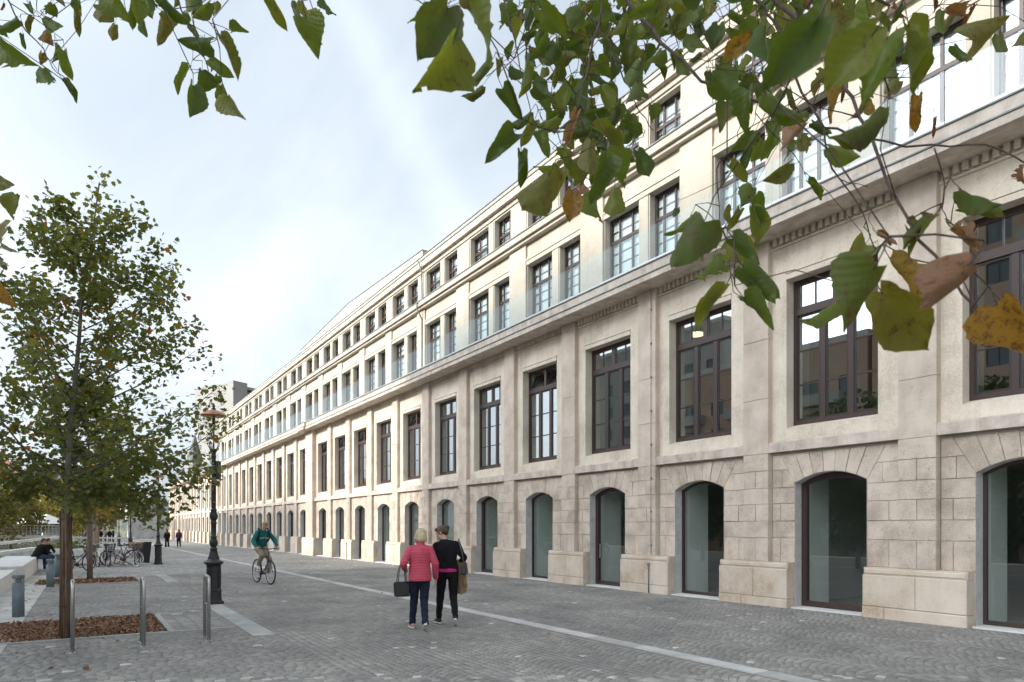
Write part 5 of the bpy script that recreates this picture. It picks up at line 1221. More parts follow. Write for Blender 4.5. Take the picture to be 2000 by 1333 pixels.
Z((0, 0), 2.941, [(160, 25, 185, 75, 'g'), (100, 115, 15, 190, 'g'), (190, 105, 150, 190, 'o'), (300, 25, 260, 105, 'g'), (255, 100, 355, 195, 'g'), (270, 180, 255, 268, 'y'), (130, 200, 140, 292, 'g'), (0, 245, 155, 395, 'g'), (240, 308, 238, 375, 'y'),
    (315, 255, 322, 382, 'g'), (370, 295, 392, 458, 'g'), (250, 395, 292, 532, 'g'), (362, 465, 462, 585, 'g'), (455, -30, 455, 100, 'g'), (452, 70, 448, 202, 'o'), (590, 0, 578, 160, 'o'), (610, -30, 722, 125, 'g'), (662, 145, 640, 246, 'o'), (770, -20, 812, 150, 'g'),
    (862, -20, 862, 105, 'g'), (825, 120, 835, 232, 'g'), (920, -20, 1085, 165, 'g'), (965, 120, 905, 280, 'o'), (1090, -20, 1102, 132, 'g'), (1000, -30, 1010, 60, 'g'), (1235, 15, 1240, 118, 'o'), (1330, 180, 1435, 168, 'g'), (1110, 145, 1132, 232, 'g'), (1205, 250, 1025, 255, 'g'),
    (1150, 250, 1172, 335, 'g'), (1265, 215, 1418, 448, 'o'), (1215, 340, 1322, 445, 'g'), (1200, 345, 1232, 422, 'g'), (1085, 392, 985, 520, 'g'), (1162, 412, 1162, 575, 'g'), (1250, 435, 1195, 505, 'g'), (1110, 495, 1112, 685, 'g'), (1268, 495, 1280, 625, 'g'), (1305, 555, 1412, 742, 'g'),
    (1535, -40, 1640, 185, 'g'), (1690, 10, 1722, 125, 'g'), (1735, 90, 1880, 228, 'g'), (1760, 110, 1842, 350, 'g'), (1865, 5, 1922, 118, 'g'), (-30, 1005, 78, 1105, 'o'), (5, 1128, 92, 1232, 'g'), (345, -30, 360, 35, 'g'), (680, -20, 700, 40, 'g'), (0, 160, 40, 220, 'g'), (20, 20, 5, 80, 'b'), (-60, 1330, 110, 1430, 'o'), (-60, 1480, 60, 1560, 'g'), (-50, 1690, 120, 1760, 'y')])
Z((780, 0), 2.898, [(130, 35, 60, 162, 'g'), (275, 45, 115, 352, 'o'), (310, 235, 150, 582, 'g'), (395, 45, 610, 362, 'g'), (370, -20, 560, 45, 'o'), (215, 85, 148, 122, 'g'), (518, 355, 382, 518, 'g'), (468, 490, 352, 582, 'o'), (585, 505, 702, 692, 'g'), (738, 638, 605, 750, 'g'), (648, 755, 472, 915, 'g'), (690, 862, 700, 1068, 'g'),
    (640, 375, 765, 470, 'g'), (718, 365, 705, 575, 'g'), (770, 172, 688, 232, 'g'), (842, 235, 738, 355, 'g'), (885, 245, 862, 385, 'g'), (805, 55, 960, 232, 'g'), (1030, 75, 928, 185, 'g'), (570, 30, 600, 145, 'g'), (1000, 185, 1085, 292, 'g'), (820, 385, 802, 485, 'o'), (755, 498, 885, 565, 'g'), (1015, 465, 898, 542, 'g'), (795, 575, 885, 665, 'g'), (1065, 455, 1035, 662, 'g'), (1105, 415, 1205, 525, 'g'), (1205, 525, 1148, 632, 'g'),
    (1005, 635, 925, 838, 'b'), (1035, 685, 1225, 705, 'g'), (820, 695, 905, 765, 'g'), (765, 685, 688, 835, 'g'), (780, 745, 855, 885, 'g'), (1105, 725, 1315, 855, 'g'), (1085, 795, 1070, 1035, 'o'), (925, 845, 1025, 1045, 'g'), (895, 915, 775, 1000, 'g'), (845, 1000, 675, 1235, 'o'), (905, 955, 860, 1155, 'o'), (982, 1090, 968, 1262, 'y'), (1035, 1015, 1085, 1145, 'b'), (1165, 895, 1105, 1175, 'g'), (1180, 865, 1305, 1055, 'g'), (1100, 1105, 1105, 1298, 'g'), (1218, 1075, 1200, 1258, 'g'), (1350, 855, 1425, 1022, 'g'), (1285, 865, 1345, 935, 'g'), (1285, 705, 1395, 762, 'g'),
    (1310, 255, 1268, 425, 'o'), (1362, 345, 1288, 525, 'g'), (1345, 475, 1298, 645, 'o'), (1385, 145, 1288, 245, 'o'), (1195, 35, 1222, 165, 'g'), (1445, 15, 1285, 122, 'g'), (1290, 5, 1268, 105, 'b'), (1405, 255, 1422, 372, 'g'), (1430, 595, 1442, 695, 'g'), (700, 60, 690, 150, 'b'), (1130, 90, 1100, 170, 'y'), (760, -20, 760, 60, 'g'), (1060, 120, 1075, 200, 'g'), (210, -20, 240, 30, 'g'), (740, 260, 745, 270, 'b'), (560, 340, 565, 430, 'o'), (920, 380, 840, 480, 'g'), (960, 480, 910, 640, 'g')])
Z((1400, 0), 2.2217, [(435, 95, 195, 405, 'g'), (685, 145, 455, 405, 'g'), (742, 165, 615, 442, 'g'), (830, 105, 905, 410, 'g'), (1110, 175, 1245, 80, 'o'), (872, 418, 858, 588, 'y'), (945, 515, 940, 605, 'b'), (540, 395, 448, 548, 'y'), (655, 435, 662, 515, 'y'), (385, 535, 245, 665, 'b'), (705, 475, 485, 685, 'o'), (488, 640, 625, 700, 'g'), (215, 415, 375, 565, 'g'), (135, 395, 100, 600, 'g'), (-10, 345, 128, 450, 'g'), (145, 162, 15, 275, 'y'), (212, 115, 200, 312, 'g'), (245, 595, 188, 708, 'g'), (145, 620, 60, 650, 'g'), (60, 712, 145, 788, 'g'), (315, 710, 205, 802, 'o'), (398, 785, 475, 872, 'g'), (500, 15, 498, 262, 'o'), (600, 25, 560, 245, 'g'), (775, 15, 802, 95, 'b'), (935, -20, 958, 62, 'b'), (998, 48, 1125, 62, 'b'), (155, 815, 85, 915, 'g'), (172, 845, 212, 935, 'g'), (152, 915, 200, 1072, 'g'), (62, 895, 50, 992, 'o'), (68, 1035, 200, 1150, 'g'), (118, 1162, 275, 1312, 'g'), (1060, 825, 1238, 922, 'o'), (1028, 998, 1175, 1092, 'b'), (645, 1065, 548, 1172, 'g'), (938, 955, 785, 1092, 'o'), (698, 1018, 795, 1062, 'b'), (1340, 145, 1275, 248, 'o'), (300, 130, 330, 210, 'g'), (60, 60, 150, 130, 'g'), (330, 20, 360, 110, 'g'), (1330, 730, 1310, 815, 'b')])
Z((1300, 400), 2.6657, [(1095, 325, 850, 692, 'o'), (895, 505, 695, 692, 'g'), (1172, 295, 1385, 565, 'y'), (1590, 305, 1190, 612, 'b'), (1120, 455, 1392, 792, 'o'), (1725, 525, 1900, 830, 'y'), (1008, 205, 930, 342, 'g'), (1105, 150, 1215, 212, 'b'), (1385, 75, 1188, 245, 'o'), (1500, 138, 1672, 242, 'b'), (1548, 18, 1755, 40, 'o'), (452, 25, 500, 212, 'g'), (350, 178, 475, 322, 'g'), (402, 330, 595, 508, 'g'), (408, 488, 602, 628, 'g'), (305, 438, 128, 638, 'g'), (255, 268, 188, 445, 'g'), (235, 140, 140, 285, 'o'), (205, 85, 25, 405, 'o'), (132, 55, 18, 205, 'g'), (385, 25, 330, 132, 'g'), (60, 20, 40, 80, 'g')])
# denser foliage between the drawn sprays
def fill(n, poly, cols):
    xs = [p[0] for p in poly]; ys = [p[1] for p in poly]; k = 0
    while k < n:
        u, v = lr.uniform(min(xs), max(xs)), lr.uniform(min(ys), max(ys)); ins = False
        for (x0, y0), (x1, y1) in zip(poly, poly[1:] + poly[:1]):
            if (y0 > v) != (y1 > v) and u < (x1 - x0) * (v - y0) / (y1 - y0) + x0: ins = not ins
        if ins:
            a = R(lr.gauss(92, 38)); L = lr.uniform(32, 58); leaves.append(((u, v), (u + math.cos(a) * L, v + math.sin(a) * L), lr.choice(cols))); k += 1
fill(92, [(985, -20), (1250, -20), (1240, 140), (1160, 250), (1060, 200), (1000, 90)], 'gggggggo')
fill(70, [(1180, -20), (1560, -20), (1560, 60), (1440, 150), (1260, 130)], 'gggggggo')
fill(36, [(1080, 200), (1240, 200), (1220, 330), (1090, 330)], 'ggggo')
fill(26, [(1400, 130), (1620, 130), (1600, 260), (1420, 300)], 'ggggo')
fill(10, [(1540, -10), (1780, -10), (1760, 70), (1560, 90)], 'gggo')
fill(24, [(1580, -10), (1990, -10), (1960, 60), (1800, 240), (1600, 200)], 'gggoob')
fill(6, [(260, -20), (440, -20), (420, 25), (270, 25)], 'ggo')
leaves.sort(key=lambda q: -math.hypot(q[1][0] - q[0][0], q[1][1] - q[0][1]))
bases = []; rest = {}
for i, (b0, b1, c) in enumerate(leaves):
    Lp = math.hypot(b1[0] - b0[0], b1[1] - b0[1]); true = lr.uniform(.078, .10) * (1.15 if Lp > 120 else 1)
    dep = min(2.9, max(.72, FPX * true / max(Lp, 22)))
    p = at(b0[0], b0[1], dep); q = at(b1[0], b1[1], dep + lr.uniform(-.02, .03))
    yv = (q - p); Ln = yv.length; yv.normalize(); tocam = (CAM - p).normalized()
    n = (tocam - yv * tocam.dot(yv)).normalized(); side = yv.cross(n)
    n = (n * math.cos(g := lr.gauss(0, .55)) + side * math.sin(g)).normalized()
    if lr.random() < .35: n = -n
    x = yv.cross(n).normalized(); rot = Matrix((x, yv, n)).transposed()
    s = lr.choice(shapes)[0] if c != 'b' else lr.choice([3, 5, 6])
    if Lp > 150: s = lr.choice([1, 4, 2])
    Ln *= .88; wd = lr.uniform(.62, .94) if c != 'b' else lr.uniform(.35, .6)
    if i < 295:
        o = inst('leaf', LM[c, s], lin); o.location = p - LO; o.rotation_euler = rot.to_euler(); o.scale = (Ln * wd, Ln, Ln)
    else:
        me_ = LM[c, s]; rest.setdefault(c, MB()).add([p - LO + rot @ Vector((v.co.x * Ln * wd, v.co.y * Ln, v.co.z * Ln)) for v in me_.vertices], [tuple(f.vertices) for f in me_.polygons], 0, True)
    bases.append((p, yv))
for c, mb in rest.items(): tag(mb.build('leaf', LMAT[c], lin), kind='stuff')
# twigs, drawn as runs of image points with a distance each
TW = [([(1185, -40, 2.3), (1255, 40, 2.2), (1310, 100, 2.1), (1370, 160, 2.0), (1480, 200, 1.9)], .0075), ([(1480, -60, 1.55), (1510, 0, 1.5), (1580, 50, 1.45), (1635, 130, 1.4), (1665, 190, 1.35), (1715, 305, 1.3), (1775, 430, 1.25), (1850, 530, 1.2), (1905, 600, 1.18), (1915, 665, 1.17), (1920, 675, 1.17)], .0045),
      ([(1480, 0, 1.8), (1510, 40, 1.8), (1565, 180, 1.75), (1610, 250, 1.7), (1690, 270, 1.65), (1820, 283, 1.6), (1925, 283, 1.55), (2010, 325, 1.5)], .004), ([(1610, 250, 1.7), (1625, 330, 1.7), (1680, 405, 1.68), (1710, 490, 1.66)], .0028), ([(1640, 350, 1.7), (1695, 365, 1.7)], .0015), ([(1825, 290, 1.6), (1845, 360, 1.6), (1840, 410, 1.6), (1850, 430, 1.6)], .002), ([(1905, 600, 1.18), (1880, 545, 1.2)], .002), ([(1840, 520, 1.2), (1905, 535, 1.2), (1960, 592, 1.2)], .002), ([(1850, 430, 1.6), (1900, 470, 1.6)], .0014),
      ([(1178, -30, 1.6), (1175, 20, 1.6), (1152, 110, 1.58), (1132, 200, 1.55), (1128, 245, 1.55), (1150, 262, 1.55)], .0032), ([(985, 0, 1.9), (1000, 60, 1.88), (1015, 130, 1.86), (1030, 190, 1.85), (1042, 236, 1.85), (1025, 260, 1.85)], .002), ([(1140, 20, 2.0), (1190, 80, 2.0), (1205, 130, 2.0), (1230, 170, 2.0), (1250, 220, 2.0), (1275, 255, 2.0)], .003), ([(1400, 330, 1.8), (1420, 300, 1.8), (1425, 40, 1.8), (1425, -40, 1.8)], .0022), ([(1405, 440, 1.8), (1420, 470, 1.8), (1425, 520, 1.78), (1432, 570, 1.76)], .0022), ([(1400, 330, 1.8), (1405, 440, 1.8)], .002), ([(1432, 570, 1.76), (1455, 585, 1.76)], .0012), ([(1425, 520, 1.78), (1455, 530, 1.78)], .0012), ([(1200, 190, 2.0), (1205, 235, 2.0), (1260, 255, 2.0)], .0012),
      ([(815, 0, 1.3), (850, 20, 1.3), (890, 0, 1.3)], .0012), ([(950, 150, 1.9), (975, 130, 1.9), (1000, 122, 1.9)], .0012), ([(5, -20, 2.0), (25, 20, 2.0), (50, 60, 2.0), (85, 95, 2.0), (102, 132, 2.0), (130, 162, 2.0)], .0026), ([(70, -10, 2.0), (72, 22, 2.0), (95, 40, 2.0)], .0014), ([(340, -20, 1.8), (365, 40, 1.8), (385, 75, 1.8), (400, 115, 1.8), (410, 150, 1.8), (425, 165, 1.8)], .0024), ([(380, 25, 1.8), (410, 45, 1.8), (430, 72, 1.8)], .0016), ([(410, 45, 1.8), (450, 60, 1.8)], .0012), ([(400, 137, 1.8), (368, 136, 1.8)], .001), ([(240, -20, 1.8), (248, 30, 1.8)], .0014), ([(600, -20, 1.7), (610, 15, 1.7), (625, 40, 1.7)], .0014), ([(-90, -60, 1.0), (-80, 120, 1.0), (-60, 330, 1.0), (-70, 460, 1.0), (-80, 600, 1.0)], .002), ([(1540, 190, 1.7), (1570, 230, 1.7), (1565, 280, 1.7)], .0014), ([(1460, 60, 1.75), (1490, 130, 1.75), (1440, 260, 1.75), (1445, 290, 1.75)], .0018)]
nodes = []
for pts, rr in TW:
    P = [at(u, v, d) - LO for u, v, d in pts]; Q = [P[0]]
    for a, b in zip(P[:-1], P[1:]):
        for k in (1, 2, 3):
            Q.append(a + (b - a) * k / 3 + (Vector((lr.gauss(0, 1), lr.gauss(0, 1), lr.gauss(0, 1))) * rr * .8 if k < 3 else Vector((0, 0, 0))))
    MB().tube(Q, [rr * (1 - .6 * i / len(Q)) for i in range(len(Q))], 6).build('twig', M['twig'], lin); nodes += Q
# every leaf hangs by its stalk from the nearest twig or from a spur that already carries another leaf
pt = MB(); NP = np.array([tuple(q) for q in nodes]); BP = np.array([tuple(p - LO) for p, yv in bases]); nB = len(BP)
best_d = np.full(nB, 1e9); best_p = np.zeros((nB, 3)); done = np.zeros(nB, bool)
for i in range(nB):
    dd = np.linalg.norm(NP - BP[i], axis=1); j = int(dd.argmin()); best_d[i] = dd[j]; best_p[i] = NP[j]
for _ in range(nB):
    i = int(np.where(done, 1e9, best_d).argmin()); done[i] = True; b = Vector(BP[i]); t0 = Vector(best_p[i]); yv = bases[i][1]; d = (t0 - b).length
    if d > .34: t0 = b + Vector((0, 0, .06)) - yv * .04; d = .07
    st = b - yv * .022 + Vector((0, 0, .012))            # stalk, then the spur
    pt.tube([b + yv * .004, b * .5 + st * .5 - yv * .003, st], [.0007, .0008, .0011], 4)
    md = st * .5 + t0 * .5 + Vector((lr.gauss(0, .06), lr.gauss(0, .06), lr.gauss(.04, .06))) * d
    pt.tube([st, st * .6 + md * .4, md, t0], [.0009, .0010, .0012, .0014], 4)
    new = [np.array(st), np.array(md)]
    for q in new:
        dd = np.linalg.norm(BP - q, axis=1); m = (dd < best_d) & ~done; best_d[m] = dd[m]; best_p[m] = q
tag(pt.build('petiole', M['twig'], lin), kind='stuff')
# trunk behind the viewer and limbs that carry the sprays
MB().tube([(0, 0, -.2), (.02, 0, 1.2), (-.03, .03, 2.4), (0, 0, 4.0), (.1, -.1, 6.0), (0, 0, 8.0)], [.30, .24, .21, .17, .11, .04], 14).build('trunk', M['bark'], lin)
for pts, rr in (([(0, 0, 3.2), None, (1230, -120, 2.35), (1185, -40, 2.3)], .05), ([(0, 0, 3.0), None, (1600, -200, 1.7), (1480, -60, 1.55)], .045), ([(0, 0, 3.5), None, (420, -180, 2.1), (340, -20, 1.8)], .04), ([(0, 0, 3.6), None, (60, -190, 2.2), (5, -20, 2.0)], .03), ([(0, 0, 3.4), None, (1380, -160, 2.0), (1425, -40, 1.8)], .03), ([(0, 0, 3.4), None, (1150, -200, 1.8), (1178, -30, 1.6)], .02), ([(0, 0, 3.4), None, (900, -200, 2.1), (985, 0, 1.9)], .02)):
    e0 = Vector(pts[0]); e2 = at(*pts[2]) - LO; e3 = at(*pts[3]) - LO; m = e0 * .45 + e2 * .55 + Vector((0, 0, .55))
    MB().tube([e0, e0 * .6 + m * .4 + Vector((0, 0, .3)), m, e2 * .7 + m * .3 + Vector((0, 0, .12)), e2, e3], [rr, rr * .8, rr * .6, rr * .4, rr * .25, .004], 8).build('limb', M['bark'], lin)
cr = MB(); v0, f0 = LS
for i in range(1500):
    a = lr.random() * 6.28; q = lr.random() ** .5 * 3.2; p = Vector((math.cos(a) * q, math.sin(a) * q, lr.uniform(4.8, 8.4) - q * .1)); L = .10 * lr.uniform(.7, 1.2); E = Euler((lr.gauss(-.6, .5), lr.gauss(0, .5), lr.random() * 6.28)).to_matrix()
    if p.z + LO.z < CAM.z + 1.0: continue
    cr.add([p + E @ (Vector(v) * L) for v in v0], f0, 0, False, lr.uniform(.01, 1))
tag(cr.build('crown', leafy('linden_crown', C_g, .35), lin), kind='stuff')
# ------------------------------------------------------------------ people
def tmp_mesh(mb):
    me = bpy.data.meshes.new('tmp'); me.from_pydata(mb.v, [], mb.f); return me
def blend(mb, voxel, smooth, mat, fn=None, name='body'):
    """Fuse overlapping closed volumes into one continuous skin and relax it."""
    me = tmp_mesh(mb); o = bpy.data.objects.new('tmp', me); COL.objects.link(o)
    m = o.modifiers.new('r', 'REMESH'); m.mode = 'VOXEL'; m.voxel_size = voxel; m.use_smooth_shade = True
    if smooth:
        s = o.modifiers.new('s', 'SMOOTH'); s.factor = .5; s.iterations = smooth
    dg = bpy.context.evaluated_depsgraph_get(); dg.update()
    out = bpy.data.meshes.new_from_object(o.evaluated_get(dg)); out.name = name
    bpy.data.objects.remove(o); bpy.data.meshes.remove(me)
    out.materials.clear(); out.materials.append(mat)
    n = len(out.vertices); co = np.empty(n * 3); out.vertices.foreach_get('co', co); co = co.reshape(-1, 3)
    if fn is not None:
        no = np.empty(n * 3); out.vertices.foreach_get('normal', no); no = no.reshape(-1, 3); co = co + no * fn(co)[:, None]
        out.vertices.foreach_set('co', co.reshape(-1))
    out.polygons.foreach_set('use_smooth', [True] * len(out.polygons)); out.update(); return out
def cap(mb, p0, r0, p1, r1, seg=12):
    p0, p1 = Vector(p0), Vector(p1); d = (p1 - p0); L = d.length; d = d / L if L > 1e-6 else Vector((0, 0, 1))
    pts, rad = [], []
    for a in (80, 50, 20): pts.append(p0 - d * r0 * math.sin(R(a))); rad.append(r0 * math.cos(R(a)))
    pts += [p0, p1]; rad += [r0, r1]
    for a in (20, 50, 80): pts.append(p1 + d * r1 * math.sin(R(a))); rad.append(r1 * math.cos(R(a)))
    mb.tube(pts, rad, seg)
def loft(mb, secs, seg=18):
    """secs: (centre, rx, ry, right, forward)"""
    vs = []
    for c, rx, ry, r_, f_ in secs:
        c, r_, f_ = Vector(c), Vector(r_), Vector(f_)
        for k in range(seg): a = 2 * math.pi * k / seg; vs.append(c + r_ * rx * math.cos(a) + f_ * ry * math.sin(a))
    n = len(secs)
    fs = [(i * seg + k, i * seg + (k + 1) % seg, (i + 1) * seg + (k + 1) % seg, (i + 1) * seg + k) for i in range(n - 1) for k in range(seg)] + [tuple(range(seg - 1, -1, -1)), tuple((n - 1) * seg + k for k in range(seg))]
    mb.add(vs, fs)
XR, YF = Vector((1, 0, 0)), Vector((0, 1, 0))
SKIN = noisy('skin', [(0, (.46, .27, .20)), (1, (.58, .36, .28))], scale=20, fine=90, bump=.05, rough=.55)
def limb_hand(mb, wrist, dirv, palmn, s=1.0, curl=.5, side=1):
    """Palm, four unequal fingers with two bends, and a thumb leaving the side of the palm near its base."""
    w = Vector(wrist); d = Vector(dirv).normalized(); pn = Vector(palmn); pn = (pn - d * pn.dot(d)).normalized(); x = d.cross(pn) * side
    for k in (-1.2, -.4, .4, 1.2): cap(mb, w + x * k * .012 * s, .014 * s, w + d * .085 * s + x * k * .017 * s, .0125 * s, 8)
    for k, L in ((-1.5, .85), (-.5, 1.0), (.5, .95), (1.5, .75)):
        a = w + d * .085 * s + x * k * .0195 * s; b = a + (d * math.cos(curl * .6) + pn * math.sin(curl * .6)) * .036 * s * L; c = b + (d * math.cos(curl * 1.5) + pn * math.sin(curl * 1.5)) * .026 * s * L; e = c + (d * math.cos(curl * 2.2) + pn * math.sin(curl * 2.2)) * .020 * s * L
        cap(mb, a, .0098 * s, b, .009 * s, 8); cap(mb, b, .009 * s, c, .0082 * s, 8); cap(mb, c, .0082 * s, e, .007 * s, 8)
    a = w + d * .022 * s - x * .026 * s; b = a + (d * .7 - x * .65 + pn * .3).normalized() * .042 * s; c = b + (d * .95 - x * .1 + pn * .35).normalized() * .030 * s
    cap(mb, a, .0125 * s, b, .0105 * s, 8); cap(mb, b, .0105 * s, c, .0085 * s, 8)
def head(mb, H, r_, f_, u_, s=1.0):
    Mx = Matrix((r_, f_, u_)).transposed()
    P = lambda x, y, z: Vector(H) + Mx @ Vector((x, y, z)) * s
    mb.ell(P(0, -.012, .035), (.074 * s, .093 * s, .082 * s), 16, 12, 0, Mx); mb.ell(P(0, .028, -.045), (.056 * s, .060 * s, .070 * s), 14, 10, 0, Mx)
    mb.ell(P(0, .066, -.088), (.026 * s, .022 * s, .018 * s), 10, 8, 0, Mx)
    cap(mb, P(0, .085, .018), .009 * s, P(0, .104, -.018), .0125 * s, 8); cap(mb, P(-.035, .079, .028), .011 * s, P(.035, .079, .028), .011 * s, 8)
    for k in (-1, 1):
        mb.ell(P(k * .074, -.005, -.005), (.012 * s, .020 * s, .030 * s), 8, 7, 0, Mx); mb.ell(P(k * .040, .062, -.022), (.022 * s, .018 * s, .018 * s), 8, 7, 0, Mx)
    cap(mb, P(-.018, .084, -.054), .0075 * s, P(.018, .084, -.054), .0075 * s, 8)
    return P, Mx
def person(name, label, loc, heading, J, wear, group=None, voxel=.008, hs=1.0, skin=None, curl=(.5, .5), palm=None, face=True):
    """J: joints in the person's own frame (x right, y forward, z up). wear: list of callables that add garments."""
    t = thing(name, label, 'person', loc, heading - math.pi / 2, group); J = {k: Vector(v) for k, v in J.items()}
    hu = (J['head'] - J['neck']).normalized(); hf = Vector(J.get('look', YF)); hf = (hf - hu * hf.dot(hu)).normalized(); hr = hf.cross(hu)
    b = MB(); P, Mx = head(b, J['head'], hr, hf, hu, hs)
    cap(b, J['neck'], .056, J['head'] + hu * -.02 - hf * .012, .052)
    ps, cs = J['pelvis'], J['chest']; sr = (J['shR'] - J['shL']).normalized(); hp = (J['hipR'] - J['hipL']).normalized(); up = (cs - ps).normalized(); tf = up.cross(sr)
    loft(b, [(ps - up * .10, .10, .08, hp, up.cross(hp)), (ps, .150, .105, hp, up.cross(hp)), (ps * .5 + cs * .5, .128, .095, sr, tf), (cs, .150, .108, sr, tf), (cs * .45 + J['neck'] * .55, .105, .072, sr, tf), (J['neck'] - up * .01, .052, .048, sr, tf)])
    for s in 'LR':
        cap(b, J['sh' + s] * .86 + cs * .14 - up * .03, .044, J['el' + s], .040); cap(b, J['el' + s], .040, J['wr' + s], .027)
        cap(b, J['hip' + s], .080, J['kn' + s], .053); cap(b, J['kn' + s], .050, J['an' + s], .037); cap(b, J['an' + s], .034, J['toe' + s], .026)
        dv = (J['wr' + s] - J['el' + s]).normalized(); dv = Vector(J.get('hd' + s, dv)).normalized()
        pn = Vector(J.get('pm' + s, (1 if s == 'L' else -1, 0, 0)))
        limb_hand(b, J['wr' + s] + dv * .012, dv, pn, .95, curl[0 if s == 'L' else 1], 1 if s == 'R' else -1)
    inst('body', blend(b, voxel, 5, skin or SKIN), t)
    if face:
        e = MB()
        for k in (-1, 1): e.ell(P(k * .032, .077, .006), (.012 * hs, .007 * hs, .006 * hs), 8, 6, 0, Mx)
        e.build('eye', simple('eye', (.05, .04, .035), .25), t)
        e = MB()
        for k in (-1, 1): cap(e, P(k * .018, .090, .030), .0035, P(k * .048, .082, .032), .003, 6)
        e.build('eyebrow', wear['hair'], t)
        e = MB(); cap(e, P(-.020, .0905, -.054), .0035, P(.020, .0905, -.054), .0035, 6); e.build('mouth', simple('lips', (.36, .14, .12), .5), t)
    return t, J, P, Mx
def top(J, mb, grow, hem, hemr, sleeve='wr', cuff=.036, upper=.062, elbow=.052, belly=(.155, .12), chest=(.180, .130), neckr=.062, sl=1.0):
    ps, cs = J['pelvis'], J['chest']; sr = (J['shR'] - J['shL']).normalized(); hp = (J['hipR'] - J['hipL']).normalized(); up = (cs - ps).normalized(); tf = up.cross(sr); hf = up.cross(hp)
    loft(mb, [(ps + up * hem, hemr[0], hemr[1], hp, hf), (ps + up * (hem + .06), hemr[0] * .99, hemr[1], hp, hf), (ps * .5 + cs * .5, belly[0], belly[1], sr, tf), (cs, chest[0], chest[1], sr, tf), (cs * .45 + J['neck'] * .55, chest[0] * .74, chest[1] * .80, sr, tf), (J['neck'] - up * .02, neckr + .010, neckr + .006, sr, tf), (J['neck'] + up * grow, neckr, neckr * .95, sr, tf)])
    for s in 'LR':
        q = J['sh' + s] * .90 + cs * .10 - up * .018; cap(mb, cs * .5 + J['sh' + s] * .5, upper, q, upper - .006); cap(mb, J['neck'] - up * .035, .048, q + up * .004, .050); cap(mb, q, upper - .006, J['el' + s], elbow)
        e = J['el' + s] + (J['wr' + s] - J['el' + s]) * sl; cap(mb, J['el' + s], elbow, e, cuff)
def trousers(J, mb, th=.092, kn=.066, an=.050, waist=.10, full=1.0, flare=None):
    ps, cs = J['pelvis'], J['chest']; hp = (J['hipR'] - J['hipL']).normalized(); up = (cs - ps).normalized(); hf = up.cross(hp)
    loft(mb, [(ps - up * .13, .10, .09, hp, hf), (ps - up * .05, .168, .128, hp, hf), (ps + up * waist, .150, .112, hp, hf)])
    for s in 'LR':
        cap(mb, J['hip' + s], th, J['kn' + s], kn); e = J['kn' + s] + (J['an' + s] - J['kn' + s]) * full; cap(mb, J['kn' + s], kn, e, an)
        if flare: cap(mb, J['kn' + s] * .35 + J['an' + s] * .65, an, e, flare)
def shoe(J, s, t, upm, solem, name='shoe'):
    a, e = J['an' + s], J['toe' + s]; d = e - a; fl = Vector((d.x, d.y, 0)); 
    hd_ = Vector(J.get('ft' + s, fl)).normalized(); u = Vector((0, 0, 1)); u = (u - hd_ * u.dot(hd_)).normalized(); r_ = hd_.cross(u)
    hl = e - hd_ * .205
    mb = MB(); loft(mb, [(hl - hd_ * .01 + u * .03, .028, .030, r_, u), (hl + hd_ * .03 + u * .045, .038, .052, r_, u), (hl + hd_ * .10 + u * .034, .043, .045, r_, u), (e - hd_ * .03 + u * .018, .046, .030, r_, u), (e + hd_ * .035 + u * .010, .030, .016, r_, u)], 12); cap(mb, a - u * .01, .042, a + u * .012, .040)
    o = inst(name, blend(mb, .008, 2, upm, name=name), t)
    mb = MB(); loft(mb, [(hl - hd_ * .015, .030, .014, r_, u), (hl + hd_ * .04, .041, .016, r_, u), (e - hd_ * .03 - u * .002, .049, .015, r_, u), (e + hd_ * .040 + u * .003, .030, .010, r_, u)], 12)
    inst('sole', blend(mb, .008, 1, solem, name='sole'), o)
def cloth(name, col, rough=.85, scale=12, v=.25, bump=.15): return noisy(name, [(0, tuple(c * (1 - v) for c in col)), (1, tuple(c * (1 + v) for c in col))], scale=scale, fine=120, bump=bump, bdist=.003, rough=rough, pos='object', spec=.2)

white_rub = simple('white_rubber', (.70, .69, .67), .6)

# --- woman in the red quilted jacket
def stand(h=1.62, **kw):
    k = h / 1.68
    J = dict(pelvis=(0, 0, .93), chest=(0, .0, 1.28), neck=(0, .0, 1.42), head=(0, .035, 1.555), shL=(-.165, 0, 1.375), shR=(.165, 0, 1.375), elL=(-.23, -.02, 1.11), elR=(.23, -.02, 1.11), wrL=(-.25, .08, .88), wrR=(.25, .08, .88),
             hipL=(-.085, 0, .90), hipR=(.085, 0, .90), knL=(-.095, .02, .49), knR=(.095, .02, .49), anL=(-.09, -.02, .09), anR=(.09, -.02, .09), toeL=(-.10, .13, .025), toeR=(.10, .13, .025))
    J = {a: tuple(c * k for c in b) for a, b in J.items()}; J.update(kw); return J
hdg = math.atan2(-.30, .95)
J = stand(1.62, pelvis=(0, 0, .90), chest=(.0, .03, 1.235), neck=(.015, .055, 1.375), head=(.03, .10, 1.497), look=(.25, 1, -.05), shL=(-.17, .03, 1.32), shR=(.18, .03, 1.325), elL=(-.265, -.07, 1.075), wrL=(-.235, .125, .985), elR=(.245, -.03, 1.06), wrR=(.265, .07, .83), hdR=(.05, .12, -1), pmR=(-1, 0, 0), hdL=(.2, .9, -.3), pmL=(1, 0, -.3),
          hipL=(-.085, .0, .88), hipR=(.085, 0, .88), knL=(-.075, .14, .49), anL=(-.10, .21, .09), toeL=(-.115, .36, .025), knR=(.07, .02, .48), anR=(.055, -.25, .135), toeR=(.065, -.115, .03), ftR=(.06, .90, -.50), ftL=(-.1, 1, .03))
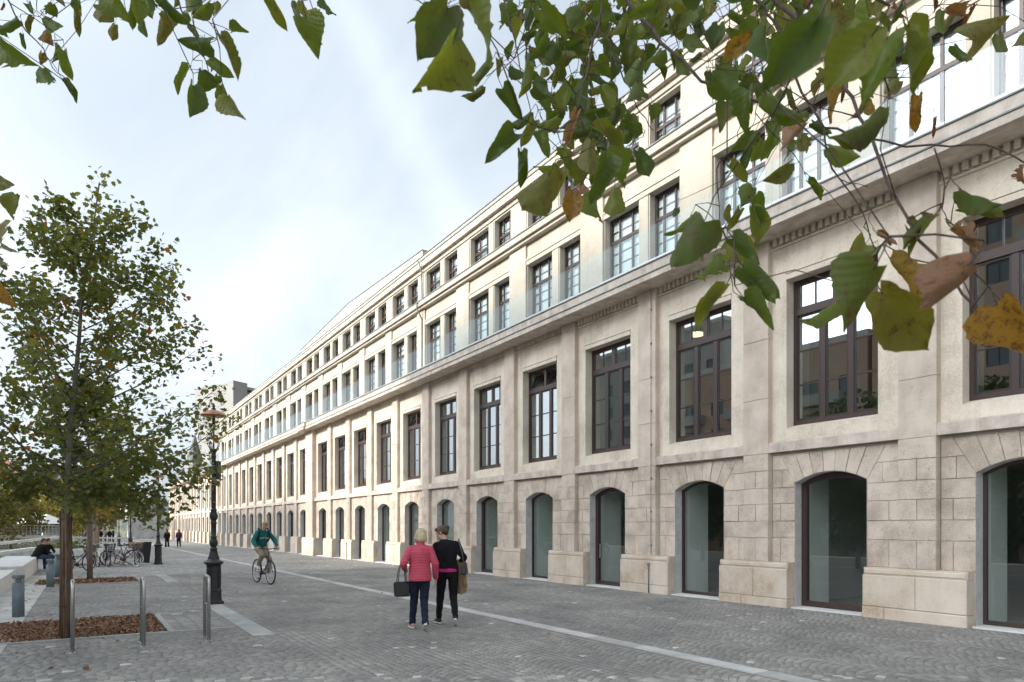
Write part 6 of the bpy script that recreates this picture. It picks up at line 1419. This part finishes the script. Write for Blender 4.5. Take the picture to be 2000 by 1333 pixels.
hair_b = noisy('blonde_hair', [(0, (.30, .22, .12)), (.5, (.52, .42, .27)), (1, (.68, .58, .42))], scale=30, stretch=(1, 1, .12), fine=140, bump=.5, bdist=.004, rough=.5, pos='object')
wr_, J, P, Mx = person('person', 'woman with blonde bob in red quilted jacket, seen from behind, black tote on her arm', (10.05, 7.60, gz(10)), hdg, J, {'hair': hair_b}, 'two women walking away', .007)
def hairfn(P, Mx, secs, mat, t, s=1.0, name='hair', vox=.008, extra=None):
    mb = MB()
    for x, y, z, rx, ry, rz in secs: mb.ell(P(x, y, z), (rx * s, ry * s, rz * s), 16, 12, 0, Mx)
    if extra: extra(mb)
    strand = lambda co: .0025 * np.sin(co[:, 0] * 330 + co[:, 1] * 240 + 2 * np.sin(co[:, 2] * 40))
    return inst(name, blend(mb, vox, 3, mat, strand, name), t)
hairfn(P, Mx, [(0, -.022, .048, .090, .098, .088), (0, -.045, -.005, .098, .080, .088), (-.055, -.035, -.055, .050, .060, .060), (.055, -.035, -.055, .050, .060, .060), (0, -.062, -.060, .078, .055, .058), (0, .03, .095, .068, .055, .035)], hair_b, wr_)
red = cloth('red_quilted_nylon', (.52, .075, .12), .5, 9, .15, .1)
mb = MB(); top(J, mb, .035, -.115, (.185, .148), upper=.066, elbow=.060, cuff=.043, belly=(.165, .130), chest=(.182, .135), sl=.97)
def quilt(co): return .0075 * (np.abs(np.sin(np.pi * (co[:, 2] + .12 * np.abs(co[:, 0])) / .043)) ** .6) - .004
inst('jacket', blend(mb, .007, 4, red, quilt, 'jacket'), wr_)
navy = cloth('navy_denim', (.018, .022, .042), .85, 14, .3); mb = MB(); trousers(J, mb, .095, .068, .050, .02, .97, .058)
fold = lambda co: .004 * np.sin(co[:, 2] * 38 + 3 * np.sin(co[:, 0] * 20 + co[:, 1] * 14)) * np.clip(1.1 - co[:, 2], 0.2, 1)
inst('trousers', blend(mb, .008, 4, navy, fold, 'trousers'), wr_)
rose = simple('rose_gold_leather', (.50, .32, .26), .4, .2)
shoe(J, 'L', wr_, rose, white_rub); shoe(J, 'R', wr_, rose, white_rub)
def tote(name, label, top_pt, yaw, w, h, d, mat, strap_h, taper=.8, zip_=False):
    p = Vector(top_pt); t = thing(name, label, 'bag', (p.x, p.y, p.z - strap_h - h), yaw)
    mb = MB(); A = [(-w / 2 * taper, -d / 2, 0), (w / 2 * taper, -d / 2, 0), (w / 2 * taper, d / 2, 0), (-w / 2 * taper, d / 2, 0), (-w / 2, -d / 3, h), (w / 2, -d / 3, h), (w / 2, d / 3, h), (-w / 2, d / 3, h)]
    A[4:8] = [(x, y, z - (.02 if i % 2 else 0)) for i, (x, y, z) in enumerate(A[4:8])]
    mb.add(A, [(0, 3, 2, 1), (4, 5, 6, 7), (0, 1, 5, 4), (1, 2, 6, 5), (2, 3, 7, 6), (3, 0, 4, 7)]); o = mb.build('bag_body', mat, t); b = o.modifiers.new('b', 'BEVEL'); b.width = .025; b.segments = 3
    for s in (-1, 1): 
        q = MB(); q.tube([(-w * .28, s * d * .3, h - .03), (-w * .20, s * d * .25, h + strap_h * .55), (-.02, s * .02, h + strap_h), (.02, s * .02, h + strap_h), (w * .20, s * d * .25, h + strap_h * .55), (w * .28, s * d * .3, h - .03)], .007, 6); q.build('strap', mat, t)
    return t
blk = simple('black_leather', (.014, .014, .016), .38)
def world(t, v): return Matrix.Translation(t.location) @ Matrix.Rotation(t.rotation_euler.z, 4, 'Z') @ Vector(v)
ar = (J['elL'] * .45 + J['wrL'] * .55)
tote('tote_bag', 'black leather tote hanging from the forearm of the woman in red', world(wr_, ar + Vector((-.035, 0, .035))), hdg + math.pi / 2 + .25, .27, .25, .12, blk, .27, .85)

# --- woman in black
J = stand(1.68, pelvis=(0, 0, .94), chest=(-.02, .05, 1.285), neck=(-.045, .09, 1.43), head=(-.085, .135, 1.545), look=(-1, .45, -.25), shL=(-.20, .06, 1.365), shR=(.155, .07, 1.39), elL=(-.225, .03, 1.09), wrL=(-.16, .25, 1.0), elR=(.275, .0, 1.13), wrR=(.20, .22, 1.03), hdL=(.4, .9, 0), pmL=(.6, 0, -1), hdR=(-.3, .9, .05), pmR=(-.6, 0, -1),
          hipL=(-.088, 0, .92), hipR=(.088, 0, .92), knL=(-.105, .16, .51), anL=(-.125, .27, .09), toeL=(-.16, .41, .028), knR=(.10, .03, .50), anR=(.11, -.20, .16), toeR=(.125, -.08, .032), ftR=(.12, .85, -.55), ftL=(-.25, .95, .02))
hair_br = noisy('brown_hair', [(0, (.045, .024, .014)), (1, (.15, .085, .05))], scale=30, stretch=(1, 1, .15), fine=140, bump=.5, bdist=.004, rough=.5, pos='object')
wb_, J, P, Mx = person('person', 'woman in black cardigan with hair clipped up, head turned to her companion', (10.22, 7.02, gz(10)), math.atan2(-.36, .93), J, {'hair': hair_br}, 'two women walking away', .007)
hairfn(P, Mx, [(0, -.020, .052, .084, .100, .080), (0, -.060, .005, .076, .062, .070), (0, -.095, .020, .045, .040, .055), (0, .045, .090, .060, .050, .035), (-.062, -.010, .015, .020, .055, .045), (.062, -.010, .015, .020, .055, .045)], hair_br, wb_)
mb = MB(); mb.ell(P(.0, -.138, .035), (.018, .016, .045), 8, 6); mb.ell(P(.02, -.150, .055), (.012, .03, .012), 8, 6); mb.ell(P(-.015, -.145, .07), (.012, .03, .010), 8, 6); mb.build('hair_clip', blk, wb_)
blackk = cloth('black_knit', (.010, .010, .012), .95, 10, .3, .3); mb = MB(); top(J, mb, .012, .005, (.178, .138), upper=.066, elbow=.058, cuff=.040, belly=(.170, .135), chest=(.182, .132), sl=.95)
inst('cardigan', blend(mb, .007, 4, blackk, lambda co: .005 * np.sin(co[:, 2] * 30 + 4 * np.sin(co[:, 0] * 12)), 'cardigan'), wb_)
pink = cloth('magenta_jersey', (.52, .03, .22), .8); mb = MB(); ps, cs = J['pelvis'], J['chest']; up = (cs - ps).normalized(); hp = XR
loft(mb, [(ps - up * .035, .176, .138, XR, YF), (ps + up * .02, .172, .135, XR, YF), (ps + up * .06, .160, .128, XR, YF)]); inst('shirt', blend(mb, .008, 2, pink, None, 'shirt'), wb_)
char = cloth('black_trousers', (.012, .012, .013), .9, 14, .3); mb = MB(); trousers(J, mb, .098, .070, .048, .0, .92, .050); inst('trousers', blend(mb, .008, 4, char, fold, 'trousers'), wb_)
canv = simple('black_canvas', (.02, .02, .022), .8); shoe(J, 'L', wb_, canv, white_rub); shoe(J, 'R', wb_, canv, white_rub)
# her shoulder bag and the coat over her arm are things she carries
sb_t = world(wb_, J['shR'] + Vector((.03, 0, .06)))
bagp = world(wb_, (.285, -.02, 0)); bt = thing('shoulder_bag', 'black shoulder bag hanging at the hip of the woman in black', 'bag', (bagp.x, bagp.y, gz(10) + .86), wb_.rotation_euler.z + R(75))
mb = MB(); mb.add([(-.13, -.05, 0), (.13, -.05, 0), (.13, .05, 0), (-.13, .05, 0), (-.10, -.025, .20), (.10, -.025, .20), (.10, .025, .20), (-.10, .025, .20)], [(0, 3, 2, 1), (4, 5, 6, 7), (0, 1, 5, 4), (1, 2, 6, 5), (2, 3, 7, 6), (3, 0, 4, 7)]); o = mb.build('bag_body', blk, bt); q = o.modifiers.new('b', 'BEVEL'); q.width = .03; q.segments = 3
inv = (Matrix.Translation(bt.location) @ Matrix.Rotation(bt.rotation_euler.z, 4, 'Z')).inverted(); tp = inv @ sb_t
mb = MB()
for s in (-1, 1): mb.tube([(s * .09, 0, .18), (s * .075 + tp.x * .3, tp.y * .35, .20 + (tp.z - .2) * .5), (tp.x + s * .012, tp.y, tp.z)], .010, 6)
mb.build('strap', simple('grey_leather', (.07, .07, .075), .45), bt); MB().ell((.0, -.045, .16), (.016, .008, .016), 8, 6).build('clasp', simple('brass', (.6, .45, .2), .3, 1), bt)
coat = cloth('camel_wool', (.28, .19, .11), .95, 9, .2, .3); cp = world(wb_, (.22, .10, 0)); ct = thing('folded_coat', 'camel coat draped over the arm of the woman in black', 'coat', (cp.x, cp.y, gz(10) + .50), wb_.rotation_euler.z)
mb = MB(); loft(mb, [((.0, 0, .02), .090, .030, XR, YF), ((.02, 0, .16), .105, .045, XR, YF), ((.01, -.02, .36), .095, .05, XR, YF), ((.0, .02, .55), .085, .06, XR, YF), ((0, .05, .60), .06, .05, XR, YF)]); loft(mb, [((.07, -.08, .17), .03, .05, XR, YF), ((.06, -.06, .40), .035, .06, XR, YF), ((.03, -.01, .58), .04, .06, XR, YF)])
inst('coat_cloth', blend(mb, .009, 3, coat, lambda co: .010 * np.sin(co[:, 0] * 62 + 2 * np.sin(co[:, 2] * 7)) * np.clip(1 - co[:, 2] / .7, .2, 1), 'coat_cloth'), ct)

# --- the cyclist
bx, by = 21.27, 7.60; chd = math.atan2(-.17, -1.04)
bk_ = bike('purple mountain bicycle ridden by the young man in teal', gpt(bx, by), chd, (.05, .03, .10), False, None, group=None, wr=.36)
J = dict(pelvis=(0, -.27, 1.09), chest=(0, -.10, 1.44), neck=(0, -.03, 1.60), head=(-.02, .035, 1.745), look=(.22, 1, -.05), shL=(-.195, -.04, 1.545), shR=(.195, -.04, 1.545), elL=(-.33, .03, 1.28), elR=(.33, .03, 1.28), wrL=(-.315, .235, 1.105), wrR=(.315, .235, 1.105), hdL=(0, .95, -.25), hdR=(0, .95, -.25), pmL=(0, -.3, -1), pmR=(0, -.3, -1),
         hipL=(-.095, -.22, 1.06), hipR=(.095, -.22, 1.06), knL=(-.115, .15, .73), anL=(-.125, .06, .30), toeL=(-.13, .19, .21), knR=(.12, .20, .86), anR=(.125, -.13, .54), toeR=(.135, .0, .46), ftL=(0, .95, -.28), ftR=(0, .98, -.2))
hair_y = noisy('fair_hair', [(0, (.34, .24, .11)), (1, (.62, .47, .27))], scale=30, fine=140, bump=.5, bdist=.004, rough=.55, pos='object')
cy, J, P, Mx = person('person', 'young man with fair hair in teal hoodie and beige trousers riding towards the viewer', gpt(bx, by), chd, J, {'hair': hair_y}, None, .007, curl=(1.0, 1.0))
hairfn(P, Mx, [(0, -.020, .060, .086, .098, .078), (0, -.055, .010, .080, .065, .075), (0, .050, .095, .070, .050, .034), (.03, .06, .105, .04, .035, .025), (-.04, .045, .11, .04, .04, .022)], hair_y, cy)
teal = cloth('teal_sweatshirt', (.018, .145, .135), .9, 10, .2, .3); mb = MB(); top(J, mb, .02, .02, (.185, .145), upper=.075, elbow=.066, cuff=.042, belly=(.185, .150), chest=(.195, .145), neckr=.075, sl=.93)
mb.ell(J['neck'] + Vector((0, -.06, -.01)), (.105, .07, .055), 14, 8)
inst('hoodie', blend(mb, .008, 4, teal, lambda co: .006 * np.sin(co[:, 2] * 34 + 5 * np.sin(co[:, 0] * 9)), 'hoodie'), cy)
# lettering across the chest: flat print, blurred in the photograph
up = (J['chest'] - J['pelvis']).normalized(); fw_d = up.cross(XR) * 1.0
fc = bpy.data.curves.new('print', 'FONT'); fc.body = 'JUST DO'; fc.size = .085; fc.align_x = 'CENTER'; fc.extrude = .003; fc.shear = .25; fc.space_character = .95
fo = bpy.data.objects.new('t', fc); COL.objects.link(fo); dg = bpy.context.evaluated_depsgraph_get(); dg.update(); pmesh = bpy.data.meshes.new_from_object(fo.evaluated_get(dg)); bpy.data.objects.remove(fo)
pmesh.materials.clear(); pmesh.materials.append(simple('white_print', (.62, .64, .63), .8))
ncf = Vector((0, up.z, -up.y)).normalized(); xx = -XR; yy = up; zz = xx.cross(yy)
pr_o = inst('chest_print', pmesh, cy); Mrot = Matrix((xx, yy, zz)).transposed(); pr_o.rotation_euler = Mrot.to_euler(); pr_o.location = J['chest'] + zz * .150 - up * .045
beige = cloth('beige_chino', (.30, .25, .185), .9, 10, .15, .2); mb = MB(); trousers(J, mb, .105, .078, .058, .05, .88); inst('trousers', blend(mb, .008, 4, beige, fold, 'trousers'), cy)
whs = simple('white_trainer', (.62, .60, .56), .6); shoe(J, 'L', cy, whs, white_rub); shoe(J, 'R', cy, whs, white_rub)
bpk = thing('backpack', 'dark backpack worn by the cyclist', 'bag', cy.location, cy.rotation_euler.z); nav = cloth('navy_nylon', (.02, .025, .04), .7)
mb = MB(); loft(mb, [((0, -.42, 1.14), .13, .05, XR, YF), ((0, -.38, 1.28), .15, .09, XR, YF), ((0, -.29, 1.50), .14, .085, XR, YF), ((0, -.22, 1.60), .09, .05, XR, YF)]); inst('pack', blend(mb, .01, 2, nav, None, 'pack'), bpk)
for s in (-1, 1):
    mb = MB(); X = s * .125
    mb.tube([(X * .8, -.19, 1.62), (X, -.06, 1.655), (X * 1.12, .055, 1.57), (X * 1.2, .07, 1.47), (X * 1.30, .02, 1.34), (X * 1.36, -.10, 1.26), (X * 1.0, -.27, 1.26)], .022, 8); mb.build('strap', nav, bpk)

# --- the two seated on the raised bench
dk = cloth('black_jersey', (.012, .012, .013), .9); jeans = cloth('blue_jeans', (.05, .075, .12), .9)
def seated(lean=.18, **kw):
    J = dict(pelvis=(0, 0, .58), chest=(0, lean, .90), neck=(0, lean + .07, 1.04), head=(0, lean + .13, 1.165), shL=(-.19, lean + .04, .99), shR=(.19, lean + .04, .99), elL=(-.24, lean + .14, .74), elR=(.24, lean + .14, .74), wrL=(-.10, lean + .34, .70), wrR=(.10, lean + .34, .70),
             hipL=(-.10, .04, .56), hipR=(.10, .04, .56), knL=(-.14, .45, .54), knR=(.14, .45, .54), anL=(-.14, .47, .12), anR=(.14, .47, .12), toeL=(-.14, .62, .05), toeR=(.14, .62, .05)); J.update(kw); return J
bp_ = gp(78, 29.4)
s1 = gpt(33.0, 13.78)
m1, J, P, Mx = person('person', 'man in black top sitting hunched on the raised white bench, back to the viewer', s1, R(-52), seated(.20, look=(.4, 1, -.1)), {'hair': hair_br}, 'couple on the bench', .014)
hairfn(P, Mx, [(0, -.02, .05, .086, .10, .085), (0, -.055, .0, .080, .065, .08)], hair_br, m1, vox=.012)
mb = MB(); top(J, mb, .01, -.05, (.19, .15), belly=(.18, .145), chest=(.20, .14), upper=.072, elbow=.06); inst('sweater', blend(mb, .014, 3, dk, None, 'sweater'), m1)
mb = MB(); trousers(J, mb, .10, .08, .06, .02); inst('jeans', blend(mb, .014, 3, jeans, None, 'jeans'), m1); shoe(J, 'L', m1, canv, white_rub); shoe(J, 'R', m1, canv, white_rub)
s2 = gpt(33.95, 13.58)
m2, J, P, Mx = person('person', 'dark haired person in black sitting behind the man, hand to chin, facing the viewer', s2, R(-150), seated(.22, look=(0, 1, 0), wrR=(.03, .42, 1.02), elR=(.20, .38, .78), hdR=(0, .2, 1)), {'hair': hair_br}, 'couple on the bench', .014)
hairfn(P, Mx, [(0, -.02, .05, .086, .10, .085), (0, -.06, -.03, .085, .07, .10)], hair_br, m2, vox=.012)
mb = MB(); top(J, mb, .01, -.05, (.18, .15), belly=(.165, .135), chest=(.18, .13)); inst('sweater', blend(mb, .014, 3, dk, None, 'sweater'), m2)
mb = MB(); trousers(J, mb, .10, .075, .055, .02); inst('jeans', blend(mb, .014, 3, jeans, None, 'jeans'), m2); shoe(J, 'L', m2, canv, white_rub); shoe(J, 'R', m2, canv, white_rub)

# --- the two long haired women far down the quay
hair_r = noisy('auburn_hair', [(0, (.06, .022, .012)), (1, (.20, .075, .04))], scale=30, fine=140, bump=.4, rough=.5, pos='object')
purple = cloth('purple_jacket', (.05, .04, .11), .7)
for loc, lab, hm, tm_, pm_, wide in ((gpt(70.7, 5.62), 'woman with dark auburn hair and wide black trousers, left of the two far walkers', hair_r, dk, dk, .10), (gpt(70.0, 4.70), 'woman with long red hair and purple jacket, right of the two far walkers', hair_r, purple, dk, .065)):
    J = stand(1.66, anR=(.09, -.14, .12), toeR=(.09, .0, .03), knR=(.09, .02, .48), anL=(-.09, .16, .09), toeL=(-.09, .30, .025), knL=(-.09, .12, .49))
    g, J, P, Mx = person('person', lab, loc, R(4), J, {'hair': hm}, 'two women far along the quay', .018, face=False)
    hairfn(P, Mx, [(0, -.02, .04, .098, .105, .095), (0, -.07, -.08, .115, .07, .13), (0, -.10, -.22, .13, .06, .14)], hm, g, vox=.016)
    mb = MB(); top(J, mb, .02, -.06, (.18, .15), upper=.072, elbow=.062); inst('jacket', blend(mb, .018, 3, tm_, None, 'jacket'), g)
    mb = MB(); trousers(J, mb, .10, .08, wide * .8, .02, 1, wide); inst('trousers', blend(mb, .018, 3, pm_, None, 'trousers'), g)
    if wide < .1:
        q = thing('backpack', 'maroon backpack on the red haired far walker', 'bag', loc, R(4) - math.pi / 2); mb = MB(); loft(mb, [((0, -.17, 1.02), .12, .06, XR, YF), ((0, -.19, 1.2), .14, .085, XR, YF), ((0, -.15, 1.38), .11, .06, XR, YF)]); mb.build('pack', cloth('maroon_nylon', (.12, .02, .04), .7), q)
        MB().tube([(-.1, -.1, 1.36), (-.12, .06, 1.38), (-.13, .12, 1.25), (-.12, -.1, 1.08)], .02, 6).build('strap', nav, q)
# --- the dark group standing far away by the tables
grey = cloth('grey_coat', (.07, .07, .075), .9); cols_ = [dk, grey, dk, purple, dk, grey, dk]
LABS = ['tall figure in dark coat standing nearest the poster in the far crowd', 'figure in grey coat at the left end of the far crowd', 'dark clad figure second from the left in the far crowd', 'figure in purple jacket amid the far crowd', 'dark clad figure behind the second tree trunk', 'grey clad figure right of the middle of the far crowd', 'dark figure beside the tall one in the far crowd']
proto = None
for i, (u, dep) in enumerate([(221, 82), (166, 92), (178, 90), (188, 94), (197, 92), (206, 95), (214, 90)]):
    p = gp(u, dep); J = stand(1.72 if i else 1.84); 
    g = thing('person', LABS[i], 'person', p, rnd.random() * 6.28, 'crowd by the far tables'); J = {k: Vector(v) for k, v in J.items()}
    b = MB(); P, Mx = head(b, J['head'], XR, YF, Vector((0, 0, 1)), 1.0); cap(b, J['neck'], .055, J['head'], .055)
    for s in 'LR':
        cap(b, J['el' + s], .045, J['wr' + s], .035); limb_hand(b, J['wr' + s], (0, .2, -1), (1 if s == 'L' else -1, 0, 0), 1.0, .5, 1 if s == 'R' else -1); cap(b, J['hip' + s], .09, J['kn' + s], .07); cap(b, J['kn' + s], .07, J['an' + s], .05); cap(b, J['an' + s], .04, J['toe' + s], .03)
    inst('body', blend(b, .022, 2, SKIN), g)
    mb = MB(); top(J, mb, .02, -.25 if i % 2 else -.08, (.19, .16), upper=.075, elbow=.066); inst('coat', blend(mb, .022, 2, cols_[i], None, 'coat'), g)
    mb = MB(); trousers(J, mb, .10, .08, .06, .0); inst('trousers', blend(mb, .022, 2, dk, None, 'trousers'), g)
    hairfn(P, Mx, [(0, -.02, .05, .09, .105, .09)], hair_br, g, vox=.02)
for i, (u, dep) in enumerate([(172, 86), (192, 86)]):
    p = gp(u, dep); t = thing('terrace_table', ['dark cafe table at the left of the far crowd', 'dark cafe table at the right of the far crowd'][i], 'table', p, 0, 'cafe tables'); MB().lathe([(.45, .72), (.45, .75)], 16).build('table_top', M['iron'], t); MB().lathe([(.25, 0), (.03, .04), (.03, .72)], 10).build('table_leg', M['iron'], t)
# --- fallen leaves
fl = MB(); fm = leafy('fallen_leaf', [(0, (.10, .05, .02)), (.5, (.20, .10, .03)), (1, (.28, .17, .05))], .1)
for i in range(260):
    x = rnd.uniform(7, 30); y = min(13.9, rnd.triangular(10.2, 13.9, 13.7)) if i < 190 else rnd.uniform(5, 13); z = gz(x) + .006; L = rnd.uniform(.04, .08); E = Euler((rnd.gauss(0, .25), rnd.gauss(0, .25), rnd.random() * 6.28)).to_matrix()
    fl.add([Vector((x, y, z + .012)) + E @ (Vector(v) * L) for v in LS[0]], LS[1], 0, False, rnd.uniform(.01, 1))
tag(fl.build('fallen_leaves', fm), kind='stuff')
